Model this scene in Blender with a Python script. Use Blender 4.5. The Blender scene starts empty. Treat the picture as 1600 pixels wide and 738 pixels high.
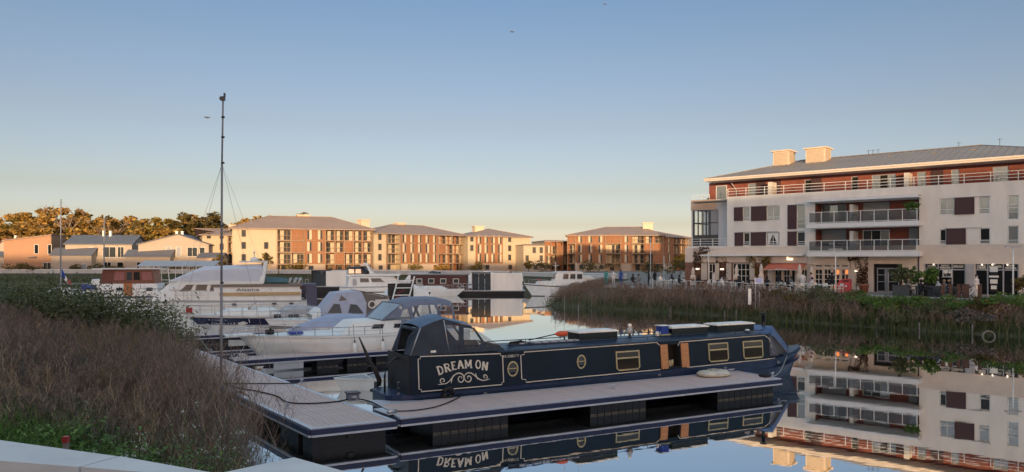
import bpy, math, random
import numpy as np
from mathutils import Vector, Matrix

SC = bpy.context.scene
COL = SC.collection
PI = math.pi

# ------------------------------------------------------------------ camera
F_PX, EYE, HOR = 1180.0, 4.9, 406.0
cam_d = bpy.data.cameras.new("camera")
cam = bpy.data.objects.new("camera", cam_d)
COL.objects.link(cam)
cam.location = (0, 0, EYE)
cam.rotation_euler = (PI / 2, 0, 0)
cam_d.sensor_width = 36.0
cam_d.lens = 36.0 * F_PX / 1600.0
cam_d.shift_y = (HOR - 369.0) / 1600.0
cam_d.clip_start = 0.05
cam_d.clip_end = 20000
SC.camera = cam

# ------------------------------------------------------------------ sky and sun
SUN_EL = math.radians(3.7)
SUN_AZ = (0.09, -1.0)            # horizontal direction towards the sun (behind the viewer)
w = bpy.data.worlds.new("World")
SC.world = w
w.use_nodes = True
nt = w.node_tree
nt.nodes.clear()
out = nt.nodes.new("ShaderNodeOutputWorld")
bg = nt.nodes.new("ShaderNodeBackground")
sky = nt.nodes.new("ShaderNodeTexSky")
sky.sky_type = 'NISHITA'
sky.sun_disc = False
sky.sun_elevation = SUN_EL
sky.sun_rotation = math.atan2(SUN_AZ[0], SUN_AZ[1])
sky.air_density = 1.0
sky.dust_density = 1.5
sky.ozone_density = 2.0
# evening tint of the whole dome by height above the horizon, the same all the way round
tc = nt.nodes.new("ShaderNodeTexCoord")
sep = nt.nodes.new("ShaderNodeSeparateXYZ")
nt.links.new(tc.outputs["Generated"], sep.inputs[0])
rmp = nt.nodes.new("ShaderNodeValToRGB")
nt.links.new(sep.outputs["Z"], rmp.inputs[0])
SKY_STOPS = [(0.0, (3.98, 4.462, 8.8)), (0.022, (1.898, 2.198, 5.169)), (0.045, (1.227, 1.246, 2.153)), (0.089, (1.004, 0.865, 1.089)), (0.172, (0.935, 0.738, 0.81)), (0.251, (0.863, 0.712, 0.774)), (0.325, (0.76, 0.696, 0.77)), (0.6, (2.9, 2.05, 1.6)), (0.8, (4.7, 3.2, 2.4)), (1.0, (6.8, 4.7, 3.4))]
cr = rmp.color_ramp
while len(cr.elements) < len(SKY_STOPS):
    cr.elements.new(0.5)
for e, (p, c) in zip(cr.elements, SKY_STOPS):
    e.position = p
    e.color = (c[0] / 9, c[1] / 9, c[2] / 9, 1)
mixn = nt.nodes.new("ShaderNodeMix")
mixn.data_type = 'RGBA'
mixn.blend_type = 'MULTIPLY'
mixn.clamp_result = False
mixn.inputs["Factor"].default_value = 1.0
nt.links.new(sky.outputs[0], mixn.inputs["A"])
sc_ = nt.nodes.new("ShaderNodeMix")                      # ramp colours are clipped at 1: stored as ninths, restored here
sc_.data_type = 'RGBA'
sc_.blend_type = 'MULTIPLY'
sc_.inputs["Factor"].default_value = 1.0
sc_.inputs["B"].default_value = (9.0, 9.0, 9.0, 1)
nt.links.new(rmp.outputs[0], sc_.inputs["A"])
nt.links.new(sc_.outputs["Result"], mixn.inputs["B"])
nt.links.new(mixn.outputs["Result"], bg.inputs[0])
bg.inputs[1].default_value = 0.14
nt.links.new(bg.outputs[0], out.inputs[0])

sl = bpy.data.lights.new("sun", 'SUN')
sl.energy = 2.0
sl.angle = math.radians(0.5)
sl.color = (1.0, 0.69, 0.40)
sun = bpy.data.objects.new("sun", sl)
COL.objects.link(sun)
_h = math.hypot(*SUN_AZ)
sdir = Vector((SUN_AZ[0] / _h * math.cos(SUN_EL), SUN_AZ[1] / _h * math.cos(SUN_EL), math.sin(SUN_EL)))
sun.rotation_euler = sdir.to_track_quat('Z', 'Y').to_euler()

vs = SC.view_settings
vs.view_transform = 'Standard'
vs.look = 'None'
vs.exposure = 1.3
vs.gamma = 1.0
vs.use_curve_mapping = False
SC.render.film_transparent = False

# ------------------------------------------------------------------ helpers
def PX(px, d):
    return (px - 800.0) / F_PX * d
def PZ(py, d):
    return EYE - (py - HOR) / F_PX * d
def at(px, py, d):
    return (PX(px, d), d, PZ(py, d))
def gnd(px, py, z=0.0):
    d = F_PX * (EYE - z) / (py - HOR)
    return (PX(px, d), d, z)

class MB:
    """collects polygons with material slots; build() links ONE mesh object"""
    def __init__(s):
        s.v = []; s.f = []; s.m = []; s.cur = 0; s.sm = []; s.smooth = False
    def add(s, vs_, fs, m=None):
        o = len(s.v)
        s.v.extend([tuple(p) for p in vs_])
        mm = s.cur if m is None else m
        for f in fs:
            s.f.append(tuple(i + o for i in f)); s.m.append(mm); s.sm.append(s.smooth)
        return s
    def box(s, x0, x1, y0, y1, z0, z1, m=None):
        v = [(x0, y0, z0), (x1, y0, z0), (x1, y1, z0), (x0, y1, z0), (x0, y0, z1), (x1, y0, z1), (x1, y1, z1), (x0, y1, z1)]
        return s.add(v, [(0, 3, 2, 1), (4, 5, 6, 7), (0, 1, 5, 4), (1, 2, 6, 5), (2, 3, 7, 6), (3, 0, 4, 7)], m)
    def poly(s, pts, m=None):
        return s.add(pts, [tuple(range(len(pts)))], m)
    def slab(s, pts, off, m=None):
        """closed prism: polygon pts extruded by the vector off"""
        n = len(pts)
        q = [(p[0] + off[0], p[1] + off[1], p[2] + off[2]) for p in pts]
        fs = [tuple(range(n - 1, -1, -1)), tuple(range(n, 2 * n))]
        fs += [(i, (i + 1) % n, n + (i + 1) % n, n + i) for i in range(n)]
        return s.add(list(pts) + q, fs, m)
    def bar(s, a, b, wx, wy=None, m=None, up=(0, 0, 1)):
        a = Vector(a); b = Vector(b); wy = wx if wy is None else wy
        d = (b - a).normalized(); u = Vector(up)
        if abs(d.dot(u)) > .98: u = Vector((1, 0, 0))
        x = d.cross(u).normalized() * wx / 2; y = x.cross(d).normalized() * wy / 2
        v = [a - x - y, a + x - y, a + x + y, a - x + y, b - x - y, b + x - y, b + x + y, b - x + y]
        return s.add(v, [(0, 1, 2, 3), (7, 6, 5, 4), (0, 4, 5, 1), (1, 5, 6, 2), (2, 6, 7, 3), (3, 7, 4, 0)], m)
    def tube(s, pts, r, n=6, m=None, cap=True):
        pts = [Vector(p) for p in pts]
        rr = r if isinstance(r, (list, tuple)) else [r] * len(pts)
        rings = []
        for i, p in enumerate(pts):
            d = (pts[min(i + 1, len(pts) - 1)] - pts[max(i - 1, 0)])
            if d.length < 1e-9: d = Vector((0, 0, 1))
            d.normalize()
            u = Vector((0, 0, 1)) if abs(d.z) < .95 else Vector((1, 0, 0))
            x = d.cross(u).normalized(); y = x.cross(d).normalized()
            rings.append([p + (x * math.cos(2 * PI * k / n) + y * math.sin(2 * PI * k / n)) * rr[i] for k in range(n)])
        sv = s.smooth; s.smooth = n > 5
        s.loft(rings, True, cap, m)
        s.smooth = sv
        return s
    def loft(s, rings, closed=True, cap=True, m=None):
        n = len(rings[0]); o = []
        for r in rings: o += list(r)
        fs = []
        for i in range(len(rings) - 1):
            for k in range(n if closed else n - 1):
                k2 = (k + 1) % n
                fs.append((i * n + k, i * n + k2, (i + 1) * n + k2, (i + 1) * n + k))
        if cap and closed:
            fs.append(tuple(range(n - 1, -1, -1)))
            b = (len(rings) - 1) * n
            fs.append(tuple(range(b, b + n)))
        return s.add(o, fs, m)
    def lathe(s, prof, c=(0, 0, 0), n=12, m=None):
        rings = [[(c[0] + r * math.cos(2 * PI * k / n), c[1] + r * math.sin(2 * PI * k / n), c[2] + z) for k in range(n)] for r, z in prof]
        sv = s.smooth; s.smooth = True
        s.loft(rings, True, True, m)
        s.smooth = sv
        return s
    def ring(s, c, r0, r1, y0, y1, n=24, m=None, sx=1.0, sz=1.0):
        """flat annulus standing in the x-z plane between depths y0 and y1"""
        prof = [(r0, y0), (r1, y0), (r1, y1), (r0, y1)]
        v = []
        for k in range(n):
            a = 2 * PI * k / n
            for r, y in prof:
                v.append((c[0] + r * sx * math.cos(a), y, c[2] + r * sz * math.sin(a)))
        fs = []
        for k in range(n):
            k2 = (k + 1) % n
            for j in range(4):
                j2 = (j + 1) % 4
                fs.append((k * 4 + j, k * 4 + j2, k2 * 4 + j2, k2 * 4 + j))
        return s.add(v, fs, m)
    def frame(s, x0, x1, z0, z1, t, y0, y1, m=None):
        s.box(x0, x0 + t, y0, y1, z0, z1, m); s.box(x1 - t, x1, y0, y1, z0, z1, m)
        s.box(x0 + t, x1 - t, y0, y1, z0, z0 + t, m); s.box(x0 + t, x1 - t, y0, y1, z1 - t, z1, m)
        return s
    def build(s, name, mats, parent=None, loc=(0, 0, 0), rz=0.0, **props):
        me = bpy.data.meshes.new(name)
        me.from_pydata(s.v, [], s.f)
        if not isinstance(mats, (list, tuple)): mats = [mats]
        for m in mats: me.materials.append(m)
        if len(mats) > 1: me.polygons.foreach_set("material_index", s.m)
        if any(s.sm): me.polygons.foreach_set("use_smooth", s.sm)
        me.update()
        return link(name, me, parent, loc, rz, **props)

def link(name, me, parent=None, loc=(0, 0, 0), rz=0.0, **props):
    o = bpy.data.objects.new(name, me)
    COL.objects.link(o)
    if parent is not None: o.parent = parent
    o.location = loc
    o.rotation_euler = (0, 0, rz)
    for k, v in props.items(): o[k] = v
    return o

def thing(name, label, cat, loc=(0, 0, 0), rz=0.0, group=None):
    o = link(name, None, None, loc, rz, label=label, category=cat)
    if group: o['group'] = group
    return o

def tag(o, label, cat, group=None):
    o['label'] = label; o['category'] = cat
    if group: o['group'] = group
    return o

CH = {}
def dup(o, loc=None, rz=None, label=None, parent=None, scale=None, kids=None):
    c = o.copy()
    COL.objects.link(c)
    if parent is not None:
        c.parent = parent
        c.matrix_parent_inverse = o.matrix_parent_inverse.copy()
    if loc is not None: c.location = loc
    if rz is not None: c.rotation_euler = (0, 0, rz)
    if scale is not None: c.scale = scale if isinstance(scale, tuple) else (scale,) * 3
    if label: c['label'] = label
    for ch in (kids_of(o)): dup(ch, parent=c)
    return c
def kids_of(o):
    if o.name not in CH: CH[o.name] = list(o.children)
    return CH[o.name]

# ------------------------------------------------------------------ materials
def mat(name, col, rough=.6, var=.0, vscale=3.0, bump=0.0, bscale=None, metal=0.0, spec=.5, col2=None, stretch=(1, 1, 1), emit=0, island=0.0, trans=0.0):
    m = bpy.data.materials.new(name)
    m.use_nodes = True
    t = m.node_tree; N = t.nodes; Lk = t.links
    p = N["Principled BSDF"]
    p.inputs["Base Color"].default_value = (*col, 1)
    p.inputs["Roughness"].default_value = rough
    p.inputs["Metallic"].default_value = metal
    p.inputs["Specular IOR Level"].default_value = spec
    if emit:
        p.inputs["Emission Color"].default_value = (*col, 1)
        p.inputs["Emission Strength"].default_value = emit
    src = None
    if var or col2 or bump:
        co = N.new("ShaderNodeTexCoord"); mp = N.new("ShaderNodeMapping")
        mp.inputs["Scale"].default_value = stretch
        Lk.new(co.outputs["Object"], mp.inputs[0])
        nz = N.new("ShaderNodeTexNoise"); nz.inputs["Scale"].default_value = vscale
        nz.inputs["Detail"].default_value = 6; nz.inputs["Roughness"].default_value = .65
        Lk.new(mp.outputs[0], nz.inputs["Vector"])
        if var or col2:
            r = N.new("ShaderNodeValToRGB")
            c2 = col2 if col2 else tuple(max(0, c * (1 - var)) for c in col)
            c1 = col if col2 else tuple(min(1, c * (1 + var * .6)) for c in col)
            r.color_ramp.elements[0].position = .33; r.color_ramp.elements[0].color = (*c2, 1)
            r.color_ramp.elements[1].position = .67; r.color_ramp.elements[1].color = (*c1, 1)
            Lk.new(nz.outputs["Fac"], r.inputs[0]); src = r.outputs[0]
        if bump:
            nb = N.new("ShaderNodeTexNoise"); nb.inputs["Scale"].default_value = bscale or vscale * 4
            nb.inputs["Detail"].default_value = 4
            Lk.new(mp.outputs[0], nb.inputs["Vector"])
            b = N.new("ShaderNodeBump"); b.inputs["Strength"].default_value = bump; b.inputs["Distance"].default_value = .02
            Lk.new(nb.outputs["Fac"], b.inputs["Height"]); Lk.new(b.outputs[0], p.inputs["Normal"])
    if island:
        g = N.new("ShaderNodeNewGeometry")
        h = N.new("ShaderNodeHueSaturation")
        mr = N.new("ShaderNodeMapRange")
        mr.inputs["To Min"].default_value = 1 - island; mr.inputs["To Max"].default_value = 1 + island
        Lk.new(g.outputs["Random Per Island"], mr.inputs["Value"])
        Lk.new(mr.outputs[0], h.inputs["Value"])
        if src: Lk.new(src, h.inputs["Color"])
        else: h.inputs["Color"].default_value = (*col, 1)
        src = h.outputs[0]
    if src: Lk.new(src, p.inputs["Base Color"])
    if trans:
        tr = N.new("ShaderNodeBsdfTransparent"); mx = N.new("ShaderNodeMixShader")
        mx.inputs[0].default_value = trans
        Lk.new(p.outputs[0], mx.inputs[1]); Lk.new(tr.outputs[0], mx.inputs[2])
        Lk.new(mx.outputs[0], N["Material Output"].inputs[0])
    return m

def leafmat(name, stops, trans=.25, rough=.6):
    """foliage: colour differs leaf by leaf (random per island), a little light passes through"""
    m = bpy.data.materials.new(name); m.use_nodes = True
    t = m.node_tree; N = t.nodes; Lk = t.links
    p = N["Principled BSDF"]; p.inputs["Roughness"].default_value = rough; p.inputs["Specular IOR Level"].default_value = .2
    g = N.new("ShaderNodeNewGeometry"); r = N.new("ShaderNodeValToRGB")
    c = r.color_ramp
    while len(c.elements) < len(stops): c.elements.new(.5)
    for e, (q, k) in zip(c.elements, stops): e.position = q; e.color = (*k, 1)
    Lk.new(g.outputs["Random Per Island"], r.inputs[0]); Lk.new(r.outputs[0], p.inputs["Base Color"])
    tr = N.new("ShaderNodeBsdfTranslucent"); Lk.new(r.outputs[0], tr.inputs[0])
    mx = N.new("ShaderNodeMixShader"); mx.inputs[0].default_value = trans
    Lk.new(p.outputs[0], mx.inputs[1]); Lk.new(tr.outputs[0], mx.inputs[2]); Lk.new(mx.outputs[0], N["Material Output"].inputs[0])
    return m

def watermat():
    m = bpy.data.materials.new("harbour_water"); m.use_nodes = True
    t = m.node_tree; N = t.nodes; Lk = t.links
    N.remove(N["Principled BSDF"])
    gl = N.new("ShaderNodeBsdfGlossy"); gl.inputs["Roughness"].default_value = .015; gl.inputs["Color"].default_value = (.92, .94, .95, 1)
    df = N.new("ShaderNodeBsdfDiffuse"); df.inputs["Color"].default_value = (.012, .016, .012, 1)
    fr = N.new("ShaderNodeFresnel"); fr.inputs["IOR"].default_value = 1.6
    mr = N.new("ShaderNodeMapRange"); mr.inputs["To Min"].default_value = .78; mr.inputs["To Max"].default_value = 1.0
    Lk.new(fr.outputs[0], mr.inputs[0])
    co = N.new("ShaderNodeTexCoord"); mp = N.new("ShaderNodeMapping"); mp.inputs["Scale"].default_value = (.35, 1.0, 1)
    Lk.new(co.outputs["Object"], mp.inputs[0])
    n1 = N.new("ShaderNodeTexNoise"); n1.inputs["Scale"].default_value = 1.4; n1.inputs["Detail"].default_value = 3
    n2 = N.new("ShaderNodeTexNoise"); n2.inputs["Scale"].default_value = .09; n2.inputs["Detail"].default_value = 2
    Lk.new(mp.outputs[0], n1.inputs["Vector"]); Lk.new(mp.outputs[0], n2.inputs["Vector"])
    rp = N.new("ShaderNodeMapRange"); rp.inputs["From Min"].default_value = .42; rp.inputs["From Max"].default_value = .68
    rp.inputs["To Min"].default_value = .25; rp.inputs["To Max"].default_value = 1.0
    Lk.new(n2.outputs["Fac"], rp.inputs[0])
    sx = N.new("ShaderNodeSeparateXYZ"); Lk.new(co.outputs["Object"], sx.inputs[0])
    ry = N.new("ShaderNodeMapRange"); ry.interpolation_type = 'SMOOTHSTEP'; ry.inputs["From Min"].default_value = 30; ry.inputs["From Max"].default_value = 62
    ry.inputs["To Min"].default_value = 1.0; ry.inputs["To Max"].default_value = .45
    Lk.new(sx.outputs["Y"], ry.inputs[0])
    mm = N.new("ShaderNodeMath"); mm.operation = 'MULTIPLY'; Lk.new(rp.outputs[0], mm.inputs[0]); Lk.new(ry.outputs[0], mm.inputs[1])
    mu = N.new("ShaderNodeMath"); mu.operation = 'MULTIPLY'
    Lk.new(n1.outputs["Fac"], mu.inputs[0]); Lk.new(mm.outputs[0], mu.inputs[1])
    b = N.new("ShaderNodeBump"); b.inputs["Strength"].default_value = .055; b.inputs["Distance"].default_value = .04
    Lk.new(mu.outputs[0], b.inputs["Height"])
    Lk.new(b.outputs[0], gl.inputs["Normal"]); Lk.new(b.outputs[0], fr.inputs["Normal"])
    mx = N.new("ShaderNodeMixShader")
    Lk.new(mr.outputs[0], mx.inputs[0]); Lk.new(df.outputs[0], mx.inputs[1]); Lk.new(gl.outputs[0], mx.inputs[2])
    Lk.new(mx.outputs[0], N["Material Output"].inputs[0])
    return m

M = {}
M['water'] = watermat()
M['hullwhite'] = mat("white_gelcoat", (.78, .81, .77), .35, .10, 1.2)
M['white'] = mat("white_paint", (.80, .82, .78), .45, .06, 2)
M['offwhite'] = mat("ivory_trim", (.74, .70, .62), .5, .1, 2)
M['cream_line'] = mat("cream_coach_line", (.66, .62, .52), .5, .08, 5)
M['grey'] = mat("grey_paint", (.25, .25, .26), .5, .1, 2)
M['lightgrey'] = mat("light_grey", (.42, .43, .44), .5, .1, 2)
M['darkgrey'] = mat("dark_grey", (.06, .062, .068), .5, .15, 3)
M['black'] = mat("black_paint", (.010, .011, .013), .38, .2, 3)
M['rubber'] = mat("black_rubber", (.012, .012, .013), .7)
M['float'] = mat("black_plastic_float", (.005, .006, .011), .45, .25, 4, .15, 8)
M['scum'] = mat("dried_waterline_scum", (.11, .10, .075), .8, .4, 5)
M['steel'] = mat("brushed_steel", (.45, .46, .47), .3, .1, 4, metal=.85)
M['alu'] = mat("anodised_aluminium", (.55, .56, .60), .42, .10, 3, metal=.35)
M['navyfender'] = mat("navy_vinyl_bumper", (.012, .020, .065), .35, .15, 3)
M['plank'] = mat("composite_deck", (.57, .445, .405), .75, .22, 2.2, .3, 40, stretch=(1, 5, 1), island=.06)
M['deckbase'] = mat("deck_subframe", (.05, .042, .045), .8)
M['nb_hull'] = mat("narrowboat_hull_blue", (.014, .033, .082), .36, .25, 1.5, .05, 3)
M['nb_cabin'] = mat("narrowboat_cabin_navy", (.004, .014, .030), .34, .3, .9, .05, 2.5, spec=.3)
M['nb_roof'] = mat("narrowboat_roof_blue", (.020, .045, .085), .4, .2, 1.5)
M['nb_green'] = mat("locker_dark_green", (.008, .016, .016), .4, .2, 3)
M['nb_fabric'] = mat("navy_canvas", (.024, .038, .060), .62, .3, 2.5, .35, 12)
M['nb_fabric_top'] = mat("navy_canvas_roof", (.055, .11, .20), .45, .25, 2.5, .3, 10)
M['bluecover'] = mat("blue_tarpaulin", (.055, .115, .26), .42, .2, 3, .3, 8)
M['brass'] = mat("brass_frame", (.55, .47, .28), .35, .1, 6, metal=.5)
M['wood'] = mat("varnished_oak", (.50, .24, .10), .45, .25, 6, stretch=(1, 1, 8))
M['darkglass'] = mat("dark_window_glass", (.014, .016, .018), .08, spec=.45)
M['glass'] = mat("window_glass", (.05, .058, .062), .08, spec=.55)
M['paleglass'] = mat("pale_reflecting_glass", (.42, .43, .41), .07, .25, .35, metal=.6, spec=1.0)
M['clearpvc'] = mat("clear_vinyl_window", (.30, .30, .30), .08, spec=.8, trans=.72)
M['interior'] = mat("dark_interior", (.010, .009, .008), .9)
M['orange'] = mat("orange_red_plastic", (.62, .10, .035), .45, .1, 5)
M['blue'] = mat("blue_plastic", (.02, .06, .36), .45, .1, 4)
M['yellowgreen'] = mat("pale_lime_board", (.36, .36, .16), .6, .2, 5)
M['rope'] = mat("dark_rope", (.014, .011, .012), .8)
M['paleline'] = mat("pale_rope", (.4, .38, .33), .8, .2, 20)
M['greycanvas'] = mat("grey_blue_canvas", (.16, .19, .26), .6, .18, 2, .3, 9)
M['palecanvas'] = mat('pale_white_canvas', (.58, .63, .70), .55, .08, 1.5, .2, 6)
M['seethru'] = mat('clear_glazing', (.5, .5, .5), .05, spec=.8, trans=.86)
M['bluecanvas'] = mat("pale_blue_cover", (.33, .40, .56), .5, .12, 1.6, .25, 6)
M['lilaccanvas'] = mat("lilac_grey_canvas", (.42, .47, .58), .6, .12, 2, .25, 8)
M['browncanvas'] = mat("brown_grey_canvas", (.17, .14, .12), .7, .15, 2, .25, 8)
M['purplecanvas'] = mat("slate_purple_canvas", (.095, .095, .14), .65, .18, 2, .25, 8)
M['greencanvas'] = mat("teal_canvas", (.02, .085, .08), .6, .2, 3)
M['navy'] = mat("navy_paint", (.007, .012, .055), .3, .15, 1)
M['tan'] = mat("tan_stripe", (.52, .35, .17), .5, .1, 3)
M['teak'] = mat("teak_capping", (.21, .165, .13), .6, .2, 6, stretch=(8, 1, 1))
M['maroon'] = mat("maroon_paint", (.060, .016, .020), .45, .2, 2)
M['red'] = mat("red_plastic", (.36, .03, .025), .45, .1, 4)
M['mahog'] = mat("mahogany_boards", (.17, .055, .035), .4, .3, 3, stretch=(6, 1, .5))
M['doororange'] = mat("orange_wood_door", (.42, .14, .045), .45, .2, 4)
M['curtain'] = mat("red_curtain", (.33, .13, .12), .8, .3, 6, stretch=(8, 1, .3))
M['creamvinyl'] = mat('cream_vinyl', (.55, .52, .42), .5, .25, 4, .2, 14)
# buildings
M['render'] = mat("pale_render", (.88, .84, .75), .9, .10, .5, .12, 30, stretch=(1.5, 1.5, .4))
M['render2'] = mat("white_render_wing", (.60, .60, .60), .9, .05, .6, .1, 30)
M['peach'] = mat("peach_render", (.62, .47, .36), .9, .06, .7)
M['sand'] = mat("sand_render", (.76, .66, .55), .92, .10, .7, .15, 30)
M['roofzinc'] = mat("standing_seam_zinc", (.24, .215, .19), .55, .12, .5)
M['fascia'] = mat("cream_fascia", (.74, .64, .52), .6, .05, 1)
M['redwall'] = mat("brick_red_cladding", (.27, .082, .055), .8, .2, 1.2, .1, 10)
M['shutter'] = mat("oxblood_shutter", (.075, .034, .036), .6, .1, 2)
M['chimney'] = mat("cream_chimney_render", (.72, .58, .42), .85, .08, 1)
M['louvre'] = mat("chimney_louvre", (.52, .40, .27), .8, .1, 2)
M['blind'] = mat("grey_roller_blind", (.33, .34, .34), .7, .08, 2)
M['slabwhite'] = mat("white_concrete_slab", (.82, .83, .81), .7, .06, 1)
M['glassbal'] = mat("balustrade_glass", (.08, .09, .10), .08, spec=.8, trans=.5)
M['brick'] = mat("old_brick_wall", (.27, .14, .095), .9, .35, 3, .2, 14, col2=(.17, .085, .06))
M['woodclad'] = mat("larch_cladding", (.33, .145, .066), .8, .22, .9, stretch=(6, 6, .5))
M['woodclad2'] = mat("larch_cladding_pale", (.40, .165, .072), .8, .2, .9, stretch=(6, 6, .5))
M['farcream'] = mat("cream_render", (.56, .46, .315), .9, .06, .5)
M['farbase'] = mat("stone_plinth", (.50, .40, .30), .9, .1, .5)
M['farroof'] = mat("brown_zinc_roof", (.33, .235, .175), .6, .1, .3)
M['farframe'] = mat("grey_wood_post", (.33, .215, .135), .8, .1, .5)
M['farshutter'] = mat("cream_shutter", (.60, .50, .35), .7, .05, 1)
M['peachhouse'] = mat("salmon_render", (.46, .26, .15), .9, .05, .5)
M['creamhouse'] = mat("pale_house_render", (.46, .385, .30), .9, .05, .5)
M['slate'] = mat("slate_roof", (.13, .135, .15), .6, .12, .8)
M['redtile'] = mat("red_tile_roof", (.36, .15, .09), .8, .2, 2)
M['quaywall'] = mat("pale_quay_wall", (.55, .54, .51), .85, .12, .6)
M['paving'] = mat("pale_paving", (.24, .225, .205), .95, .15, .8, spec=.05)
M['grass'] = mat("rough_grass", (.055, .070, .028), .95, .45, .6, .6, 4, col2=(.09, .075, .045))
M['mud'] = mat("bank_soil", (.050, .045, .030), .95, .4, 1, .6, 4, col2=(.035, .05, .02))
M['concrete'] = mat("weathered_concrete", (.30, .275, .235), .9, .3, 1.6, .3, 20, col2=(.21, .185, .15))
M['coping'] = mat("grey_white_coping", (.60, .61, .60), .75, .14, 2.2, .15, 30)
M['postwood'] = mat("grey_timber_stake", (.22, .19, .16), .9, .3, 5)
M['terracotta'] = mat("terracotta", (.42, .16, .10), .8, .15, 4)
M['awning'] = mat("coral_awning", (.58, .17, .11), .75, .08, 2)
M['cloth_cream'] = mat("cream_parasol_cloth", (.62, .56, .48), .85, .08, 3)
M['redbox'] = mat("coral_red_box", (.55, .075, .085), .5, .08, 3)
M['lamp'] = mat("lit_wall_lamp", (1.0, .86, .66), .5, emit=.75)
M['lampwarm'] = mat("warm_lit_room", (.9, .25, .06), .5, emit=.45)
M['signlit'] = mat("lit_sign", (1.0, .80, .48), .5, emit=.7)
M['bluesign'] = mat("pale_blue_sign", (.35, .42, .72), .5, .05, 3)
M['planter'] = mat("slate_planter", (.075, .085, .09), .7, .2, 3)
M['rust'] = mat("rusty_corten", (.11, .06, .045), .8, .3, 4)
M['signboard'] = mat("black_sign_board", (.012, .012, .013), .5)
M['skin'] = mat("skin", (.42, .25, .18), .6)
M['hair'] = mat("dark_hair", (.025, .016, .011), .7)
M['bark'] = mat("bark", (.13, .09, .06), .9, .3, 4)
M['palebark'] = mat("pale_bark", (.33, .24, .16), .9, .3, 3)
M['leaf_gold'] = leafmat("golden_oak_leaves", [(0, (0.188, 0.122, 0.031)), (.5, (0.375, 0.230, 0.057)), (1, (0.600, 0.364, 0.099))])
M['leaf_olive'] = leafmat("olive_leaves", [(0, (0.115, 0.095, 0.023)), (.5, (0.241, 0.179, 0.046)), (1, (0.414, 0.294, 0.076))])
M['leaf_dark'] = leafmat("dark_leaves", [(0, (.07, .058, .020)), (.5, (.13, .10, .033)), (1, (.21, .155, .05))])
M['leaf_green'] = leafmat("fresh_green_leaves", [(0, (0.047, 0.098, 0.021)), (.5, (0.104, 0.195, 0.043)), (1, (0.189, 0.293, 0.075))])
M['leaf_willow'] = leafmat("grey_green_leaves", [(0, (.060, .075, .032)), (.5, (.110, .135, .060)), (1, (.19, .21, .11))])
M['leaf_red'] = leafmat("autumn_creeper", [(0, (.06, .022, .016)), (.5, (.12, .045, .025)), (1, (.14, .10, .035))])
M['leaf_yellow'] = leafmat("yellow_leaves", [(0, (.26, .15, .015)), (1, (.45, .28, .03))])
M['petal'] = leafmat("white_petals", [(0, (.5, .5, .46)), (1, (.8, .8, .76))])
M['twig'] = leafmat("dry_brown_stems", [(0, (.11, .076, .060)), (.45, (.235, .166, .132)), (.85, (.35, .258, .20)), (1, (.48, .37, .27))], .1, .85)
M['twiggrey'] = leafmat('grey_dry_stems', [(0, (.085, .075, .066)), (.5, (.15, .13, .112)), (1, (.30, .26, .21))], .1, .85)
M['twigstraw'] = leafmat('straw_dry_stems', [(0, (.10, .070, .042)), (.5, (.19, .135, .082)), (1, (.34, .255, .155))], .1, .85)
M['twigpale'] = leafmat("pale_dry_stems", [(0, (0.180, 0.140, 0.093)), (1, (0.432, 0.333, 0.221))], .1, .85)
M['reedgreen'] = leafmat("green_reed_blades", [(0, (0.036, 0.052, 0.018)), (.6, (0.080, 0.110, 0.036)), (1, (0.150, 0.160, 0.063))], .2)
# ------------------------------------------------------------------ ground, water, banks
MB().add([(-9000, -60, 0), (9000, -60, 0), (9000, 9000, 0), (-9000, 9000, 0)], [(0, 1, 2, 3)]).build('water', M['water'], kind='structure')
QZ = 2.0
quay_edge = [(-1500, 166), (-300, 166), (-48, 156), (4.6, 135), (18, 112), (12, 92), (10.0, 82.5), (13.5, 79.2), (18.9, 74.0), (27.2, 61.4), (32.7, 55.0), (38, 49.5), (60, 34), (130, 10)]
water_edge = [(-1500, 160), (-300, 160), (-48, 150.5), (3.0, 130.5), (14.5, 110), (7.5, 93), (3.6, 80.5), (7.2, 76.5), (14.5, 70.6), (24.2, 57), (27.2, 53.0), (32.6, 47.6), (52, 30), (118, 5)]
EDGES = {}
def quay_mesh():
    b = MB()
    pts = [(x, y, QZ) for x, y in quay_edge] + [(9000, 10, QZ), (9000, 9000, QZ), (-9000, 9000, QZ), (-9000, 166, QZ)]
    b.poly(pts)
    o = b.build('ground', M['paving'], kind='structure')
    me = o.data
    import bmesh
    bm = bmesh.new(); bm.from_mesh(me); bmesh.ops.triangulate(bm, faces=bm.faces[:]); bm.to_mesh(me); bm.free()
    return o
quay_mesh()
def bank_mesh():
    b = MB()
    rng = random.Random(3)
    rows = []
    Q = []; W = []
    for i in range(len(quay_edge) - 1):
        q0, q1, w0, w1 = quay_edge[i], quay_edge[i + 1], water_edge[i], water_edge[i + 1]
        n = max(1, min(24, int(math.dist(q0, q1) / 2.5)))
        for k in range(n):
            t = k / n
            Q.append((q0[0] + (q1[0] - q0[0]) * t, q0[1] + (q1[1] - q0[1]) * t))
            W.append((w0[0] + (w1[0] - w0[0]) * t, w0[1] + (w1[1] - w0[1]) * t))
    Q.append(quay_edge[-1]); W.append(water_edge[-1])
    EDGES['Q'] = Q; EDGES['W'] = W
    T = [0.0, 0.03, .25, .5, .75, 1.0, 1.15]
    Zs = [QZ - .006, QZ - .12, 1.55, 1.0, .45, .02, -.5]
    rings = []
    for q, wv in zip(Q, W):
        r = []
        for t, z in zip(T, Zs):
            j = rng.uniform(-.10, .10) if .1 < t < 1 else 0
            r.append((q[0] + (wv[0] - q[0]) * t, q[1] + (wv[1] - q[1]) * t, z + j))
        rings.append(r)
    b.smooth = True
    b.loft(rings, False, False)
    return b.build('bank', M['grass'], kind='structure')
bank_mesh()
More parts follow.
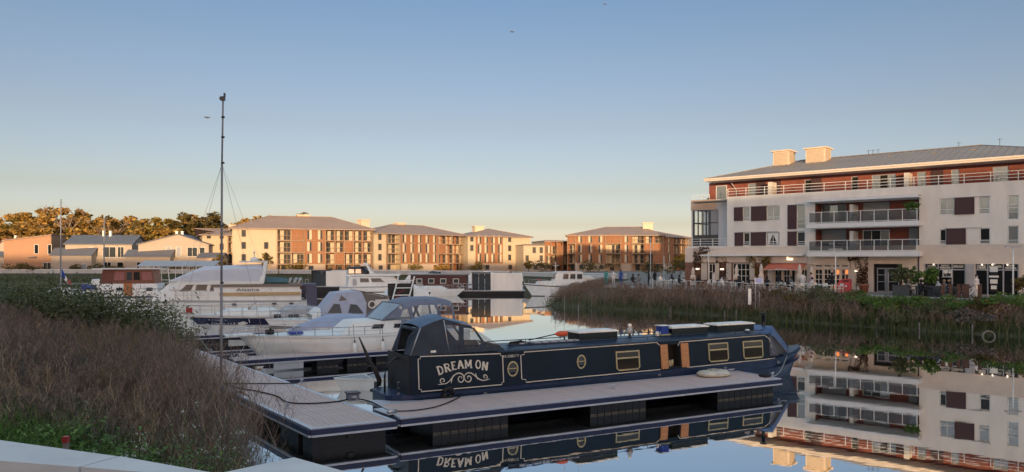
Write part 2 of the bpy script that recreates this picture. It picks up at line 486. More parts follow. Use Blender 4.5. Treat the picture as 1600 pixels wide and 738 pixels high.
# stone edge of the right-hand quay
def strip_along(poly, half, z0, z1):
    b = MB()
    rings = []
    for i, p in enumerate(poly):
        a = Vector(poly[max(i - 1, 0)]); c = Vector(poly[min(i + 1, len(poly) - 1)])
        d = (c - a).normalized(); n = Vector((-d.y, d.x))
        l = Vector(p) + n * half; r = Vector(p) - n * half
        rings.append([(l.x, l.y, z0), (r.x, r.y, z0), (r.x, r.y, z1), (l.x, l.y, z1)])
    b.loft(rings, True, True)
    return b
strip_along([(10.2, 82.5), (13.6, 79.3), (19, 74.1), (27.3, 61.5), (32.8, 55.1), (38, 49.7), (60, 34.2)], .35, QZ - .25, QZ + .07).build('kerb', M['quaywall'], kind='structure')

# low pale walls along the far bank: coping, body and vertical joints as pieces
def quay_wall(name, a, b_, h, label, t=.35, step=12.0):
    a = Vector((a[0], a[1], 0)); c = Vector((b_[0], b_[1], 0))
    d = c - a; L = d.length; rz = math.atan2(d.y, d.x)
    r = thing(name, label, 'wall', (a.x, a.y, QZ), rz)
    n = max(1, int(L / step)); e = L / n
    m1 = MB().box(.03, e - .03, 0, t, 0, h - .12).build('wall_panel', M['quaywall'], r)
    for k in range(1, n):
        dup(m1, (k * e, 0, 0))
    MB().box(0, L, -.06, t + .06, h - .12, h).build('coping', M['white'], r)
    return r
quay_wall('quay_wall', (-130, 165.2), (-48.3, 155.8), .85, 'long pale quay wall below the houses and golden trees', step=10)
quay_wall('quay_wall', (-48, 155.7), (-.5, 136.6), .85, 'pale quay wall in front of the wood-clad apartment blocks')
quay_wall('quay_wall', (0, 136.4), (17, 113.6), .75, 'pale quay wall behind the white trawler, below the shaded block')

# ------------------------------------------------------------------ wall with openings
def wall_holes(b, x0, x1, z0, z1, holes, y=0.0, depth=.22, m=None, nobacks=()):
    xs = sorted(set([x0, x1] + [min(max(h[k], x0), x1) for h in holes for k in (0, 1)]))
    zs = sorted(set([z0, z1] + [min(max(h[k], z0), z1) for h in holes for k in (2, 3)]))
    for i in range(len(xs) - 1):
        for j in range(len(zs) - 1):
            cx, cz = (xs[i] + xs[i + 1]) / 2, (zs[j] + zs[j + 1]) / 2
            if any(h[0] < cx < h[1] and h[2] < cz < h[3] for h in holes): continue
            b.poly([(xs[i], y, zs[j]), (xs[i + 1], y, zs[j]), (xs[i + 1], y, zs[j + 1]), (xs[i], y, zs[j + 1])], m)
    for h in holes:
        a, c, e, f = max(h[0], x0), min(h[1], x1), max(h[2], z0), min(h[3], z1)
        yb = y + depth
        b.poly([(a, y, e), (a, yb, e), (a, yb, f), (a, y, f)], m)
        b.poly([(c, y, e), (c, y, f), (c, yb, f), (c, yb, e)], m)
        b.poly([(a, y, e), (c, y, e), (c, yb, e), (a, yb, e)], m)
        b.poly([(a, y, f), (a, yb, f), (c, yb, f), (c, y, f)], m)
        if h not in nobacks: b.poly([(a, yb, e), (c, yb, e), (c, yb, f), (a, yb, f)], m)

def window(par, x0, x1, z0, z1, y, nx=1, nz=1, fm='white', pm='glass', t=.06, name='window', rail=None, zsplit=None):
    """a frame filling an opening; every pane is its own piece"""
    b = MB()
    b.frame(x0, x1, z0, z1, t, y, y + .07)
    zz = [z0 + t] + ([zsplit] if zsplit else [z0 + (z1 - z0) * k / nz for k in range(1, nz)]) + [z1 - t]
    xx = [x0 + t] + [x0 + (x1 - x0) * k / nx for k in range(1, nx)] + [x1 - t]
    for k in xx[1:-1]: b.box(k - t * .4, k + t * .4, y + .005, y + .065, z0 + t, z1 - t)
    for k in zz[1:-1]: b.box(x0 + t, x1 - t, y + .008, y + .062, k - t * .4, k + t * .4)
    if rail: b.box(x0, x1, y - .10, y - .06, z0 + rail - .03, z0 + rail + .03); b.box(x0, x1, y - .10, y - .06, z0 + rail * .5 - .02, z0 + rail * .5 + .02)
    o = b.build(name, M[fm], par)
    for i in range(len(xx) - 1):
        for j in range(len(zz) - 1):
            MB().box(xx[i], xx[i + 1], y + .03, y + .045, zz[j], zz[j + 1]).build('pane', M[pm] if not isinstance(pm, list) else M[pm[(i + j) % len(pm)]], o)
    return o

def post_rail(par, x0, x1, y, z, h, step, name='railing', rails=(1.0, .66, .33), mt='white', r=.025):
    b = MB()
    for k in rails: b.bar((x0, y, z + h * k), (x1, y, z + h * k), r * 1.6)
    o = b.build(name, M[mt], par)
    n = max(1, int(round((x1 - x0) / step)))
    p0 = MB().box(-r, r, -r, r, 0, h).build('post', M[mt], o, (x0, y, z))
    for k in range(1, n + 1): dup(p0, (x0 + (x1 - x0) * k / n, y, z), parent=o)
    return o

# ------------------------------------------------------------------ the waterside apartment building (right)
FX, FY = 32.3, 67.5
FC, FS = .762, -.647
def U(px, y=0.0):
    r = (px - 800) / F_PX
    ax, ay = FX + .647 * y, FY + .762 * y
    return (ay * r - ax) / (.762 + .647 * r)
def FD(px, y=0.0): return FY + .762 * y - .647 * U(px, y)
def FZ(px, py, y=0.0): return PZ(py, FD(px, y))
RB = thing('apartment_building', 'cream apartment building with red top storey, balconies and cafes at its foot', 'building', (FX, FY, 0), math.atan2(FS, FC))
UL, UR = U(1136), 14.6
zb = 6.16
holes_up = []; shut = []; wins = []
def win_px(x0, x1, y0, y1, **k):
    xm = (x0 + x1) / 2
    h = (U(x0), U(x1), FZ(xm, y1), FZ(xm, y0)); wins.append((h, k)); return h
up = []
for a in [((1161, 1171.2, 324.4, 345.4), dict(pm='paleglass', rail=.35)), ((1198, 1218.4, 322.8, 345.0), dict(nx=2, pm='paleglass', rail=.35)),
          ((1161.5, 1171.3, 363.7, 384.0), dict(pm='darkglass', rail=.35)), ((1197, 1218, 363.0, 383.6), dict(nx=2, pm='darkglass', rail=.35)),
          ((1245, 1258, 320.8, 357.5), dict(pm='paleglass', rail=.9, zsplit=None)), ((1245, 1258, 362.5, 383.8), dict(pm='glass', rail=.35)),
          ((1467.8, 1491.5, 310.0, 335.6), dict(nx=2, pm='paleglass', rail=.4)), ((1529.2, 1546, 307.8, 334.0), dict(pm='paleglass', rail=.4)),
          ((1574, 1591.5, 305.5, 343.5), dict(nz=2, pm='paleglass', rail=1.2)), ((1574, 1591.5, 353, 381.5), dict(pm='paleglass', rail=.3)),
          ((1468, 1478.5, 358.5, 381.5), dict(pm='darkglass', rail=.25)), ((1530.5, 1547, 356.5, 381.5), dict(pm=['darkglass', 'glass'], rail=.3))]:
    up.append(win_px(*a[0], **a[1]))
BAL = (U(1272), U(1438))
logg = [(BAL[0] + .1, U(1436), 5.64, 7.80), (BAL[0] + .1, U(1436), 8.28, 10.2)]
b = MB()
wall_holes(b, UL, UR, zb, 11.2, up + logg, 0, .25, nobacks=logg)
b.box(UL, UR, .0, .3, 11.2, 11.26)
b.poly([(UR, 0, 2), (UR, 13, 2), (UR, 13, 12.9), (UR, 0, 11.2)])
b.poly([(UL, 0, zb), (UL, 0, 11.2), (UL, 6, 11.2), (UL, 6, zb)])
b.poly([(UL, 13, 2), (UL, 13, 12.9), (UR, 13, 12.9), (UR, 13, 2)])
b.build('wall', M['render'], RB)
for h, k in wins: window(RB, h[0] + .01, h[1] - .01, h[2] + .01, h[3] - .01, .10, **k)
for x0, x1, y0, y1 in [(1147.4, 1161, 324.4, 345.4), (1174, 1198, 322.8, 345.2), (1148.4, 1161.5, 363.7, 384.3), (1173.5, 1197, 363.2, 384.0), (1231, 1245, 320.8, 358.3), (1231, 1245, 362.2, 384),
                       (1491.5, 1522.6, 308.8, 335.2), (1478.5, 1509.3, 357.3, 382)]:
    xm = (x0 + x1) / 2
    MB().box(U(x0), U(x1), -.07, -.015, FZ(xm, y1), FZ(xm, y0)).frame(U(x0), U(x1), FZ(xm, y1), FZ(xm, y0), .06, -.09, -.071).build('shutter', M['shutter'], RB)
    MB().box(U(x0) - .05, U(x1) + (U(x1) - U(x0)) * .8, -.05, -.012, FZ(xm, y0) + .004, FZ(xm, y0) + .05).build('shutter_rail', M['lightgrey'], RB)
xc0, xc1 = U(1199), U(1216); zc0, zc1 = FZ(1207, 382), FZ(1207, 364.5); xm_ = (xc0 + xc1) / 2
for sg in (-1, 1):
    xe = xc0 if sg < 0 else xc1
    MB().slab([(xe, .085, zc0), (xe, .085, zc1), (xm_, .085, zc1), (xe - sg * .25, .085, zc0 + .35), (xe - sg * .2, .085, zc0)], (0, .012, 0)).build('curtain', M['white'], RB)
# loggia back walls and balconies
for (z0, z1, slab0, seed) in ((5.64, 7.80, 5.22, 0), (8.28, 10.2, 7.82, 1)):
    b = MB()
    x0, x1 = BAL[0] + .1, U(1436)
    MB().poly([(x0, 1.4, z0), (x1, 1.4, z0), (x1, 1.4, z1 + .3), (x0, 1.4, z1 + .3)]).poly([(x0, 0, z0), (x0, 1.4, z0), (x0, 1.4, z1), (x0, 0, z1)]).poly([(x1, 0, z0), (x1, 1.4, z0), (x1, 1.4, z1), (x1, 0, z1)]).build('balcony_wall', M['redwall'], RB)
    y = 1.32
    if seed:
        window(RB, U(1284, y), U(1322, y), z0 + .1, z1 - .15, y, 3, 1, 'lightgrey', ['glass', 'paleglass'])
        MB().box(U(1349, y), U(1390, y), y, y + .06, z0 + .1, z1 - .1).build('blind', M['blind'], RB)
        window(RB, U(1420, y), U(1434, y), z0 + .1, z1 - .2, y, 1, 1, 'lightgrey', 'paleglass')
    else:
        MB().box(U(1284, y), U(1322, y), y, y + .06, z0 + .9, z1 - .1).build('blind', M['blind'], RB)
        window(RB, U(1284, y), U(1322, y), z0 + .05, z0 + .88, y, 2, 1, 'lightgrey', 'darkglass')
        window(RB, U(1348, y), U(1390, y), z0 + .1, z1 - .2, y, 3, 1, 'white', ['glass', 'darkglass', 'paleglass'])
        MB().box(U(1420, y), U(1434, y), y, y + .06, z0 + .5, z1 - .1).build('blind', M['blind'], RB)
    MB().box(x0, x1, .26, 1.4, z1 + .002, z1 + .05).box(x0, x1, .02, 1.4, z0 - .06, z0 - .002).build('balcony_soffit', M['slabwhite'], RB)
    MB().box(U(1329), U(1334.5), -.3, 1.3, z0 + .02, z1 - .3).build('privacy_screen', M['white'], RB)
    b = MB().box(BAL[0] - .15, BAL[1] + .2, -1.5, -.02, slab0, slab0 + .40).box(BAL[0] - .05, BAL[1] + .1, -1.4, -.02, slab0 - .06, slab0)
    bal = b.build('balcony', M['slabwhite'], RB)
    zt = slab0 + .40
    post_rail(bal, BAL[0], BAL[1] + .05, -1.42, zt, 1.02, 1.15, 'railing', (1.0, .08), 'white', .028)
    n = 8
    for k in range(n):
        e = (BAL[1] - BAL[0]) / n
        MB().box(BAL[0] + k * e + .05, BAL[0] + (k + 1) * e - .04, -1.43, -1.415, zt + .12, zt + .94).build('glass_panel', M['glassbal'], bal)
    MB().bar((BAL[1] + .05, -1.42, zt + 1.02), (BAL[1] + .05, -.05, zt + 1.02), .05).bar((BAL[0], -1.42, zt + 1.02), (BAL[0], -.05, zt + 1.02), .05).build('side_rail', M['white'], bal)
MB().box(BAL[0] - .3, BAL[1] + .1, -1.4, -.02, 10.22, 10.36).slab([(BAL[0] - .3, -1.4, 10.36), (BAL[1] + .1, -1.4, 10.36), (BAL[1] + .1, -.02, 10.5), (BAL[0] - .3, -.02, 10.5)], (0, 0, .06)).build('balcony_roof', M['slabwhite'], RB)
# top storey
PY = 1.6
b = MB(); hp = []
PW = [(1168.7, 1182, 'paleglass', 1), (1257, 1268, 'interior', 1), (1330, 1341, 'interior', 1), (1362, 1400, ['paleglass', 'interior', 'paleglass'], 3), (1433, 1447, 'paleglass', 1), (1486, 1499, 'paleglass', 1), (1551, 1576, 'paleglass', 2)]
for x0, x1, pmn, nx in PW: hp.append((U(x0, PY), U(x1, PY), 11.0, 12.62))
pl = U(1108, PY)
wall_holes(b, pl, UR - .8, 10.9, 12.95, hp, PY, .2)
b.poly([(pl, PY, 10.9), (pl, PY, 12.95), (pl, 11, 12.95), (pl, 11, 10.9)])
b.poly([(UR - .8, PY, 10.9), (UR - .8, 11, 10.9), (UR - .8, 11, 12.95), (UR - .8, PY, 12.95)])
b.build('top_storey_wall', M['redwall'], RB)
for h, (x0, x1, pmn, nx) in zip(hp, PW): window(RB, h[0], h[1], h[2], h[3], PY + .06, nx, 1, 'lightgrey', pmn)
for x0, x1 in ((1198, 1204), (1411, 1419)): MB().box(U(x0), U(x1), .3, 1.55, 11.0, 12.5).build('privacy_screen', M['offwhite'], RB)
for x0, x1 in ((1182.5, 1196), (1204, 1220), (1268, 1284), (1455, 1474)): MB().box(U(x0, PY), U(x1, PY), PY - .06, PY - .02, 10.95, 12.72).build('shutter', M['shutter'], RB)
MB().tube([(U(1151, PY), PY - .08, 11), (U(1151, PY), PY - .08, 12.0), (U(1148, PY), PY - .1, 12.35), (U(1146, PY), PY - .5, 12.75)], .05).build('drainpipe', M['lightgrey'], RB)
window(RB, U(1119, PY) , U(1136, PY), 11.15, 12.6, PY - .05, 1, 1, 'white', 'paleglass')
MB().box(UL - 4, UR, .3, 2.0, 10.9, 11.0).build('terrace_floor', M['paving'], RB)
post_rail(RB, UL + .05, UR, .12, 11.26, .80, 1.9, 'terrace_railing', (1.0, .66, .33), 'white', .028)
# roof
EL, ER = U(1101, -.7), UR + .7
zE, zR = 12.93, 15.05
rl, rr = U(1251, 6.5), U(1535, 6.5)
e0, e1, e2, e3 = (EL, -.7, zE), (ER, -.7, zE), (ER, 13.7, zE), (EL, 13.7, zE)
r0, r1 = (rl, 6.5, zR), (rr, 6.5, zR)
def up_(p, d): return (p[0], p[1], p[2] + d)
b = MB()
b.poly([up_(e0, .25), up_(e1, .25), up_(r1, .1), up_(r0, .1)]); b.poly([up_(e2, .25), up_(e3, .25), up_(r0, .1), up_(r1, .1)])
b.poly([up_(e3, .25), up_(e0, .25), up_(r0, .1)]); b.poly([up_(e1, .25), up_(e2, .25), up_(r1, .1)])
roof = b.build('roof', M['roofzinc'], RB)
b = MB()
x = EL + .4
def roofz(x, y):
    zz = zE + .25 + (zR - zE - .15) * (y + .7) / 7.2
    return zz
while x < ER:
    ymax = 6.5
    if x < rl: ymax = -.7 + 7.2 * (x - EL) / (rl - EL)
    if x > rr: ymax = -.7 + 7.2 * (ER - x) / (ER - rr)
    if ymax > -.5: b.bar((x, -.68, roofz(x, -.68) + .02), (x, ymax, roofz(x, ymax) + .02), .035, .05)
    x += .62
b.build('roof_seams', M['roofzinc'], roof, kind='stuff')
MB().bar(up_(e0, .27), up_(r0, .12), .14, .06).bar(up_(r0, .14), up_(r1, .14), .16, .06).bar(up_(r1, .12), up_(e1, .27), .14, .06).build('ridge_cap', M['roofzinc'], roof)
MB().box(EL, ER, -.72, -.55, zE - .05, zE + .22).box(EL, EL + .15, -.55, 13.7, zE - .05, zE + .22).box(ER - .15, ER, -.55, 13.7, zE - .05, zE + .22).box(EL + .02, ER - .02, -.55, 13.6, zE - .02, zE + .03).build('fascia', M['fascia'], RB)
MB().box(EL - .05, ER + .05, -.84, -.725, zE + .10, zE + .24).build('gutter', M['fascia'], RB)
for x0, x1, y0 in ((1209, 1240, 237), (1260, 1298, 232.5)):
    ua, ub = U(x0, 4.6), U(x1, 4.6)
    zt = FZ((x0 + x1) / 2, y0, 4.6); zbm = 13.6
    ub = ua + (ub - ua) * .80
    c = MB().box(ua, ub, 4.4, 6.2, zbm, zt).box(ua - .18, ub + .18, 4.22, 6.38, zt, zt + .14).build('chimney', M['chimney'], roof)
    c['label'] = 'sunlit cream chimney block with louvred sides'
    MB().box(ua + .14, ub - .14, 4.385, 4.397, zbm + .75, zt - .10).box(ub + .003, ub + .015, 4.55, 6.05, zbm + .75, zt - .10).build('louvre_panel', M['louvre'], c)
    lb_ = MB()
    for k in range(12):
        zz = zbm + .8 + (zt - .15 - zbm - .8) * k / 11
        lb_.box(ua + .14, ub - .14, 4.372, 4.384, zz, zz + .05)
    lb_.build('louvre', M['chimney'], c)
for px, py in ((1357, 243), (1364, 240), (1372, 239), (1498, 229), (1562, 229)):
    u = U(px, 6.5); z = zR + .05
    MB().tube([(u, 6.5, z - .1), (u, 6.5, z + .55)], .022, 5).bar((u - .2, 6.5, z + .45), (u + .2, 6.5, z + .45), .022).build('aerial', M['darkgrey'], roof)
for px, py in ((1392, 250), (1460, 243), (1521, 238)):
    u = U(px, 4.2); MB().box(u - .2, u + .2, 4.0, 4.35, 14.1, 14.55).build('roof_vent', M['roofzinc'], roof)
# west wing
wy = 1.2
wl, wr = U(1080.5, wy), UL
wm = U(1118, wy); wg = U(1122.5, wy)
zt, zgt, zgb = 11.15, 10.1, 6.3
b = MB()
fh = [(wl + .15, wg, 6.35, zgt)]
wall_holes(b, wl, wr, zgb - .1, zt, fh, wy, .2, nobacks=fh)
ya, yb_ = wy + .15, wy + 4.0
for (y0_, y1__, z0_, z1__) in ((wy, 12, 2, 6.35), (wy, 12, zgt, zt), (wy, ya, 6.35, zgt), (yb_, 12, 6.35, zgt)):
    b.poly([(wl, y0_, z0_), (wl, y0_, z1__), (wl, y1__, z1__), (wl, y1__, z0_)])
b.poly([(wl, wy, zt), (wr, wy, zt), (wr, 12, zt), (wl, 12, zt)])
b.poly([(wl, yb_ + .1, 6.35), (wr, yb_ + .1, 6.35), (wr, yb_ + .1, zgt), (wl, yb_ + .1, zgt)])
b.poly([(wl, wy + .1, 6.34), (wr, wy + .1, 6.34), (wr, yb_ + .1, 6.34), (wl, yb_ + .1, 6.34)])
b.poly([(wl, wy + .1, zgt + .01), (wl, yb_ + .1, zgt + .01), (wr, yb_ + .1, zgt + .01), (wr, wy + .1, zgt + .01)])
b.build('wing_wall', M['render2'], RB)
MB().box(wl - .02, wm, wy - .10, wy - .01, zgt + .02, zt + .05).build('wing_parapet', M['peach'], RB)
b = MB()
g = wl + .17
xs = [g, U(1084, wy), U(1090.3, wy), U(1096.6, wy), U(1103, wy), U(1109, wy), wg - .02]
zs = [6.35, 7.45, 8.75, zgt]
for x in xs: b.box(x - .05, x + .05, wy + .06, wy + .16, zs[0], zs[-1])
for z in zs[:-1]: b.box(xs[0], xs[-1], wy + .08, wy + .14, z - .05, z + .05)
for y in (ya + .02, ya + 1.3, ya + 2.6, yb_ - .03): b.box(wl + .02, wl + .10, y - .04, y + .04, zs[0], zs[-1])
for z in zs[1:-1]: b.box(wl + .03, wl + .09, ya, yb_, z - .05, z + .05)
bw = b.build('bay_window', M['darkgrey'], RB)
for i in range(len(xs) - 1):
    for j in range(3):
        pm = 'glass' if (j == 0 and i > 0) else ('blind' if i == 5 else 'seethru')
        MB().box(xs[i] + .05, xs[i + 1] - .05, wy + .1, wy + .115, zs[j] + .05, zs[j + 1] - .05).build('pane', M[pm], bw)
post_rail(RB, wl + .1, wr - .3, wy - .9, 6.3, .75, 1.2, 'wing_railing', (1, .66, .33), 'white', .025)
MB().box(wl, wr, wy - .95, wy - .03, 6.12, 6.28).build('wing_ledge', M['slabwhite'], RB)
post_rail(RB, wl + .1, U(1108, wy), wy + .1, zt + .02, .55, 1.0, 'wing_roof_railing', (1, .5), 'white', .025)
# sand-coloured ground storey
y1 = -.06
gh = []
def gw(x0, x1, y0, y1_, **k):
    xm = (x0 + x1) / 2
    h = (U(x0), U(x1), max(2.02, FZ(xm, y1_)), FZ(xm, y0)); gh.append((h, k)); return h
H = []
H.append(gw(1107.6, 1118, 412, 450, nx=2, nz=3, pm='darkglass', fm='offwhite'))
H.append(gw(1145, 1172, 411.5, 452, nx=4, nz=4, pm='darkglass', fm='offwhite'))
H.append(gw(1210, 1222, 421, 452, nx=2, nz=3, pm='darkglass', fm='offwhite'))
H.append(gw(1224, 1234.5, 421, 452, nx=2, nz=3, pm='darkglass', fm='offwhite'))
H.append(gw(1236, 1243, 421, 453, nx=1, nz=1, pm='interior', fm='offwhite'))
H.append(gw(1252, 1261.5, 421, 453, nx=2, nz=3, pm='darkglass', fm='offwhite'))
for i, (a, c) in enumerate(((1273, 1285.5), (1287, 1299), (1300.5, 1312.5), (1314, 1326.5))):
    H.append(gw(a, c, 413.5, 417.8, nx=1, pm='darkglass', fm='offwhite'))
    H.append(gw(a, c, 420.5, 453, nx=2, nz=4, pm=['darkglass', 'interior'] if i < 2 else ['lampwarm', 'darkglass', 'interior', 'mahog'], fm='offwhite'))
DOOR = (U(1365), U(1410), 2.02, FZ(1388, 412.6)); SH1 = (U(1444), U(1509), 2.02, FZ(1476, 412.8)); SH2 = (U(1522.6), U(1592), 2.02, FZ(1557, 412.8))
b = MB()
UBR = U(1200)
wall_holes(b, UBR, UR, 2.0, zb, [h for h in H if h[0] > UBR] + [DOOR, SH1, SH2], y1, .3)
b.build('ground_floor_wall', M['sand'], RB)
b = MB(); wall_holes(b, wl - .1, UBR, 2.0, 4.62, [h for h in H if h[0] < UBR], y1, .3); b.build('brick_wall', M['brick'], RB)
MB().box(wl - .1, UBR, y1, .4, 4.62, zb - .003).build('band_wall', M['sand'], RB)
for h, k in gh: window(RB, h[0] + .01, h[1] - .01, h[2], h[3] - .01, y1 + .1, t=.07, **k)
# white cassette ledge over the restaurant, fascia, awning
MB().box(U(1099), U(1259), -.75, y1 - .004, FZ(1180, 400.2), FZ(1180, 397.6)).build('ledge', M['slabwhite'], RB)
fa = MB().box(U(1207), U(1262), -.16, y1 - .004, FZ(1235, 410.3), FZ(1235, 401)).box(U(1206), U(1263), -.22, -.162, FZ(1235, 411), FZ(1235, 409)).build('shop_fascia', M['cloth_cream'], RB)
MB().box(U(1231.5), U(1240), -.22, -.165, FZ(1235, 406.8), FZ(1235, 403.4)).tube([(U(1231), -.2, FZ(1235, 406)), (U(1231.2), -.2, FZ(1235, 402.4)), (U(1232.5), -.2, FZ(1235, 402.2))], .06, 6).build('lit_lettering', M['signlit'], fa)
za, zc = FZ(1235, 412), FZ(1235, 419.4)
aw = MB().slab([(U(1203), y1 - .02, za), (U(1261), y1 - .02, za), (U(1259), -1.3, zc), (U(1202), -1.3, zc)], (0, 0, -.04)).box(U(1202), U(1259), -1.34, -1.301, zc - .16, zc).build('awning', M['awning'], RB)
MB().box(U(1202), U(1259), -1.36, -1.345, zc - .17, zc - .13).build('awning_trim', M['offwhite'], aw)
b = MB(); rng = random.Random(5); x = U(1220)
while x < U(1238.5):
    wd = rng.uniform(.08, .16); b.box(x, x + wd, -1.35, -1.342, zc - .115, zc - .045); x += wd + .05 + (.16 if rng.random() < .2 else 0)
b.build('awning_lettering', M['offwhite'], aw)
for x0, x1 in ((1096.8, 1105.8), (1118.6, 1124.6), (1136, 1143.6), (1172.8, 1179.8), (1201.5, 1208.6), (1329, 1337)):
    xm = (x0 + x1) / 2
    za_, zb_ = FZ(xm, 437.5 if xm < 1190 else 445), FZ(xm, 411.5 if xm < 1190 else 422)
    b = MB().frame(U(x0), U(x1), za_, zb_, .09, y1 - .12, y1 - .05).box(U(x0) + .09, U(x1) - .09, y1 - .10, y1 - .055, za_ + .09, zb_ - .09).box(U(x0) + .09, U(x1) - .09, y1 - .115, y1 - .101, (za_ + zb_) / 2 - .05, (za_ + zb_) / 2 + .05)
    for k in range(14):
        z = za_ + .15 + (zb_ - za_ - .3) * k / 13
        b.box(U(x0) + .10, U(x1) - .10, y1 - .109, y1 - .1005, z, z + .03)
    b.build('shutter', M['cloth_cream'], RB, label='cream louvred shutter beside the restaurant window')
b = MB()
for k in range(7):
    a = U(1263.2) + (U(1271.8) - U(1263.2)) * k / 7
    b.box(a + .01, a + (U(1271.8) - U(1263.2)) / 7 - .01, y1 - .08, y1 - .004, 2.05, FZ(1268, 412.5))
b.build('board_panel', M['cloth_cream'], RB)
MB().box(U(1262.6), U(1328), y1 - .06, y1 - .003, FZ(1295, 412.6), FZ(1295, 411.2)).box(U(1272), U(1328), y1 - .05, y1 - .003, FZ(1295, 420.2), FZ(1295, 418.1)).build('shopfront_trim', M['offwhite'], RB)
for px, py in ((1091.4, 420.4), (1129.3, 420.9)):
    MB().box(U(px - 2.4), U(px + 2.4), y1 - .2, y1 - .02, FZ(px, py + 1.1), FZ(px, py - 1.1)).build('wall_lamp', M['lamp'], RB)
MB().box(U(1336.5), U(1340.5), y1 - .2, y1 - .02, FZ(1338, 424.5), FZ(1338, 423)).build('wall_lamp', M['lamp'], RB)
# entrance door
yd = y1 + .22
MB().box(DOOR[0], DOOR[1], yd + .03, yd + .05, 2.02, DOOR[3]).build('door_backing', M['interior'], RB)
dm = (DOOR[0] + DOOR[1]) / 2 - .1
zdt = FZ(1388, 419)
MB().box(DOOR[0], DOOR[1], yd - .03, yd + .01, zdt, zdt + .07).build('transom', M['darkgrey'], RB)
for a, c, hs in ((DOOR[0] + .25, dm - .02, 1), (dm + .02, DOOR[1] - .3, -1)):
    b = MB().frame(a, c, 2.06, zdt - .02, .07, yd - .02, yd + .02)
    for z in (3.55, 2.95): b.box(a + .07, c - .07, yd - .015, yd + .015, z - .025, z + .025)
    dd = b.build('door', M['lightgrey'], RB)
    MB().box(a + .071, c - .071, yd - .004, yd + .004, 2.13, zdt - .09).build('pane', M['darkglass'], dd)
    hx = c - .12 if hs > 0 else a + .12
    MB().tube([(hx, yd - .09, 2.1), (hx, yd - .09, zdt - .1)], .035, 6).build('handle', M['alu'], dd)
MB().box(U(1434.5), U(1436.5), y1 - .06, y1 - .003, 2, 5.2).build('downpipe', M['darkgrey'], RB)
# shopfronts
def shopfront(hole, cuts, sign, label):
    a, c, z0, z1 = hole
    ys = y1 + .12
    b = MB(); n = len(cuts) - 1
    zsn = FZ(1480, 421.2)
    for q in cuts: b.box(q - .05, q + .05, ys, ys + .1, z0, z1)
    b.box(a, c, ys + .005, ys + .095, zsn - .06, zsn + .03)
    s = b.build('shopfront', M['lightgrey'], RB, label=label)
    for i in range(n):
        MB().box(cuts[i] + .05, cuts[i + 1] - .05, ys + .03, ys + .06, zsn + .03, z1).build('sign_board', M['signboard'], s)
        MB().box(cuts[i] + .05, cuts[i + 1] - .05, ys + .05, ys + .06, z0, zsn - .06).build('pane', M['darkglass'], s)
        b = MB()
        for (fa_, fb_, hz, hh) in sign[i]:
            x = cuts[i] + .05 + (cuts[i + 1] - cuts[i] - .1) * fa_; xe = cuts[i] + .05 + (cuts[i + 1] - cuts[i] - .1) * fb_
            z = zsn + .03 + (z1 - zsn - .03) * hz
            rg = random.Random(i * 7 + int(fa_ * 100))
            while x < xe:
                wd = rg.uniform(.05, .10); k = rg.uniform(.7, 1.0)
                b.box(x, min(x + wd, xe), ys + .02, ys + .028, z, z + hh * k); x += wd + .022
        b.build('sign_lettering', M['offwhite'], s)
    return s
s1 = shopfront(SH1, [SH1[0] + .05, U(1465.5), U(1487.5), SH1[1] - .05], [[(.15, .85, .5, .13), (.1, .95, .08, .12)], [(.2, .8, .56, .15), (.1, .9, .12, .17)], [(.05, .9, .3, .22)]], 'dark cafe shopfront with white lettering and a white emblem')
s2 = shopfront(SH2, [SH2[0] + .05, U(1543), U(1567.5), SH2[1] - .05], [[(.1, .85, .5, .18), (.1, .9, .12, .17)], [(.05, .92, .3, .2)], [(.2, .8, .52, .18), (.1, .9, .12, .15)]], 'dark shopfront with white lettering beside the grey pillar')
for px, s in ((1459.5, s1), (1535, s2), (1551, s2), (1574.5, s2)):
    z = FZ(1530, 413.8); u = U(px)
    MB().lathe([(.0, -.06), (.06, -.04), (.06, .04), (0, .06)], (u, y1 - .12, z), 8).build('spot_lamp', M['lamp'], s)
# emblem: white figure on a black board hung in the window
zc_ = FZ(1483, 427); u = U(1480.5)
em = MB().frame(U(1473), U(1487), FZ(1480, 433.4), FZ(1480, 421.8), .06, y1 + .0, y1 + .05).build('emblem_board', M['white'], s1)
MB().box(U(1473) + .06, U(1487) - .06, y1 + .02, y1 + .045, FZ(1480, 433.4) + .06, FZ(1480, 421.8) - .06).build('board', M['signboard'], em)
b = MB()
b.lathe([(0, 0)] * 2, (0, 0, 0), 3) if False else None
def disc(b, x, z, r, y): b.add([(x + r * math.cos(2 * PI * k / 12), y, z + r * math.sin(2 * PI * k / 12)) for k in range(12)], [tuple(range(12))])
disc(b, u - .12, zc_ + .12, .17, y1 + .012); disc(b, u + .16, zc_ + .08, .10, y1 + .011)
b.bar((u - .45, y1 + .01, zc_ - .38), (u - .12, y1 + .01, zc_ - .08), .11, .006); b.bar((u - .12, y1 + .008, zc_ - .1), (u - .02, y1 + .008, zc_ - .32), .12, .006); b.bar((u - .05, y1 + .006, zc_ - .18), (u + .42, y1 + .006, zc_ - .26), .09, .006); b.bar((u + .16, y1 + .004, zc_ + .08), (u + .02, y1 + .004, zc_ - .1), .08, .006)
b.build('emblem', M['white'], em)
# black banner column with pale marks
u = U(1553)
bn = MB().box(u - .28, u + .28, y1 - .02, y1 + .02, 2.3, FZ(1550, 423)).build('banner', M['signboard'], s2)
b = MB()
for k, (z, hh, ww) in enumerate(((2.5, .3, .2), (2.95, .35, .26), (3.45, .16, .34), (3.9, .42, .28), (4.5, .14, .12))): b.box(u - ww, u + ww, y1 - .03, y1 - .022, z, z + hh)
b.build('banner_marks', M['white'], bn)
MB().box(U(1509) + .02, U(1522.6) - .02, y1 - .05, y1 - .004, 2.0, FZ(1515, 413)).build('pillar_facing', M['lightgrey'], RB)

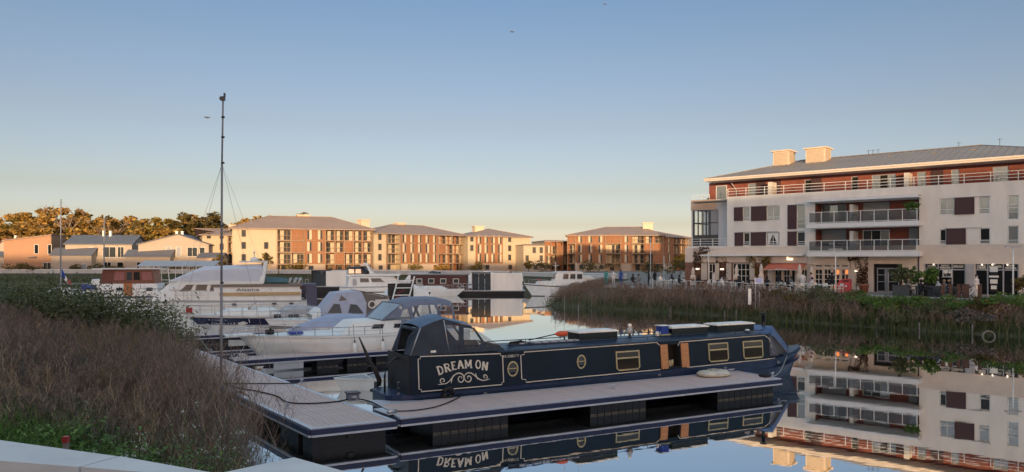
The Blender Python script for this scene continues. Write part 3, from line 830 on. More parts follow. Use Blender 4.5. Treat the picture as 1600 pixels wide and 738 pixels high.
# ------------------------------------------------------------------ far apartment blocks
def tall_window(par, x, z, w_, h, y, sh, proto={}):
    key = (round(w_, 2), round(h, 2), sh)
    if key not in proto:
        b = MB().frame(0, w_, 0, h, .07, -.05, .05)
        o = b.build('window', M['farframe'], par, (x, y, z))
        MB().box(.07, w_ - .07, -.01, .01, .07, h - .07).build('pane', M['glass'], o)
        if sh: MB().box(.02 if sh == 1 else w_ * .48, w_ * .52 if sh == 1 else w_ - .02, -.11, -.06, .03, h - .03).build('shutter', M['farshutter'], o)
        if sh == 3: pass
        proto[key] = o
        return o
    return dup(proto[key], (x, y, z), parent=par)
FLOORS = [2.0, 4.55, 7.1]
EAVE = 9.65
def far_block(label, p0, p1, depth, segs, ridge_h, chimneys, eave=EAVE, overhang=.7, hipl=None, hipr=None, name='apartment_block', floors=FLOORS, roofm='farroof', base=2.0):
    (x0, y0), (x1, y1_) = p0, p1
    L = math.dist(p0, p1); rz = math.atan2(y1_ - y0, x1 - x0)
    r = thing(name, label, 'building', (x0, y0, QZ), rz)
    rg = random.Random(int(L * 100))
    P = {}
    b = MB()
    b.poly([(0, 0, 0), (0, 0, eave), (0, depth, eave), (0, depth, 0)]); b.poly([(L, 0, 0), (L, depth, 0), (L, depth, eave), (L, 0, eave)]); b.poly([(0, depth, 0), (0, depth, eave), (L, depth, eave), (L, depth, 0)])
    b.build('side_wall', M['farcream'], r)
    for sg in segs:
        a, c, kind = sg[0] * L, sg[1] * L, sg[2]
        n = sg[3] if len(sg) > 3 else 3
        wm_ = M['woodclad'] if kind in ('clad', 'mixed') else M['farcream']
        pr = -.12 if kind == 'clad' else 0
        b = MB()
        if kind in ('clad', 'plain'):
            b.poly([(a, pr, base), (c, pr, base), (c, pr, eave), (a, pr, eave)])
            if pr: b.poly([(a, pr, base), (a, pr, eave), (a, 0, eave), (a, 0, base)]); b.poly([(c, pr, base), (c, 0, base), (c, 0, eave), (c, pr, eave)]); b.poly([(a, pr, base), (a, 0, base), (c, 0, base), (c, pr, base)])
            b.build('cladding' if kind == 'clad' else 'wall', wm_, r)
            bb = MB().poly([(a, 0, 0), (c, 0, 0), (c, 0, base), (a, 0, base)]).build('plinth', M['farbase'], r)
            if kind == 'clad':
                for f in floors[1:]: MB().box(a, c, pr - .05, pr - .003, f - .10, f).build('floor_band', M['farframe'], r)
            for f in floors:
                for k in range(n):
                    e = (c - a) / n
                    if kind == 'plain' and rg.random() < .35: continue
                    ww = 1.0 if kind == 'clad' else .9
                    hh = 2.05 if kind == 'clad' else 1.5
                    tall_window(r, a + e * (k + .5) - ww / 2, f + (.15 if kind == 'clad' else .6), ww, hh, pr - .06, rg.choice([1, 2, 1]) if kind == 'clad' else 0, P)
            for k in range(n):
                if rg.random() < .6: tall_window(r, a + (c - a) / n * (k + .4), .45, 1.1, 1.2, -.06, 0, P)
        else:                                            # loggias: recessed wall, slabs, posts and rails
            dp = 1.7
            back = M['woodclad2'] if kind == 'balc' else M['farcream']
            b.poly([(a, dp, 0), (c, dp, 0), (c, dp, eave), (a, dp, eave)])
            b.poly([(a, 0, 0), (a, dp, 0), (a, dp, eave), (a, 0, eave)]); b.poly([(c, 0, 0), (c, 0, eave), (c, dp, eave), (c, dp, 0)])
            b.build('loggia_wall', back, r)
            for f in floors:
                bal = MB().box(a, c, -.35, dp, f - .22, f).build('balcony', M['farframe'], r)
                bb = MB(); bb.box(a, c, -.36, -.31, f + .92, f + 1.0)
                q = a + .2
                while q < c: bb.box(q, q + .035, -.345, -.325, f + .05, f + .92); q += .55
                bb.build('railing', M['farframe'], bal)
            for k in range(n + 1):
                q = a + (c - a) * k / n
                MB().box(q - .11, q + .11, -.34, -.12, 0, eave - .05).build('post', M['farframe'], r)
            for f in floors:
                for k in range(n):
                    e = (c - a) / n
                    u0 = a + e * k
                    if rg.random() < .2: MB().box(u0 + .15, u0 + e - .15, -.28, -.2, f + .02, f + 2.3).build('screen', M['woodclad'], r)
                    tall_window(r, u0 + e * .22, f + .02, 1.5, 2.1, dp - .06, rg.choice([1, 2]), P)
                    if e > 2.6: tall_window(r, u0 + e * .68, f + .02, .9, 2.1, dp - .06, 0, P)
            for k in range(n): tall_window(r, a + (c - a) * (k + .3) / n, .2, 1.1, 1.7, dp - .06, 0, P)
    o_ = overhang
    hl = hipl if hipl is not None else depth * .75; hr = hipr if hipr is not None else depth * .75
    zE_ = eave
    A, B, C_, D_ = (-o_, -o_, zE_), (L + o_, -o_, zE_), (L + o_, depth + o_, zE_), (-o_, depth + o_, zE_)
    R0, R1 = (hl - o_, depth / 2, zE_ + ridge_h), (L - hr + o_, depth / 2, zE_ + ridge_h)
    b = MB(); t = (0, 0, .22)
    T = lambda p: (p[0], p[1], p[2] + .22)
    b.poly([T(A), T(B), T(R1), T(R0)]); b.poly([T(C_), T(D_), T(R0), T(R1)]); b.poly([T(D_), T(A), T(R0)]); b.poly([T(B), T(C_), T(R1)])
    b.box(-o_, L + o_, -o_, depth + o_, zE_ - .0, zE_ + .215)
    rf = b.build('roof', M[roofm], r)
    MB().bar((R0[0], R0[1], R0[2] + .24), (R1[0], R1[1], R1[2] + .24), .25, .08).bar((A[0], A[1], A[2] + .24), (R0[0], R0[1], R0[2] + .24), .2, .07).bar((B[0], B[1], B[2] + .24), (R1[0], R1[1], R1[2] + .24), .2, .07).build('ridge_cap', M[roofm], rf)
    for (f, w_, h_, yy) in chimneys:
        MB().box(f * L, f * L + w_, depth * yy, depth * yy + 1.8, zE_ + .8, zE_ + h_).box(f * L - .2, f * L + w_ + .2, depth * yy - .2, depth * yy + 2.0, zE_ + h_, zE_ + h_ + .2).build('chimney', M['chimney'], rf)
    return r
def pt(px, d): return (PX(px, d), d)
# first block: white gable part, loggias, wood panel, long row of balconies
b1 = far_block('long wood and cream apartment block nearest the golden trees', pt(363, 158), pt(581, 167), 12,
          [(0, .31, 'plain', 2), (.31, .50, 'mixed2', 2), (.50, .655, 'clad', 2), (.655, 1, 'balc', 5)], 2.95, [(.46, 2.7, 3.4, .5)], eave=9.35, hipl=8)
far_block('cream end block with grey roof behind the white bungalow', pt(316, 172), pt(366, 175), 12, [(0, .8, 'plain', 2), (.8, 1, 'mixed2', 1)], 1.6, [(.9, 2.4, 2.6, .4)], eave=8.4)
far_block('second wood-clad block with rows of cream shutters', pt(583, 168.5), pt(727, 186), 12,
          [(0, .13, 'plain', 1), (.13, .27, 'mixed2', 1), (.27, .68, 'clad', 5), (.68, 1, 'balc', 4)], 2.35, [(.02, 2.2, 3.3, .5), (.40, 2.1, 2.9, .5)], eave=8.65, floors=[2.1, 4.4, 6.7])
b3 = far_block('third cream block with one square wood-clad bay', pt(731, 183), pt(828, 191), 12.5,
          [(0, .12, 'plain', 1), (.12, .55, 'clad', 4), (.55, 1, 'plain', 2)], 2.15, [(.28, 2.5, 2.8, .5)], eave=8.45, floors=[2.1, 4.4, 6.7])
far_block('bright cream box wing with arched-looking narrow windows', pt(818, 184), pt(851, 186), 8, [(0, 1, 'plain', 3)], .25, [], eave=6.3, overhang=.05, hipl=2, hipr=2, floors=[1.9, 3.9])
far_block('low three storey balcony wing left of the shaded block', pt(851, 198), pt(888, 200), 10, [(0, .25, 'clad', 1), (.25, 1, 'balc', 3)], .3, [], eave=7.6, overhang=.2, hipl=2, hipr=2, floors=[1.8, 4.4])
b4 = far_block('half shaded wood-clad block beside the cafe terrace', pt(887, 193), pt(1036, 190), 14,
          [(0, .08, 'balc', 1), (.08, .40, 'clad', 3), (.40, .56, 'mixed2', 1), (.56, .68, 'clad', 1), (.68, .80, 'mixed2', 1), (.80, 1, 'balc', 2)], 2.4, [(.80, 2.6, 3.4, .35)], eave=8.9, hipr=6)
far_block('grey shaded wing at the right of the half lit block', pt(1037, 191), pt(1080, 206), 12, [(0, .3, 'clad', 1), (.3, 1, 'balc', 3)], 1.6, [], eave=8.6, hipl=.8, hipr=9)

# ------------------------------------------------------------------ houses on the far left
def house(label, p0, p1, depth, hl, hr, wm, rm, wins=(), rtype='side', rise=1.6, name='house', door=None, chim=(), wall_top=None):
    """rtype side: ridge parallel to the front; gable: gable end towards the water; mono: one slope, hl -> hr"""
    L = math.dist(p0, p1); rz = math.atan2(p1[1] - p0[1], p1[0] - p0[0])
    r = thing(name, label, 'house', (p0[0], p0[1], QZ), rz)
    b = MB(); ov = .35
    if rtype == 'mono':
        b.poly([(0, 0, 0), (L, 0, 0), (L, 0, hr), (0, 0, hl)]); b.poly([(L, 0, 0), (L, depth, 0), (L, depth, hr), (L, 0, hr)]); b.poly([(0, 0, 0), (0, 0, hl), (0, depth, hl), (0, depth, 0)]); b.poly([(0, depth, 0), (0, depth, hl), (L, depth, hr), (L, depth, 0)])
        rf = MB().slab([(-ov, -ov, hl - .05), (L + .1, -ov, hr + .05), (L + .1, depth + ov, hr + .05), (-ov, depth + ov, hl - .05)], (0, 0, .2))
    elif rtype == 'gable':
        m_ = L * rise if rise < 1 else L / 2
        hm = max(hl, hr)
        b.poly([(0, 0, 0), (L, 0, 0), (L, 0, hl), (m_, 0, hr), (0, 0, hl)]); b.poly([(0, depth, 0), (0, depth, hl), (m_, depth, hr), (L, depth, hl), (L, depth, 0)])
        b.poly([(0, 0, 0), (0, 0, hl), (0, depth, hl), (0, depth, 0)]); b.poly([(L, 0, 0), (L, depth, 0), (L, depth, hl), (L, 0, hl)])
        rf = MB().slab([(-ov, -ov, hl - .12), (m_, -ov, hr + .03), (m_, depth + ov, hr + .03), (-ov, depth + ov, hl - .12)], (0, 0, .18)).slab([(m_, -ov, hr + .032), (L + ov, -ov, hl - .12), (L + ov, depth + ov, hl - .12), (m_, depth + ov, hr + .032)], (0, 0, .178))
    else:
        b.poly([(0, 0, 0), (L, 0, 0), (L, 0, hl), (0, 0, hl)]); b.poly([(0, depth, 0), (0, depth, hl), (L, depth, hl), (L, depth, 0)])
        b.poly([(0, 0, 0), (0, 0, hl), (0, depth / 2, hr), (0, depth, hl), (0, depth, 0)]); b.poly([(L, 0, 0), (L, depth, 0), (L, depth, hl), (L, depth / 2, hr), (L, 0, hl)])
        k = (hr - hl) / (depth / 2) * ov
        rf = MB().slab([(-ov, -ov, hl - k), (L + ov, -ov, hl - k), (L + ov, depth / 2, hr), (-ov, depth / 2, hr)], (0, 0, .18)).slab([(-ov, depth / 2, hr + .002), (L + ov, depth / 2, hr + .002), (L + ov, depth + ov, hl - k), (-ov, depth + ov, hl - k)], (0, 0, .178))
    b.build('wall', M[wm], r)
    ro = rf.build('roof', M[rm], r)
    for (a, c, z0, z1, n, pm) in wins: window(r, a, c, z0, z1, -.05, n, 1, 'offwhite', pm, .08)
    for (x, y, z, h) in chim: MB().box(x, x + .5, y, y + .5, z, z + h).box(x - .06, x + .56, y - .06, y + .56, z + h, z + h + .1).build('chimney', M['white'], ro)
    return r
house('small house with red tiled roof at the far left', pt(-14, 178), pt(25, 178), 9, 5.2, 7.8, 'creamhouse', 'redtile', rtype='gable', rise=.62, chim=[(3.5, 3, 6.6, 2.0)])
house('salmon house with long sloping roof and one shutter', pt(6, 166), pt(80, 168), 9, 7.0, 8.3, 'peachhouse', 'farroof', [(6.0, 6.9, 4.2, 6.3, 1, 'darkglass'), (8.7, 9.5, 4.1, 6.3, 1, 'darkglass'), (7.8, 9.4, .6, 2.3, 2, 'glass')], 'mono')
house('cream house end seen behind the tall pole', pt(80, 176), pt(102, 176), 8, 6.4, 7.2, 'farcream', 'farroof', rtype='mono')
house('white two storey house with long slate roof and two chimneys', pt(102, 168), pt(206, 170), 10, 6.4, 8.4, 'creamhouse', 'slate',
      [(4.9, 6.0, 3.5, 5.7, 1, 'blind'), (7.8, 10.6, 3.4, 5.8, 2, 'glass'), (10.9, 12.3, 3.4, 5.8, 2, 'glass'), (4.3, 6.6, .2, 2.4, 2, 'darkglass'), (8, 9.6, .2, 2.4, 2, 'darkglass'), (10.8, 12.2, .8, 2.4, 1, 'darkglass')], 'side', chim=[(6.2, 4.2, 7.6, 1.9), (7.6, 4.2, 7.6, 1.8)])
house('cream gabled bungalow with wide windows, left of the cream end block', pt(216, 168), pt(326, 170), 11, 6.3, 8.5, 'creamhouse', 'slate',
      [(5.9, 7.0, 3.7, 5.8, 1, 'blind'), (8.0, 9.1, 3.7, 5.8, 1, 'blind'), (10.4, 12.6, 3.6, 5.7, 2, 'glass'), (13.0, 14.2, 3.0, 5.7, 1, 'glass')], 'gable', .56, chim=[(7, 3, 7.4, 1.9), (8.2, 3, 7.6, 1.7)])
house('white shed with slate roof at the left edge', pt(-40, 162.9 + 5), pt(14, 168), 4, 3.6, 4.6, 'creamhouse', 'slate', rtype='side', name='garden_shed')
house('long white garage in front of the salmon house', pt(8, 167.2), pt(55, 167.4), 3.5, 3.5, 4.8, 'creamhouse', 'slate', [(3.3, 4.6, 2.4, 2.9, 1, 'glass')], 'side', name='garage')
house('grey-sided lean-to in front of the white house', pt(80, 166.4), pt(143, 166.8), 4, 4.0, 5.4, 'creamhouse', 'slate', [(6.6, 7.6, .1, 2.1, 1, 'blind')], 'side', name='annexe')
house('annexe with hipped slate roof beside the moored barge', pt(196, 166.6), pt(266, 167), 4, 3.7, 5.0, 'creamhouse', 'slate', [(2.4, 3.4, .1, 2.4, 1, 'darkglass')], 'side', name='annexe')
house('small annexe under the bungalow end wall', pt(310, 166.6), pt(346, 166.8), 4, 3.4, 4.3, 'peach', 'slate', [], 'side', name='annexe')
# covered landing stage: low-pitched roof on white posts
def landing():
    d = 128
    r = thing('landing_shelter', 'open white shelter with grey roof on thin posts behind the big cruiser', 'shelter', (PX(222, d), d, 0), .02)
    L = PX(338, d) - PX(222, d)
    MB().slab([(-.3, -1.2, 3.75), (L, -1.2, 3.75), (L, 1.4, 4.6), (-.3, 1.4, 4.6)], (0, 0, .12)).build('roof', M['lightgrey'], r)
    for k in range(6):
        x = .4 + k * (L - .8) / 5
        MB().bar((x, -1.0, .4), (x - .35, -1.0, 3.8), .09).build('post', M['white'], r)
        MB().bar((x, 1.2, .4), (x, 1.2, 4.5), .09).build('post', M['white'], r)
    MB().bar((-.2, -1.0, 1.5), (L, -1.0, 1.5), .07).bar((-.2, -1.0, 1.0), (L, -1.0, 1.0), .05).build('handrail', M['white'], r)
    MB().box(-.5, L + .5, -1.4, 1.6, .1, .45).build('deck', M['deckbase'], r)
landing()
shade_wing = thing('apartment_building', 'unseen block added behind the cream apartment building to shade the far block', 'building', (26, 91, QZ), 0)  # added out of view, shaped to throw shade onto the far wood-clad block
MB().box(0, 19.6, 0, 11, 0, 10.1).box(20, 28.5, .5, 10, 0, 15.0).build('wall', M['render'], shade_wing)
MB().slab([(-.5, -.5, 10.1), (19.6, -.5, 10.1), (19.6, 5.5, 11.1), (-.5, 5.5, 11.1)], (0, 0, .15)).slab([(-.5, 11.5, 10.1), (-.5, 5.502, 11.1), (19.6, 5.502, 11.1), (19.6, 11.5, 10.1)], (0, 0, .15)).slab([(19.7, 0, 15.003), (29, 0, 15.003), (29, 10.5, 15.003), (19.7, 10.5, 15.003)], (0, 0, .8)).build('roof', M['roofzinc'], shade_wing)
for f in range(3):
    for k in range(6): window(shade_wing, 1.2 + k * 3.0, 2.5 + k * 3.0, 1 + f * 3.0, 2.6 + f * 3.0, -.08, 1, 1, 'white', 'paleglass')
# unseen town blocks behind the viewer, placed and sized to shade the harbour
def shade_block(x0, x1, y, h, label):
    r = thing('shade_terrace', label, 'building', (x0, y, 3.3), 0)
    L = x1 - x0
    MB().box(0, L, -12, 0, 0, h - 2.6).build('wall', M['creamhouse'], r)
    MB().slab([(-.4, .5, h - 2.6), (L + .4, .5, h - 2.6), (L + .4, -6, h)  , (-.4, -6, h)], (0, 0, .2)).slab([(-.4, -6, h + .01), (L + .4, -6, h + .01), (L + .4, -12.5, h - 2.6), (-.4, -12.5, h - 2.6)], (0, 0, .2)).build('roof', M['slate'], r)
    b = MB()
    for f in range(int((h - 3) / 3)):
        x = 1.2
        while x < L - 2: b.box(x, x + 1.2, .003, .06, 1 + f * 3, 2.6 + f * 3); x += 3
    b.build('windows', M['glass'], r, kind='stuff')
shade_block(-330, -41, -120, 20.9, 'unseen shade-casting terrace behind the viewer, tall far west part')
shade_block(-40.5, 14, -120, 18.5, 'unseen shade-casting terrace behind the viewer, lower middle part')
shade_block(14.5, 220, -120, 21.0, 'unseen shade-casting terrace behind the viewer, tall east part')

# ------------------------------------------------------------------ pontoons
PD = .58                                                     # deck height above the water
ADX, ADY = .881, .474                                        # along the finger and the narrowboat
def pontoon(name, label, org, ax, L, W, planks_dir, floats, gap=0.0, trim_ends=(True, True), skew=0.0, detail=True):
    """deck of planks between edge profiles, navy bumper strip, aluminium rails and black floats; x along, y across (away)"""
    rz = math.atan2(ax[1], ax[0])
    r = thing(name, label, 'pontoon', (org[0], org[1], 0), rz)
    sk = lambda x, y: x + skew * y
    def q(x0, x1, y0, y1): return [(sk(x0, y0), y0), (sk(x1, y0), y0), (sk(x1, y1), y1), (sk(x0, y1), y1)]
    def prism(b, x0, x1, y0, y1, z0, z1): return b.slab([(p[0], p[1], z0) for p in q(x0, x1, y0, y1)], (0, 0, z1 - z0))
    prism(MB(), .05, L - .05, .05, W - .05, PD - .22, PD - .045).build('subframe', M['deckbase'], r)
    b = MB(); t = .13
    prism(b, 0, L, 0, t, PD - .05, PD + .012); prism(b, 0, L, W - t, W, PD - .05, PD + .012)
    if trim_ends[0]: prism(b, 0, t, t, W - t, PD - .05, PD + .011)
    if trim_ends[1]: prism(b, L - t, L, t, W - t, PD - .05, PD + .011)
    b.build('edge_profile', M['alu'], r)
    b = MB()
    for y0, y1 in ((-.05, -.002), (W + .002, W + .05)): prism(b, 0, L, y0, y1, PD - .155, PD - .022)
    if trim_ends[0]: prism(b, -.05, -.002, 0, W, PD - .155, PD - .022)
    if trim_ends[1]: prism(b, L + .002, L + .05, 0, W, PD - .155, PD - .022)
    b.build('bumper', M['navyfender'], r)
    b = MB()
    for y0, y1 in ((-.04, .03), (W - .03, W + .04)): prism(b, 0, L, y0, y1, PD - .215, PD - .162)
    if trim_ends[0]: prism(b, -.04, .03, .03, W - .03, PD - .215, PD - .162)
    if trim_ends[1]: prism(b, L - .03, L + .04, .03, W - .03, PD - .215, PD - .162)
    b.build('lower_rail', M['alu'], r)
    # planks, each its own piece, sharing one mesh
    pw, gp = .142, .008
    x0, x1, y0, y1 = (t if trim_ends[0] else .02), (L - t if trim_ends[1] else L - .02), t, W - t
    if planks_dir == 'along':
        n = int((y1 - y0) / (pw + gp)); e = (y1 - y0) / n; nl = max(1, int(L / 3.6)); el = (x1 - x0) / nl
        first = {}
        for k in range(n):
            for j in range(nl):
                xa, xb = x0 + j * el + .003, x0 + (j + 1) * el - .003
                ya = y0 + k * e
                me_ = first.get('m')
                if me_ is None:
                    o = MB().slab([(0, 0, 0), (el - .006, 0, 0), (el - .006 + skew * (e - gp), e - gp, 0), (skew * (e - gp), e - gp, 0)], (0, 0, .03)).build('plank', M['plank'], r, (sk(xa, ya), ya, PD - .028)); first['m'] = o
                else: dup(me_, (sk(xa, ya), ya, PD - .028 + ((k * 7 + j * 3) % 5 - 2) * .0008), parent=r)
    else:
        n = int((x1 - x0) / (pw + gp)); e = (x1 - x0) / n
        o = None
        for k in range(n):
            xa = x0 + k * e
            if o is None: o = MB().slab([(sk(0, y0), y0, 0), (sk(e - gp, y0), y0, 0), (sk(e - gp, y1), y1, 0), (sk(0, y1), y1, 0)], (0, 0, .03)).build('plank', M['plank'], r, (xa, 0, PD - .028))
            else: dup(o, (xa, 0, PD - .028 + ((k * 7) % 5 - 2) * .0008), parent=r)
    for (fa, fb) in floats:
        b = MB(); n = max(1, int(round((fb - fa) / .28))); e = (fb - fa) / n
        for k in range(n): prism(b, fa + k * e + .008, fa + (k + 1) * e - .008, .16, W - .16, -.3, PD - .225)
        prism(b, fa + .01, fb - .01, .175, W - .175, -.28, PD - .24)
        f = b.build('float', M['float'], r)
        b = MB()
        for k in range(n): prism(b, fa + k * e + .02, fa + (k + 1) * e - .02, .150, .1585, .005, .045)
        b.build('waterline_stain', M['scum'], f)
    b = MB()
    prism(b, .2, L - .2, W * .5 - .08, W * .5 + .08, PD - .38, PD - .225)
    b.build('keelson', M['black'], r)
    return r
A0 = (-3.03, 20.52)                                          # near left corner of the front finger
finger = pontoon('finger_pontoon', 'long front finger pontoon beside the navy narrowboat', A0, (ADX, ADY), 14.55, 2.2, 'along',
                 [(1.0, 3.4), (6.3, 8.5), (11.6, 14.3)])
MB().slab([(-.02, 2.204, PD - .05), (-.02, 3.1, PD - .05), (1.4, 2.204, PD - .05)], (0, 0, .06)).build('gusset_plate', M['alu'], finger)
# main walkway: x runs away from us, y to the right
WD = Vector((-.6, .8)); FV = Vector((2.04, 1.06)).normalized()
wl_, wr_ = Vector((-5.14, 19.24)), Vector((-3.12, 20.29))
ax = WD.normalized()
perp = Vector((ax.y, -ax.x)) * -1                              # left-hand normal = +y of the frame
# frame: +y must be the left side, so the origin sits at the right-hand corner
off = wl_ - wr_
Wd = off.dot(Vector((-ax.y, ax.x))); skw = off.dot(ax) / Wd
walk = pontoon('main_walkway', 'wide grey-mauve main walkway with a black hose lying across it', (wr_.x, wr_.y), (ax.x, ax.y), 34.0, Wd, 'along',
               [(.25, .95), (1.25, 2.6), (7, 9.4), (14, 16.4), (21, 23.4), (28, 30.4)], skew=skw)
bfv = Vector((.86, .51)).normalized()
back = pontoon('finger_pontoon', 'narrow rear finger pontoon in front of the white canopied cruiser', (-11.85, 32.25), (bfv.x, bfv.y), 11.8, 1.25, 'along', [(.3, .9), (3.6, 4.6), (5.0, 6.0), (6.4, 7.2), (9.2, 10.2)], trim_ends=(False, True))
MB().box(1.65, 2.95, .02, .15, .06, PD - .225).build('float', M['lightgrey'], back, label='pale grey replacement float under the rear finger')
third = pontoon('finger_pontoon', 'third finger pontoon between the navy-striped yacht and the big cruiser', (-19.0, 42.3), (bfv.x, bfv.y), 10.5, 1.2, 'along', [(1, 3), (6, 8)])

def cleat(loc, rz, label):
    r = thing('mooring_cleat', label, 'cleat', loc, rz, 'mooring cleats on the pontoons')
    b = MB()
    b.box(-.10, .10, -.045, .045, 0, .018)
    b.tube([(-.055, 0, .015), (-.05, 0, .13)], .018, 6).tube([(.055, 0, .015), (.05, 0, .13)], .018, 6)
    b.build('base', M['alu'], r)
    MB().tube([(-.19, 0, .145), (-.08, 0, .135), (.08, 0, .135), (.19, 0, .145)], [.012, .022, .022, .012], 6).build('horn', M['alu'], r)
    return r
def G(px, py, z=PD): return gnd(px, py, z)
c0 = cleat(G(957, 608), .49, 'aluminium cleat on the near edge of the front finger')
def cl(px, py, rz, lab): return dup(c0, G(px, py), rz, lab)
cl(897, 602, .49, 'aluminium cleat by the narrowboat below the plain porthole panel')
cl(1142, 583, .49, 'bright cleat on the finger beside the cream cushion')
cl(1207, 588.5, .9, 'cleat at the outer tip of the front finger')
cl(449, 638, 2.2, 'cleat on the near edge of the walkway with the hose looped by it')
cl(412, 583, 2.2, 'cleat on the far edge of the walkway facing the pale float')
cl(471, 599, 2.2, 'cleat on the far edge of the walkway where the pale hose ends')
cl(362, 561, 2.2, 'cleat on the walkway where the rear finger joins it')
cl(330, 551, 2.2, 'cleat on the walkway near the navy striped bow')
def lying(pts, r, name, label, cat, mt, z=None):
    P_ = [Vector(p) for p in pts]
    out_ = []
    for i in range(len(P_) - 1):
        p0, p1, p2, p3 = P_[max(i - 1, 0)], P_[i], P_[i + 1], P_[min(i + 2, len(P_) - 1)]
        for k in range(5):
            t = k / 5
            out_.append(.5 * ((2 * p1) + (p2 - p0) * t + (2 * p0 - 5 * p1 + 4 * p2 - p3) * t * t + (3 * p1 - p0 - 3 * p2 + p3) * t ** 3))
    out_.append(P_[-1])
    return tag(MB().tube(out_, r, 6).build(name, M[mt]), label, cat)
zt_ = PD + .035
lying([G(348, 598, zt_), G(375, 607, zt_), G(400, 611, zt_), G(432, 619, zt_), G(447, 628, zt_), G(470, 630.5, zt_), G(500, 630, zt_), G(527, 627.5, zt_), G(543, 624.5, zt_)], .022, 'hose', 'long black hose curving across the walkway to its inner corner', 'hose', 'rope')
lying([G(352, 599.5, zt_), G(372, 599.5, zt_), G(400, 599.4, zt_), G(430, 599.4, zt_), G(466, 598.6, zt_)], .02, 'hose', 'straight black hose lying across the walkway further back', 'hose', 'rope')
lying([G(558, 623, zt_), G(580, 628, zt_), G(606, 641, zt_), G(625, 642.5, zt_), G(650, 641, zt_), G(680, 636, zt_), G(705, 627, zt_), G(722, 618, zt_)], .018, 'mooring_rope', 'black mooring rope curving over the front finger to the narrowboat', 'rope', 'rope')
# corner bollard box and bracket where the finger joins the walkway
p = G(551, 625)
r = thing('power_pedestal', 'small blue-grey service box at the inner corner of the walkway', 'service box', p, .49)
MB().box(-.17, .17, -.15, .15, .0, .2).build('body', M['greycanvas'], r); MB().box(-.2, .2, -.18, .18, .2, .25).build('lid', M['darkgrey'], r); MB().lathe([(.09, 0), (.09, .05), (.03, .07)], (0, -.16, .08), 8).build('socket', M['lightgrey'], r)
p = G(610, 647)
r = thing('hinge_bracket', 'aluminium hinge bracket joining finger and walkway', 'bracket', (p[0], p[1], PD + .012), -.93)
MB().box(-.75, .18, -.16, .16, 0, .03).build('plate', M['alu'], r); MB().tube([(.1, -.14, .07), (.1, .14, .07)], .05, 8).build('hinge_pin', M['steel'], r)
# cream cushion on the finger
p = G(1115, 588)
r = thing('cushion', 'large cream oval fender cushion lying on the finger end', 'cushion', p, .40)
b = MB(); b.smooth = True
rings = []
for t, hh, k in ((0, .04, .80), (.05, .0, .95), (.10, 0, 1.0), (.14, 0, .93), (.19, 0, .82), (.22, 0, .6), (.235, 0, .25)):
    rings.append([(.66 * k * math.copysign(abs(math.cos(a)) ** .8, math.cos(a)), .45 * k * math.copysign(abs(math.sin(a)) ** .8, math.sin(a)), t + .05 * k * math.cos(2 * a) * (t / .3)) for a in [2 * PI * i / 24 for i in range(24)]])
b.loft(rings); b.build('pad', M['creamvinyl'], r)
MB().tube([(-.3, -.2, .235), (-.1, -.05, .275), (.12, -.15, .255), (.3, .08, .235), (.1, .12, .26), (-.2, .1, .25)], .012, 5).build('cord', M['paleline'], r)
tag(MB().tube([G(1186, 587, PD + .03), G(1193, 586, PD + .05), G(1203, 587.5, PD + .05), G(1196, 588.6, PD + .04), G(1188, 588.2, PD + .03)], .045, 6).build('rope_coil', M['rope']), 'flat black coil of rope at the finger tip', 'rope')

# tall guyed instrument mast standing on the walkway edge
mp = G(345.5, 598)
r = thing('instrument_mast', 'tall thin guyed mast rising above the dry reeds', 'mast', mp)
zt = 4.9 + (HOR - 152) / F_PX * mp[1] - PD
j1, j2 = zt * .77, zt * .35
MB().tube([(0, 0, 0), (.01, 0, j2)], .05, 8).tube([(.012, 0, j2), (.03, 0, j1)], .040, 8).tube([(.03, 0, j1), (.07, 0, zt)], .032, 8).build('pole', M['grey'], r)
for z in (j1, j2, zt * .55, zt * .86, zt * .93): MB().lathe([(.04, -.03), (.062, -.03), (.062, .03), (.04, .03)], (.02 + .05 * z / zt, 0, z), 8).build('collar', M['darkgrey'], r)
MB().box(-.02, .13, -.06, .06, zt - .12, zt + .02).box(.1, .14, -.05, .05, zt + .02, zt + .14).box(-.05, .0, -.05, .05, zt - .08, zt - .02).build('sensor', M['darkgrey'], r)
for a, l in ((2.6, 2.7), (-2.4, 1.3), (.9, 1.4), (-.5, 2.8)):
    MB().tube([(.03, 0, j1 - .05), (math.cos(a) * l, math.sin(a) * l, j2 * .75), (math.cos(a) * l * 1.45, math.sin(a) * l * 1.45, 0.05)], .005, 4).build('guy_wire', M['grey'], r)
MB().box(-.15, .15, -.15, .15, 0, .03).build('foot_plate', M['steel'], r)
# small white gangplank end poking out of the reeds
p = G(352, 613, .5)
r = thing('gangplank', 'short pale gangplank sticking out of the reeds against the walkway', 'gangplank', (p[0], p[1], .42), math.radians(173))
MB().box(0, 2.4, -.22, .22, 0, .07).build('board', M['white'], r); MB().box(-.12, 0, -.24, .24, -.02, .1).build('end_bracket', M['alu'], r)

# ------------------------------------------------------------------ narrowboat
NB = thing('narrowboat', 'long navy narrowboat lettered DREAM ON beside the front finger', 'narrowboat', (-1.62, 23.9, 0), math.atan2(ADY, ADX))
def SX(px, w=0.0):
    r = (px - 800) / F_PX
    ox, oy = -1.62 - ADY * w, 23.9 + ADX * w
    return (oy * r - ox) / (ADX - ADY * r)
def SD(px, w=0.0): return 23.9 + ADX * w + ADY * SX(px, w)
def SZ(px, py, w=0.0): return PZ(py, SD(px, w))
BW = 2.1; BC = BW / 2
def gun(s): return .74 + .010 * max(0, s) + (.0 if s < 13 else (s - 13) ** 2 * .022)
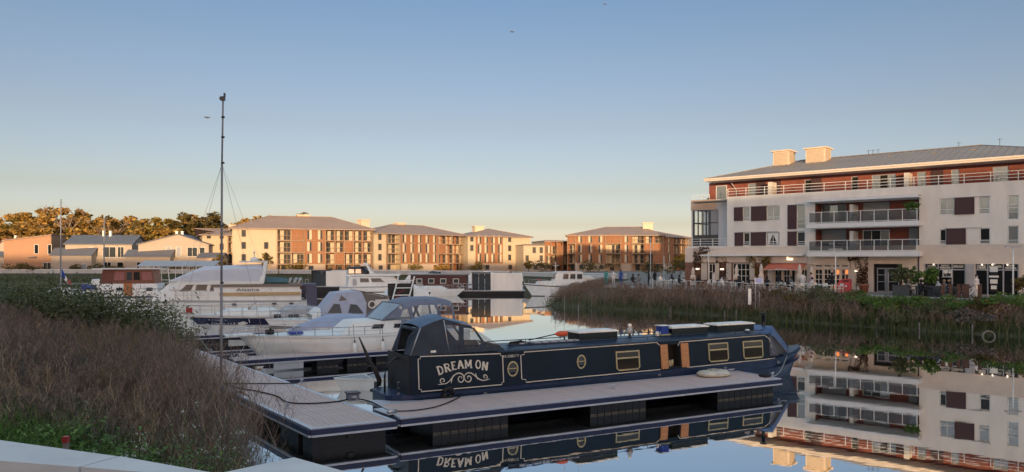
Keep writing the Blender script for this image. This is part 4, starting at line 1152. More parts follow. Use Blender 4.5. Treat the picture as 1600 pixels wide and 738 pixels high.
# hull
st = [(-2.35, .62), (-2.2, .80), (-1.95, .95), (-1.6, 1.03), (-1.0, 1.05), (3, 1.05), (8, 1.05), (12.5, 1.05), (13.6, 1.02), (14.4, .93), (15.1, .77), (15.7, .55), (16.15, .30), (16.42, .06)]
b = MB(); rings = []
for s, hb in st:
    g = gun(s); k = 1.0 if s < 13.5 else max(.05, 1 - (s - 13.5) / 3.2)
    bw = hb * (.97 if s < 13.5 else .97 * k + .0)
    xs = s - (0 if s < 13.5 else .16 * (s - 13.5) * .6)
    rake = 0 if s < 14 else (s - 14) * .20
    low = [(s - rake, BC - bw * .98, -.25), (s - rake, BC - bw, .02), (s - rake * .5, BC - (hb * .6 + bw * .4), g * .5), (s, BC - hb, g - .07), (s, BC - hb - .0, g)]
    rings.append(low + [(p[0], BW - p[1], p[2]) for p in reversed(low)])
b.loft(rings, True, True)
hull = b.build('hull', M['nb_hull'], NB)
for off, hh, pr in ((-.09, .07, .035), (-.40, .045, .025)):
    b = MB()
    for sgn in (0, 1):
        rr = []
        for s, hb in st:
            z = gun(s) + off
            yb = hb + pr * (1 if off > -.2 else .9)
            yo = BC - yb if sgn == 0 else BC + yb
            yi = BC - hb * .8 if sgn == 0 else BC + hb * .8
            rr.append([(s + .0, yo, z), (s, yi, z), (s, yi, z + hh), (s, yo, z + hh)])
        b.loft(rr, True, True)
    b.build('rubbing_strake', M['nb_hull'], hull)
# cabin: near and far sides lean in slightly, near side has the hatch opening
def ys(z): return .085 + .10 * (z - .8) / 1.1
ZB, ZT = .74, 1.90
CS0, CS1 = -1.69, 13.72
HA, HB_ = SX(1048.5), SX(1066)
HZ0, HZ1 = .90, 1.74
b = MB()
def side(b, s0, s1, z0, z1, far=False):
    a, c = ys(z0), ys(z1)
    if far: a, c = BW - a, BW - c
    b.poly([(s0, a, z0), (s1, a, z0), (s1, c, z1), (s0, c, z1)])
for f in (False, True):
    if f: side(b, CS0, CS1, ZB, ZT, True)
    else: side(b, CS0, HA, ZB, ZT); side(b, HB_, CS1, ZB, ZT); side(b, HA, HB_, ZB, HZ0); side(b, HA, HB_, HZ1, ZT)
for s in (CS0, CS1): b.poly([(s, ys(ZB), ZB), (s, BW - ys(ZB), ZB), (s, BW - ys(ZT), ZT), (s, ys(ZT), ZT)])
b.build('cabin', M['nb_cabin'], NB)
b = MB().poly([(HA, ys(HZ0) + .35, HZ0 - .1), (HB_, ys(HZ0) + .35, HZ0 - .1), (HB_, ys(HZ1) + .35, HZ1 + .1), (HA, ys(HZ1) + .35, HZ1 + .1)])
for s in (HA, HB_): b.poly([(s, ys(HZ0), HZ0), (s, ys(HZ0) + .35, HZ0), (s, ys(HZ1) + .35, HZ1), (s, ys(HZ1), HZ1)])
b.poly([(HA, ys(HZ0), HZ0), (HB_, ys(HZ0), HZ0), (HB_, ys(HZ0) + .35, HZ0), (HA, ys(HZ0) + .35, HZ0)])
hi = b.build('hatch', M['interior'], NB)
MB().box(HA + .12, HA + .3, .3, .4, HZ0, HZ0 + .22).tube([(HB_ - .2, .32, HZ0), (HB_ - .2, .32, HZ0 + .25)], .05, 6).build('shelf_items', M['brass'], hi)
# roof with camber and handrail
b = MB(); rr = []
R0 = SX(785)
for s in (R0 - .1, 4, 8, CS1 + .12):
    pr = [(s, ys(ZT) - .04, ZT - .035), (s, ys(ZT) - .04, ZT + .01), (s, .45, ZT + .085), (s, BC, ZT + .11), (s, BW - .45, ZT + .085), (s, BW - ys(ZT) + .04, ZT + .01), (s, BW - ys(ZT) + .04, ZT - .035)]
    rr.append(pr)
b.smooth = False
b.loft(rr, True, True)
b.build('roof', M['nb_roof'], NB)
b = MB()
for y in (.34, BW - .34): b.tube([(R0 + .3, y, ZT + .15), (CS1 - .1, y, ZT + .15)], .018, 6)
for k in range(9):
    s = R0 + .4 + k * (CS1 - .6 - R0) / 8
    for y in (.34, BW - .34): b.tube([(s, y, ZT + .04), (s, y, ZT + .15)], .012, 5)
b.build('grab_rail', M['nb_hull'], NB)
# coach lines (raised painted mouldings) on the near side
def sp(s, z, off=.006):
    return (s, ys(z) - off, z)
def ribbon(b, pts, w_, off=.006, closed=False, widths=None):
    """thin raised band following (s, z) points on the cabin side"""
    n = len(pts); L_, R_ = [], []
    for i, p in enumerate(pts):
        a = pts[(i - 1) % n] if (closed or i > 0) else p
        c = pts[(i + 1) % n] if (closed or i < n - 1) else p
        d = Vector((c[0] - a[0], c[1] - a[1]))
        if d.length < 1e-9: d = Vector((1, 0))
        d.normalize(); nrm = Vector((-d.y, d.x)); ww = (widths[i] if widths else w_) / 2
        L_.append((p[0] + nrm.x * ww, p[1] + nrm.y * ww)); R_.append((p[0] - nrm.x * ww, p[1] - nrm.y * ww))
    v = []
    for l, r2 in zip(L_, R_): v += [sp(*l, off), sp(*r2, off), sp(*l, -.002), sp(*r2, -.002)]
    fs = []
    m_ = n if closed else n - 1
    for i in range(m_):
        a, c = i * 4, ((i + 1) % n) * 4
        fs += [(a, a + 1, c + 1, c), (a, c, c + 2, a + 2), (a + 1, a + 3, c + 3, c + 1)]
    b.add(v, fs)
def panel(s0, s1, z0a, z0b, z1a, z1b, notch=.07, skip=None):
    k = notch
    lo = lambda s: z0a + (z0b - z0a) * (s - s0) / (s1 - s0)
    hi_ = lambda s: z1a + (z1b - z1a) * (s - s0) / (s1 - s0)
    pts = [(s0 + k, lo(s0)), (s1 - k, lo(s1)), (s1 - k, lo(s1) + k), (s1, lo(s1) + k), (s1, hi_(s1) - k), (s1 - k, hi_(s1) - k), (s1 - k, hi_(s1)), (s0 + k, hi_(s0)), (s0 + k, hi_(s0) - k), (s0, hi_(s0) - k), (s0, lo(s0) + k), (s0 + k, lo(s0) + k)]
    # soften the scalloped corners
    return pts
b = MB()
zl = lambda px, py: SZ(px, py)
p1 = panel(SX(656.5), SX(789), zl(658, 613), zl(789, 601.5), zl(658, 558.5), zl(789, 553.5))
ribbon(b, p1, .030, closed=True); b.build('coach_line', M['cream_line'], NB)
b = MB()
q = [(SX(1034.5), zl(1034, 578)), (SX(824), zl(824, 598)), (SX(824), zl(824, 594)), (SX(817.5), zl(818, 593)), (SX(817.5), zl(818, 556)), (SX(823), zl(823, 555)), (SX(823), zl(823, 551.3)), (SX(1031), zl(1031, 536)), (SX(1034), zl(1034, 539.5)), (SX(1037), zl(1037, 540.5))]
ribbon(b, q, .030); b.build('coach_line', M['cream_line'], NB)
b = MB()
q = [(SX(1064), zl(1064, 541)), (SX(1067), zl(1067, 535.2)), (SX(1200), zl(1200, 524.8)), (SX(1207), zl(1207, 530)), (SX(1214), zl(1214, 560.3)), (SX(1076), zl(1076, 574.8))]
ribbon(b, q, .030); b.build('coach_line', M['cream_line'], NB)
# lettering: drawn on the panel in its own place
ZX = lambda x: SX(640 + x / 8.2)
ZZ = lambda x, y: SZ(640 + x / 8.2, 540 + y / 8.2)
def zp(x, y): return (ZX(x), ZZ(x, y))
LET = {'D': ([[(.16, 0), (.16, 1)]], [[(.16, .96), (.42, .95), (.66, .80), (.72, .5), (.66, .2), (.42, .05), (.16, .04)]], [(.0, .16, 1), (.0, .16, 0)]),
       'R': ([[(.16, 0), (.16, 1)], [(.42, .5), (.72, .03)]], [[(.16, .96), (.48, .95), (.66, .86), (.67, .64), (.5, .52), (.16, .50)]], [(.0, .3, 0), (.62, .85, 0), (0, .16, 1)]),
       'E': ([[(.16, 0), (.16, 1)]], [[(.16, .95), (.66, .95)], [(.16, .52), (.5, .52)], [(.16, .05), (.68, .05)]], [(0, .16, 1), (0, .16, 0)]),
       'A': ([[(.08, 0), (.40, 1)], [(.42, 1), (.76, 0)]], [[(.2, .36), (.62, .36)]], [(-.02, .24, 0), (.58, .88, 0)]),
       'M': ([[(.14, 0), (.14, 1)], [(.16, 1), (.47, .2)], [(.47, .2), (.78, 1)], [(.80, 0), (.80, 1)]], [], [(0, .28, 0), (.66, .94, 0), (.02, .16, 1), (.8, .92, 1)]),
       'O': ([], [[(.38 + .30 * math.cos(t), .5 + .46 * math.sin(t)) for t in [2 * PI * k / 20 for k in range(21)]]], []),
       'N': ([[(.14, 0), (.14, 1)], [(.16, 1), (.68, .02)], [(.70, 0), (.70, 1)]], [], [(0, .28, 0), (.02, .16, 1), (.58, .84, 1)])}
def letter(ch, cx, cy, wd, ht, rot):
    b = MB(); ca, sa = math.cos(rot), math.sin(rot); n_ = [0]
    def T(p):
        x, y = (p[0] - .42) * wd, -(p[1] - .5) * ht
        return zp(cx + x * ca - y * sa, cy + x * sa + y * ca)
    def R_(pts, w_):
        n_[0] += 1
        ribbon(b, [T(p) for p in pts], w_, off=.007 + .0006 * n_[0])
    stems, thin, ser = LET[ch]
    k = .058 if ch not in 'M' else .048
    for s_ in stems: R_(s_, k)
    for s_ in thin: R_(s_, .042 if ch in 'DO' else .034)
    for x0, x1, y in ser: R_([(x0, y + (.04 if y == 0 else -.04)), (x1, y + (.04 if y == 0 else -.04))], .03)
    return b
lt = None
for ch, cx, cy, wd, ht, rot in (('D', 416, 324, 98, 108, -.27), ('R', 507, 292, 98, 104, -.20), ('E', 597, 266, 92, 104, -.13), ('A', 677, 251, 98, 104, -.07), ('M', 772, 246, 102, 104, -.03), ('O', 908, 251, 94, 108, .05), ('N', 990, 271, 94, 106, .14)):
    letter(ch, cx, cy, wd, ht, rot).build('letter', M['cream_line'], NB)
def smooth_pts(pts, n=4):
    P_ = [Vector(p) for p in pts]; o_ = []
    for i in range(len(P_) - 1):
        p0, p1, p2, p3 = P_[max(i - 1, 0)], P_[i], P_[i + 1], P_[min(i + 2, len(P_) - 1)]
        for k in range(n):
            t = k / n
            v = .5 * ((2 * p1) + (p2 - p0) * t + (2 * p0 - 5 * p1 + 4 * p2 - p3) * t * t + (3 * p1 - p0 - 3 * p2 + p3) * t ** 3)
            o_.append((v.x, v.y))
    o_.append((P_[-1].x, P_[-1].y)); return o_
b = MB(); i = 0
for cv, w_ in (([(378, 506), (430, 502), (480, 494), (530, 462), (572, 410), (620, 370), (668, 362), (704, 385), (716, 430), (692, 472), (658, 472), (640, 438), (658, 406), (684, 410), (686, 432)], .034),
           ([(716, 425), (730, 385), (768, 358), (812, 362), (852, 390), (900, 430), (950, 452), (1000, 447), (1046, 434)], .034),
           ([(718, 420), (742, 466), (786, 468), (808, 432), (792, 400), (762, 404), (766, 428)], .034),
           ([(440, 500), (412, 478), (414, 446), (440, 430), (462, 446), (456, 470), (440, 470)], .028),
           ([(1004, 446), (1014, 418), (1004, 390), (984, 382), (968, 398), (978, 420), (992, 416)], .028),
           ([(548, 490), (560, 440), (580, 385)], .026), ([(866, 362), (876, 400), (892, 444)], .026)):
    i += 1
    pts = smooth_pts([zp(*c) for c in cv]); n = len(pts)
    ribbon(b, pts, w_, off=.006 + i * .0007, widths=[w_ * (.45 + .55 * min(1, 4 * min(k, n - 1 - k) / n)) for k in range(n)])
b.build('scroll', M['cream_line'], NB)
# registration number: small characters
def text_on_side(txt, px0, px1, py, hz, par, mt='cream_line'):
    cu = bpy.data.curves.new('registration_number', 'FONT'); cu.body = txt; cu.extrude = .002; cu.size = 1
    t = bpy.data.objects.new('tmp', cu); COL.objects.link(t)
    dg = bpy.context.evaluated_depsgraph_get(); me = bpy.data.meshes.new_from_object(t.evaluated_get(dg))
    bpy.data.objects.remove(t)
    xs_ = [v.co.x for v in me.vertices]; ys_ = [v.co.y for v in me.vertices]
    x0, x1, y0, y1 = min(xs_), max(xs_), min(ys_), max(ys_)
    s0, s1 = SX(px0), SX(px1); z0 = SZ((px0 + px1) / 2, py)
    for v in me.vertices:
        s = s0 + (v.co.x - x0) / (x1 - x0) * (s1 - s0); z = z0 + (v.co.y - y0) / (y1 - y0) * hz - hz / 2 + (s - (s0 + s1) / 2) * .01
        v.co = (s, ys(z) - .004 + v.co.z * .5, z)
    me.materials.clear(); me.materials.append(M[mt])
    return link('registration_number', me, par)
text_on_side('PA 038817 F', 790, 814.5, 557.5, .088, NB)
# portholes and windows
def porthole(px, py, rx, rz_):
    s, z = SX(px), SZ(px, py)
    y = ys(z)
    pr = MB()
    pr.ring((s, 0, z), .80, 1.0, y - .035, y - .004, 28, sx=rx, sz=rz_)
    o = pr.build('porthole', M['brass'], NB)
    n = 24
    MB().add([(s + rx * .82 * math.cos(2 * PI * k / n), y - .010, z + rz_ * .82 * math.sin(2 * PI * k / n)) for k in range(n)], [tuple(range(n - 1, -1, -1))]).build('pane', M['glass'], o)
    MB().box(s - rx * .8, s + rx * .8, y - .025, y - .012, z + .0, z + .025).build('bar', M['brass'], o)
porthole(803.8, 577.2, .200, .255); porthole(911.3, 566, .185, .245)
def nwindow(x0, x1, y0l, y1l):
    s0, s1 = SX(x0), SX(x1); xm = (x0 + x1) / 2; z1, z0 = SZ(xm, y0l), SZ(xm, y1l)
    y = ys((z0 + z1) / 2) + .01
    b = MB(); t = .045
    yb, yt = ys(z0), ys(z1)
    def bx(a, c, e, f): b.slab([sp(a, e, .035), sp(c, e, .035), sp(c, f, .035), sp(a, f, .035)], (0, .034, 0))
    ch_ = .09
    bx(s0, s0 + t, z0 + ch_, z1 - .02); bx(s1 - t, s1, z0 + ch_, z1 - .02); bx(s0, s1, z1 - t, z1); bx(s0 + ch_, s1 - ch_, z0, z0 + t)
    for a, c in ((s0, s0 + ch_), (s1, s1 - ch_)):
        k = 1 if c > a else -1
        b.slab([sp(a, z0 + ch_, .034), sp(c, z0, .034), sp(c, z0 + t, .034), sp(a + k * t, z0 + ch_, .034)], (0, .033, 0))
    zm = z0 + (z1 - z0) * .64
    bx(s0 + t, s1 - t, zm - .025, zm + .025)
    o = b.build('window', M['brass'], NB)
    for e, f, mt in ((z0 + t, zm - .025, 'darkglass'), (zm + .025, z1 - t, 'glass')):
        MB().slab([sp(s0 + t, e, .012), sp(s1 - t, e, .012), sp(s1 - t, f, .012), sp(s0 + t, f, .012)], (0, .008, 0)).build('pane', M[mt], o)
nwindow(965.5, 1002.5, 549, 579); nwindow(1110.5, 1141.5, 536.5, 565.5); nwindow(1164.5, 1195.5, 533, 560.5)
# hatch doors
for x0, x1 in ((1035.5, 1046.5), (1067.5, 1079)):
    xm = (x0 + x1) / 2
    z0, z1 = .87, 1.76
    a, c = SX(x0), SX(x1)
    MB().slab([sp(a, z0, .05), sp(c, z0, .05), sp(c, z1, .05), sp(a, z1, .05)], (0, .035, 0)).slab([sp(a + .05, z0 + .06, .058), sp(c - .05, z0 + .06, .058), sp(c - .05, z1 - .06, .058), sp(a + .05, z1 - .06, .058)], (0, .0075, 0)).build('hatch_door', M['wood'], NB)
for px, py in ((1030, 585), (1216, 566), (758, 616), (1133, 575)):
    s, z = SX(px), SZ(px, py)
    MB().ring((s, 0, z), .03, .06, -.03, -.005 + .02, 12).build('fairlead', M['steel'], NB)
# black transom bulkhead trim and grab handle, stern tyre fender
MB().box(CS0 - .035, CS0 - .003, ys(ZB) + .02, BW - ys(ZB) - .02, .60, ZT + .03).build('stern_bulkhead', M['black'], NB)
MB().tube([(CS0 - .05, .8, 1.05), (CS0 - .12, .8, 1.05), (CS0 - .12, .8, .85), (CS0 - .05, .8, .85)], .018, 6).build('handle', M['steel'], NB)
s_, z_ = SX(698), .68
MB().tube([(s_ + .16 * math.cos(t), -.12, z_ + .05 + .16 * math.sin(t)) for t in [2 * PI * k / 12 for k in range(13)]], .07, 7).build('tyre_fender', M['rubber'], NB)
# stern canopy
HW0, HW1 = ys(ZT) + .0, BW - ys(ZT)
zs = ZT + .02
rk = [( -1.22, 2.80), (-.85, 2.95), (-.5, 3.04)]
def arch(s, z, n=7, crown=.10):
    return [(s, HW0 + .03 + (HW1 - HW0 - .06) * k / (n - 1), z + crown * math.sin(PI * k / (n - 1)) ** .8) for k in range(n)]
b = MB(); b.smooth = True
b.loft([arch(-1.30, 2.77, crown=.08), arch(-1.22, 2.81), arch(-.85, 2.95), arch(-.5, 3.04), arch(-.40, 3.0)], False, False)
b.smooth = False
b.loft([arch(-.40, 3.0), arch(-.05, 2.9), arch(.45, 2.78)], False, False)
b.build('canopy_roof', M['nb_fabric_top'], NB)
b = MB()
def cp(s, z, far=False):                                       # point on the canopy side
    k = (z - zs) / 1.1
    y = HW0 + .03 * k
    return (s, (BW - y) if far else y, z)
for far in (False, True):
    b.poly([cp(-1.62, zs, far), cp(-.0, zs, far), cp(.05, 2.2, far), cp(-.52, 2.86, far), cp(-1.30, 2.77, far)])
    b.poly([cp(-1.30, 2.77, far), cp(-.52, 2.86, far), cp(.02, 2.80, far), cp(.08, 2.88, far), cp(-.40, 3.0, far), cp(-.5, 3.04, far), cp(-.85, 2.95, far), cp(-1.22, 2.81, far)])
    b.poly([cp(.0, zs, far), cp(.18, zs, far), cp(.20, 2.83, far), cp(.02, 2.87, far)])
    b.poly([cp(.18, zs, far), cp(1.62, zs, far), cp(1.45, 2.12, far), cp(.19, 2.16, far)])
    b.poly([cp(.20, 2.72, far), cp(.56, 2.66, far), cp(.45, 2.78, far), cp(.20, 2.83, far)])
    b.poly([cp(.50, 2.70, far), cp(.58, 2.70, far), cp(1.0, 2.14, far), cp(.88, 2.15, far)])
b.poly([cp(.45, 2.78), cp(.45, 2.78, True), cp(.56, 2.66, True), cp(.56, 2.66)]); b.poly([cp(1.45, 2.12), cp(1.45, 2.12, True), cp(1.66, zs, True), cp(1.66, zs)])
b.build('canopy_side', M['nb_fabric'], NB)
b = MB()
for far in (False, True):
    b.poly([cp(-.50, 2.84, far), cp(.02, 2.24, far), cp(.02, 2.80, far)])
    b.poly([cp(.20, 2.16, far), cp(.88, 2.15, far), cp(.52, 2.68, far), cp(.20, 2.72, far)])
    b.poly([cp(.62, 2.66, far), cp(1.02, 2.14, far), cp(1.45, 2.12, far)])
b.poly([cp(.60, 2.64), cp(.60, 2.64, True), cp(1.43, 2.13, True), cp(1.43, 2.13)])
b.build('canopy_window', M['clearpvc'], NB)
# rolled rear opening: frame tubes, hanging flaps
b = MB()
for y in (HW0 + .02, HW1 - .02): b.tube([(-1.62, y, zs), (-1.28, y, 2.78)], .022, 6); b.tube([(-.3, y, zs), (-.5, y, 3.0)], .02, 6)
b.tube([(-1.27, HW0 + .05, 2.74), (-1.27, HW1 - .05, 2.74)], .022, 6)
b.build('canopy_frame', M['steel'], NB)
b = MB()
b.poly([(-1.60, HW0 + .02, zs), (-1.29, HW0 + .04, 2.76), (-1.31, HW0 + .34, 2.76), (-1.5, HW0 + .55, 2.45), (-1.62, HW0 + .62, zs)])
b.poly([(-1.62, HW1 - .02, zs), (-1.30, HW1 - .04, 2.77), (-1.31, HW1 - .16, 2.76), (-1.55, HW1 - .30, zs)])
b.tube([(-1.32, HW0 + .3, 2.68), (-1.33, BC, 2.71), (-1.32, HW1 - .15, 2.70)], .06, 6)
b.build('canopy_flap', M['nb_fabric'], NB)
MB().box(-.95, -.78, HW0 - .03, HW0 - .012, 1.99, 2.06).build('canopy_label', M['white'], NB)
# stern lettering board under canopy: dark bulwark and swan-neck tiller
MB().tube([(-2.15, BC, .5), (-2.15, BC, 1.25), (-2.1, BC, 1.5), (-1.9, BC, 1.72), (-1.5, BC + .05, 1.86)], .035, 8).build('tiller', M['black'], NB)
# bow cover
b = MB(); b.smooth = False
bw_ = lambda s: .62 if s < 14 else .62 - (s - 14) * .22
R_ = []
for s, z0, hw in ((CS1 + .02, ZT + .12, .88), (14.05, ZT + .10, .84)): R_.append((s, z0, hw))
ztp = ZT + .30
b.poly([(13.25, .32, ZT + .06), (14.15, .36, ztp - .02), (14.15, BW - .36, ztp - .02), (13.25, BW - .32, ZT + .06)])
b.poly([(14.15, .36, ztp - .02), (15.35, .62, 1.22), (15.35, BW - .62, 1.22), (14.15, BW - .36, ztp - .02)])
for f in (False, True):
    Y = lambda y: BW - y if f else y
    b.poly([(13.25, Y(.30), ZT + .06), (13.72, Y(.18), ZT), (14.0, Y(.2), 1.75), (14.15, Y(.36), ztp - .02)])
    b.poly([(14.15, Y(.358), ztp - .02), (14.02, Y(.22), 1.72), (15.12, Y(.50), 1.0), (15.36, Y(.62), 1.2)])
b.build('bow_cover', M['bluecover'], NB)
b = MB()
for f in (False, True):
    Y = lambda y: BW - y if f else y
    b.poly([(13.74, Y(.14), .98), (15.05, Y(.42), 1.02), (13.98, Y(.21), 1.78), (13.74, Y(.19), 1.86)])
b.build('bow_curtain', M['darkgrey'], NB)
b = MB()
for k in range(5):
    t = k / 4.5
    b.bar((13.80 + .10 * k, .12, .99), (13.80 + .06 * k, .175, 1.78 - .09 * k), .045, .02)
b.bar((13.95, .16, 1.82), (15.10, .42, 1.0), .06, .03)
b.build('curtain_fold', M['greycanvas'], NB)
b = MB(); rr = []
for s, hb in [(14.6, .86), (15.2, .72), (15.75, .50), (16.2, .24), (16.46, .03)]:
    g = gun(s); rr.append([(s, BC - hb, g), (s, BC - hb, g + .06), (s, BC + hb, g + .06), (s, BC + hb, g)])
b.loft(rr, True, True)
b.build('foredeck', M['nb_roof'], NB)
MB().tube([(15.35, BC - .3, 1.0), (15.45, BC - .3, 1.28), (15.65, BC, 1.36), (15.45, BC + .3, 1.28), (15.35, BC + .3, 1.0)], .05, 7).build('bow_fender', M['rubber'], NB)
# roof furniture: lockers with white lids are lifted on and off
def locker(px0, px1, wa, wb, ht, label, lid='white'):
    s0, s1 = SX(px0, wa), SX(px1, wa)
    zr = ZT + .10
    r = thing('roof_locker', label, 'locker', (0, 0, 0), NB.rotation_euler.z, 'lockers on the narrowboat roof')
    r.location = (-1.62 + ADX * s0 - ADY * wa, 23.9 + ADY * s0 + ADX * wa, zr)
    L, W_ = s1 - s0, wb - wa
    MB().box(.04, L - .04, .03, W_ - .03, -.06, ht).build('body', M['nb_green'], r)
    b = MB(); b.slab([(0, 0, ht + .003), (L, 0, ht + .003), (L, W_, ht + .003), (0, W_, ht + .003)], (0, 0, .045)); b.slab([(.06, .06, ht + .049), (L - .06, .06, ht + .049), (L - .06, W_ - .06, ht + .049), (.06, W_ - .06, ht + .049)], (0, 0, .02))
    b.build('lid', M[lid], r)
    return r
locker(904, 967, .55, 1.35, .29, 'green roof locker with white lid beside the orange paddle')
locker(1050, 1108, .50, 1.35, .28, 'green roof locker behind the blue crate')
locker(1121, 1180, .70, 1.50, .27, 'green roof locker nearest the stove chimney')
def on_roof(px, w_, z=.11): s = SX(px, w_); return (-1.62 + ADX * s - ADY * w_, 23.9 + ADY * s + ADX * w_, ZT + z)
RZ = NB.rotation_euler.z
r = thing('plank', 'long grey boarding plank lying on the narrowboat roof', 'plank', on_roof(812, .55, .13), RZ)
MB().box(0, SX(905, .55) - SX(812, .55), 0, .30, 0, .05).build('board', M['lightgrey'], r)
b = MB()
for k in range(7): b.box(.2 + k * .33, .24 + k * .33, -.008, .308, .005, .058)
b.build('cleat_strip', M['darkgrey'], r)
r = thing('paddle', 'orange bladed paddle lying along the narrowboat roof', 'paddle', on_roof(830, 1.05, .2), RZ)
LP = SX(868, 1.05) - SX(830, 1.05)
MB().tube([(-.1, 0, 0), (LP, 0, .16)], .02, 6).build('shaft', M['black'], r)
b = MB(); b.smooth = True
rings = [[(LP + t, .12 * k * math.cos(a), .16 + .105 * k * math.sin(a)) for a in [2 * PI * i / 12 for i in range(12)]] for t, k in ((-.02, .25), (.08, .75), (.18, 1), (.36, 1.0), (.46, .9))]
b.loft(rings); b.build('blade', M['orange'], r)
r = thing('roof_rope', 'dark coil of webbing lying by the canopy front on the narrowboat roof', 'rope', on_roof(795, .5, .1), RZ)
MB().tube([(0, 0, .04), (.5, .12, .05), (.9, .05, .04), (.7, .3, .08), (.2, .3, .06), (.1, .1, .1), (.6, .2, .12)], .045, 6).build('coil', M['rubber'], r)
def roof_part(name, px, w_, z=.11): return link(name, None, NB, (SX(px, w_), w_, ZT + z))
r = roof_part('ventilator', 984, .9, .08)
MB().lathe([(.11, 0), (.10, .04), (.045, .06), (.045, .16), (.10, .17)], (0, 0, 0), 10).build('base', M['black'], r)
MB().lathe([(.10, .171), (.13, .26), (.10, .36), (.06, .40)], (0, 0, 0), 10).build('body', M['lightgrey'], r)
MB().lathe([(.03, .40), (.07, .44), (.075, .49), (.04, .53), (0, .54)], (0, 0, 0), 10).build('cap', M['white'], r)
r = thing('crate', 'blue plastic crate on a lime board on the narrowboat roof', 'crate', on_roof(1034, .62, .14), RZ)
b = MB()
for k in range(4): b.box(.02, .36, .02, .36, .05 + k * .075, .11 + k * .075)
b.box(.05, .33, .05, .33, .04, .33); b.build('body', M['blue'], r)
MB().box(-.08, .55, -.03, .42, -.02, .045).build('board', M['yellowgreen'], r); MB().box(-.05, .44, 0, .38, .345, .37).build('lid', M['offwhite'], r)
r = thing('watering_can', 'pale watering can beside the blue crate', 'can', on_roof(1027, .7, .12), RZ)
MB().lathe([(.07, 0), (.08, .02), (.07, .15), (.05, .17)], (0, 0, 0), 10).build('body', M['offwhite'], r); MB().tube([(.06, 0, .03), (.15, 0, .1), (.18, 0, .16)], .015, 5).build('spout', M['offwhite'], r)
r = roof_part('stove_chimney', 1193, .75, .08)
MB().lathe([(.11, 0), (.11, .05), (.075, .06), (.075, .60), (.085, .60), (.085, .63)], (0, 0, 0), 12).build('pipe', M['black'], r)
MB().lathe([(.02, .63), (.02, .70), (.15, .70), (.15, .715), (.02, .74)], (0, 0, 0), 12).build('cap', M['black'], r)
for px, w_, hh in ((904, 1.1, 1.3), (882, 1.25, 1.6)):
    r = roof_part('whip_aerial', px, w_)
    MB().lathe([(.035, 0), (.03, .08), (.01, .1)], (0, 0, 0), 8).build('base', M['black'], r); MB().tube([(0, 0, .1), (.0, 0, hh)], .006, 4).build('rod', M['lightgrey'], r)
lying([on_roof(1055, .40, .05), on_roof(1075, .36, .045), on_roof(1095, .40, .05), on_roof(1115, .45, .06), on_roof(1135, .5, .08), on_roof(1165, .55, .09), on_roof(1186, .6, .1)], .014, 'rope', 'thin pale rope lying along the narrowboat roof edge', 'rope', 'paleline')
MB().lathe([(.0, 0), (.10, .02), (.11, .06), (.07, .10), (0, .11)], (SX(1168, .45), .45, ZT + .10), 10).build('dome_lamp', M['white'], NB)
# ------------------------------------------------------------------ the other boats: x from bow to stern, y across, z up from the water
def boat(name, label, cat, bow, direction, group='boats moored in the harbour'):
    return thing(name, label, cat, (bow[0], bow[1], 0), math.atan2(direction[1], direction[0]), group)
class Hull:
    def __init__(s, L, B, hb, hs, rake=.9, full=.42, stern=.88, flare=.12):
        s.L, s.B, s.hb, s.hs, s.rake, s.full, s.stern, s.flare = L, B, hb, hs, rake, full, stern, flare
    def half(s, t):
        if t < s.full: k = math.sin(PI / 2 * (t / s.full)) ** .85
        else: k = 1 - (1 - s.stern) * ((t - s.full) / (1 - s.full)) ** 2
        return max(.02, s.B / 2 * k)
    def h(s, t): return s.hb + (s.hs - s.hb) * (1 - (1 - t) ** 1.7)
    def pt(s, t, f, side=-1, out=0.0):
        """point on the topsides: t 0 bow..1 stern, f 0 waterline..1 sheer"""
        x = t * s.L + s.rake * (1 - f) * max(0, 1 - t * 2.2)
        k = (1 - s.flare * (1 - f)) * (1 if t > .3 else (.55 + .45 * (f * .6 + .4 * t / .3)))
        return (x, side * (s.half(t) * k + out), s.h(t) * f)
    def ts(s): return [0, .02, .05, .1, .16, .24, .34, .46, .6, .75, .9, 1.0]
    def build(s, par, mt, deckm='hullwhite', boot=None):
        b = MB(); rings = []
        for t in s.ts():
            fs = [-.25, 0.02, .35, .7, 1.0]
            l = [s.pt(t, f) for f in fs]; r = [s.pt(t, f, 1) for f in reversed(fs)]
            rings.append(l + r)
        b.smooth = True
        b.loft(rings, True, True)
        o = b.build('hull', M[mt], par)
        b = MB()
        b.loft([[(s.pt(t, 1)[0], s.pt(t, 1)[1] * .96, s.h(t) + .012), (s.pt(t, 1)[0], -s.pt(t, 1)[1] * .96, s.h(t) + .012)] for t in s.ts()], False, False)
        b.build('deck', M[deckm], par)
        return o
    def band(s, par, f0, f1, mt, name='stripe', t0=0.0, t1=1.0, out=.012, n=18):
        b = MB()
        for side in (-1, 1):
            rr = []
            for k in range(n + 1):
                t = t0 + (t1 - t0) * k / n
                rr.append([s.pt(t, f0, side, out), s.pt(t, f1, side, out), s.pt(t, f1, side, -.01), s.pt(t, f0, side, -.01)])
            b.loft(rr, True, True)
        return b.build(name, M[mt], par)
    def rail(s, par, t0, t1, hgt=.6, n=8, mt='steel'):
        b = MB()
        for side in (-1, 1):
            top = []
            for k in range(n + 1):
                t = t0 + (t1 - t0) * k / n; p = s.pt(t, 1, side, -.06); top.append((p[0], p[1], p[2] + hgt))
                b.bar(p, top[-1], .025)
            for a, c in zip(top, top[1:]): b.bar(a, c, .028)
            for a, c in zip(top, top[1:]): b.bar((a[0], a[1], a[2] - hgt * .5), (c[0], c[1], c[2] - hgt * .5), .012)
        b.bar(s.pt(t0, 1, -1, -.06)[:2] + (s.h(t0) + hgt,), s.pt(t0, 1, 1, -.06)[:2] + (s.h(t0) + hgt,), .028)
        return b.build('guard_rail', M[mt], par)
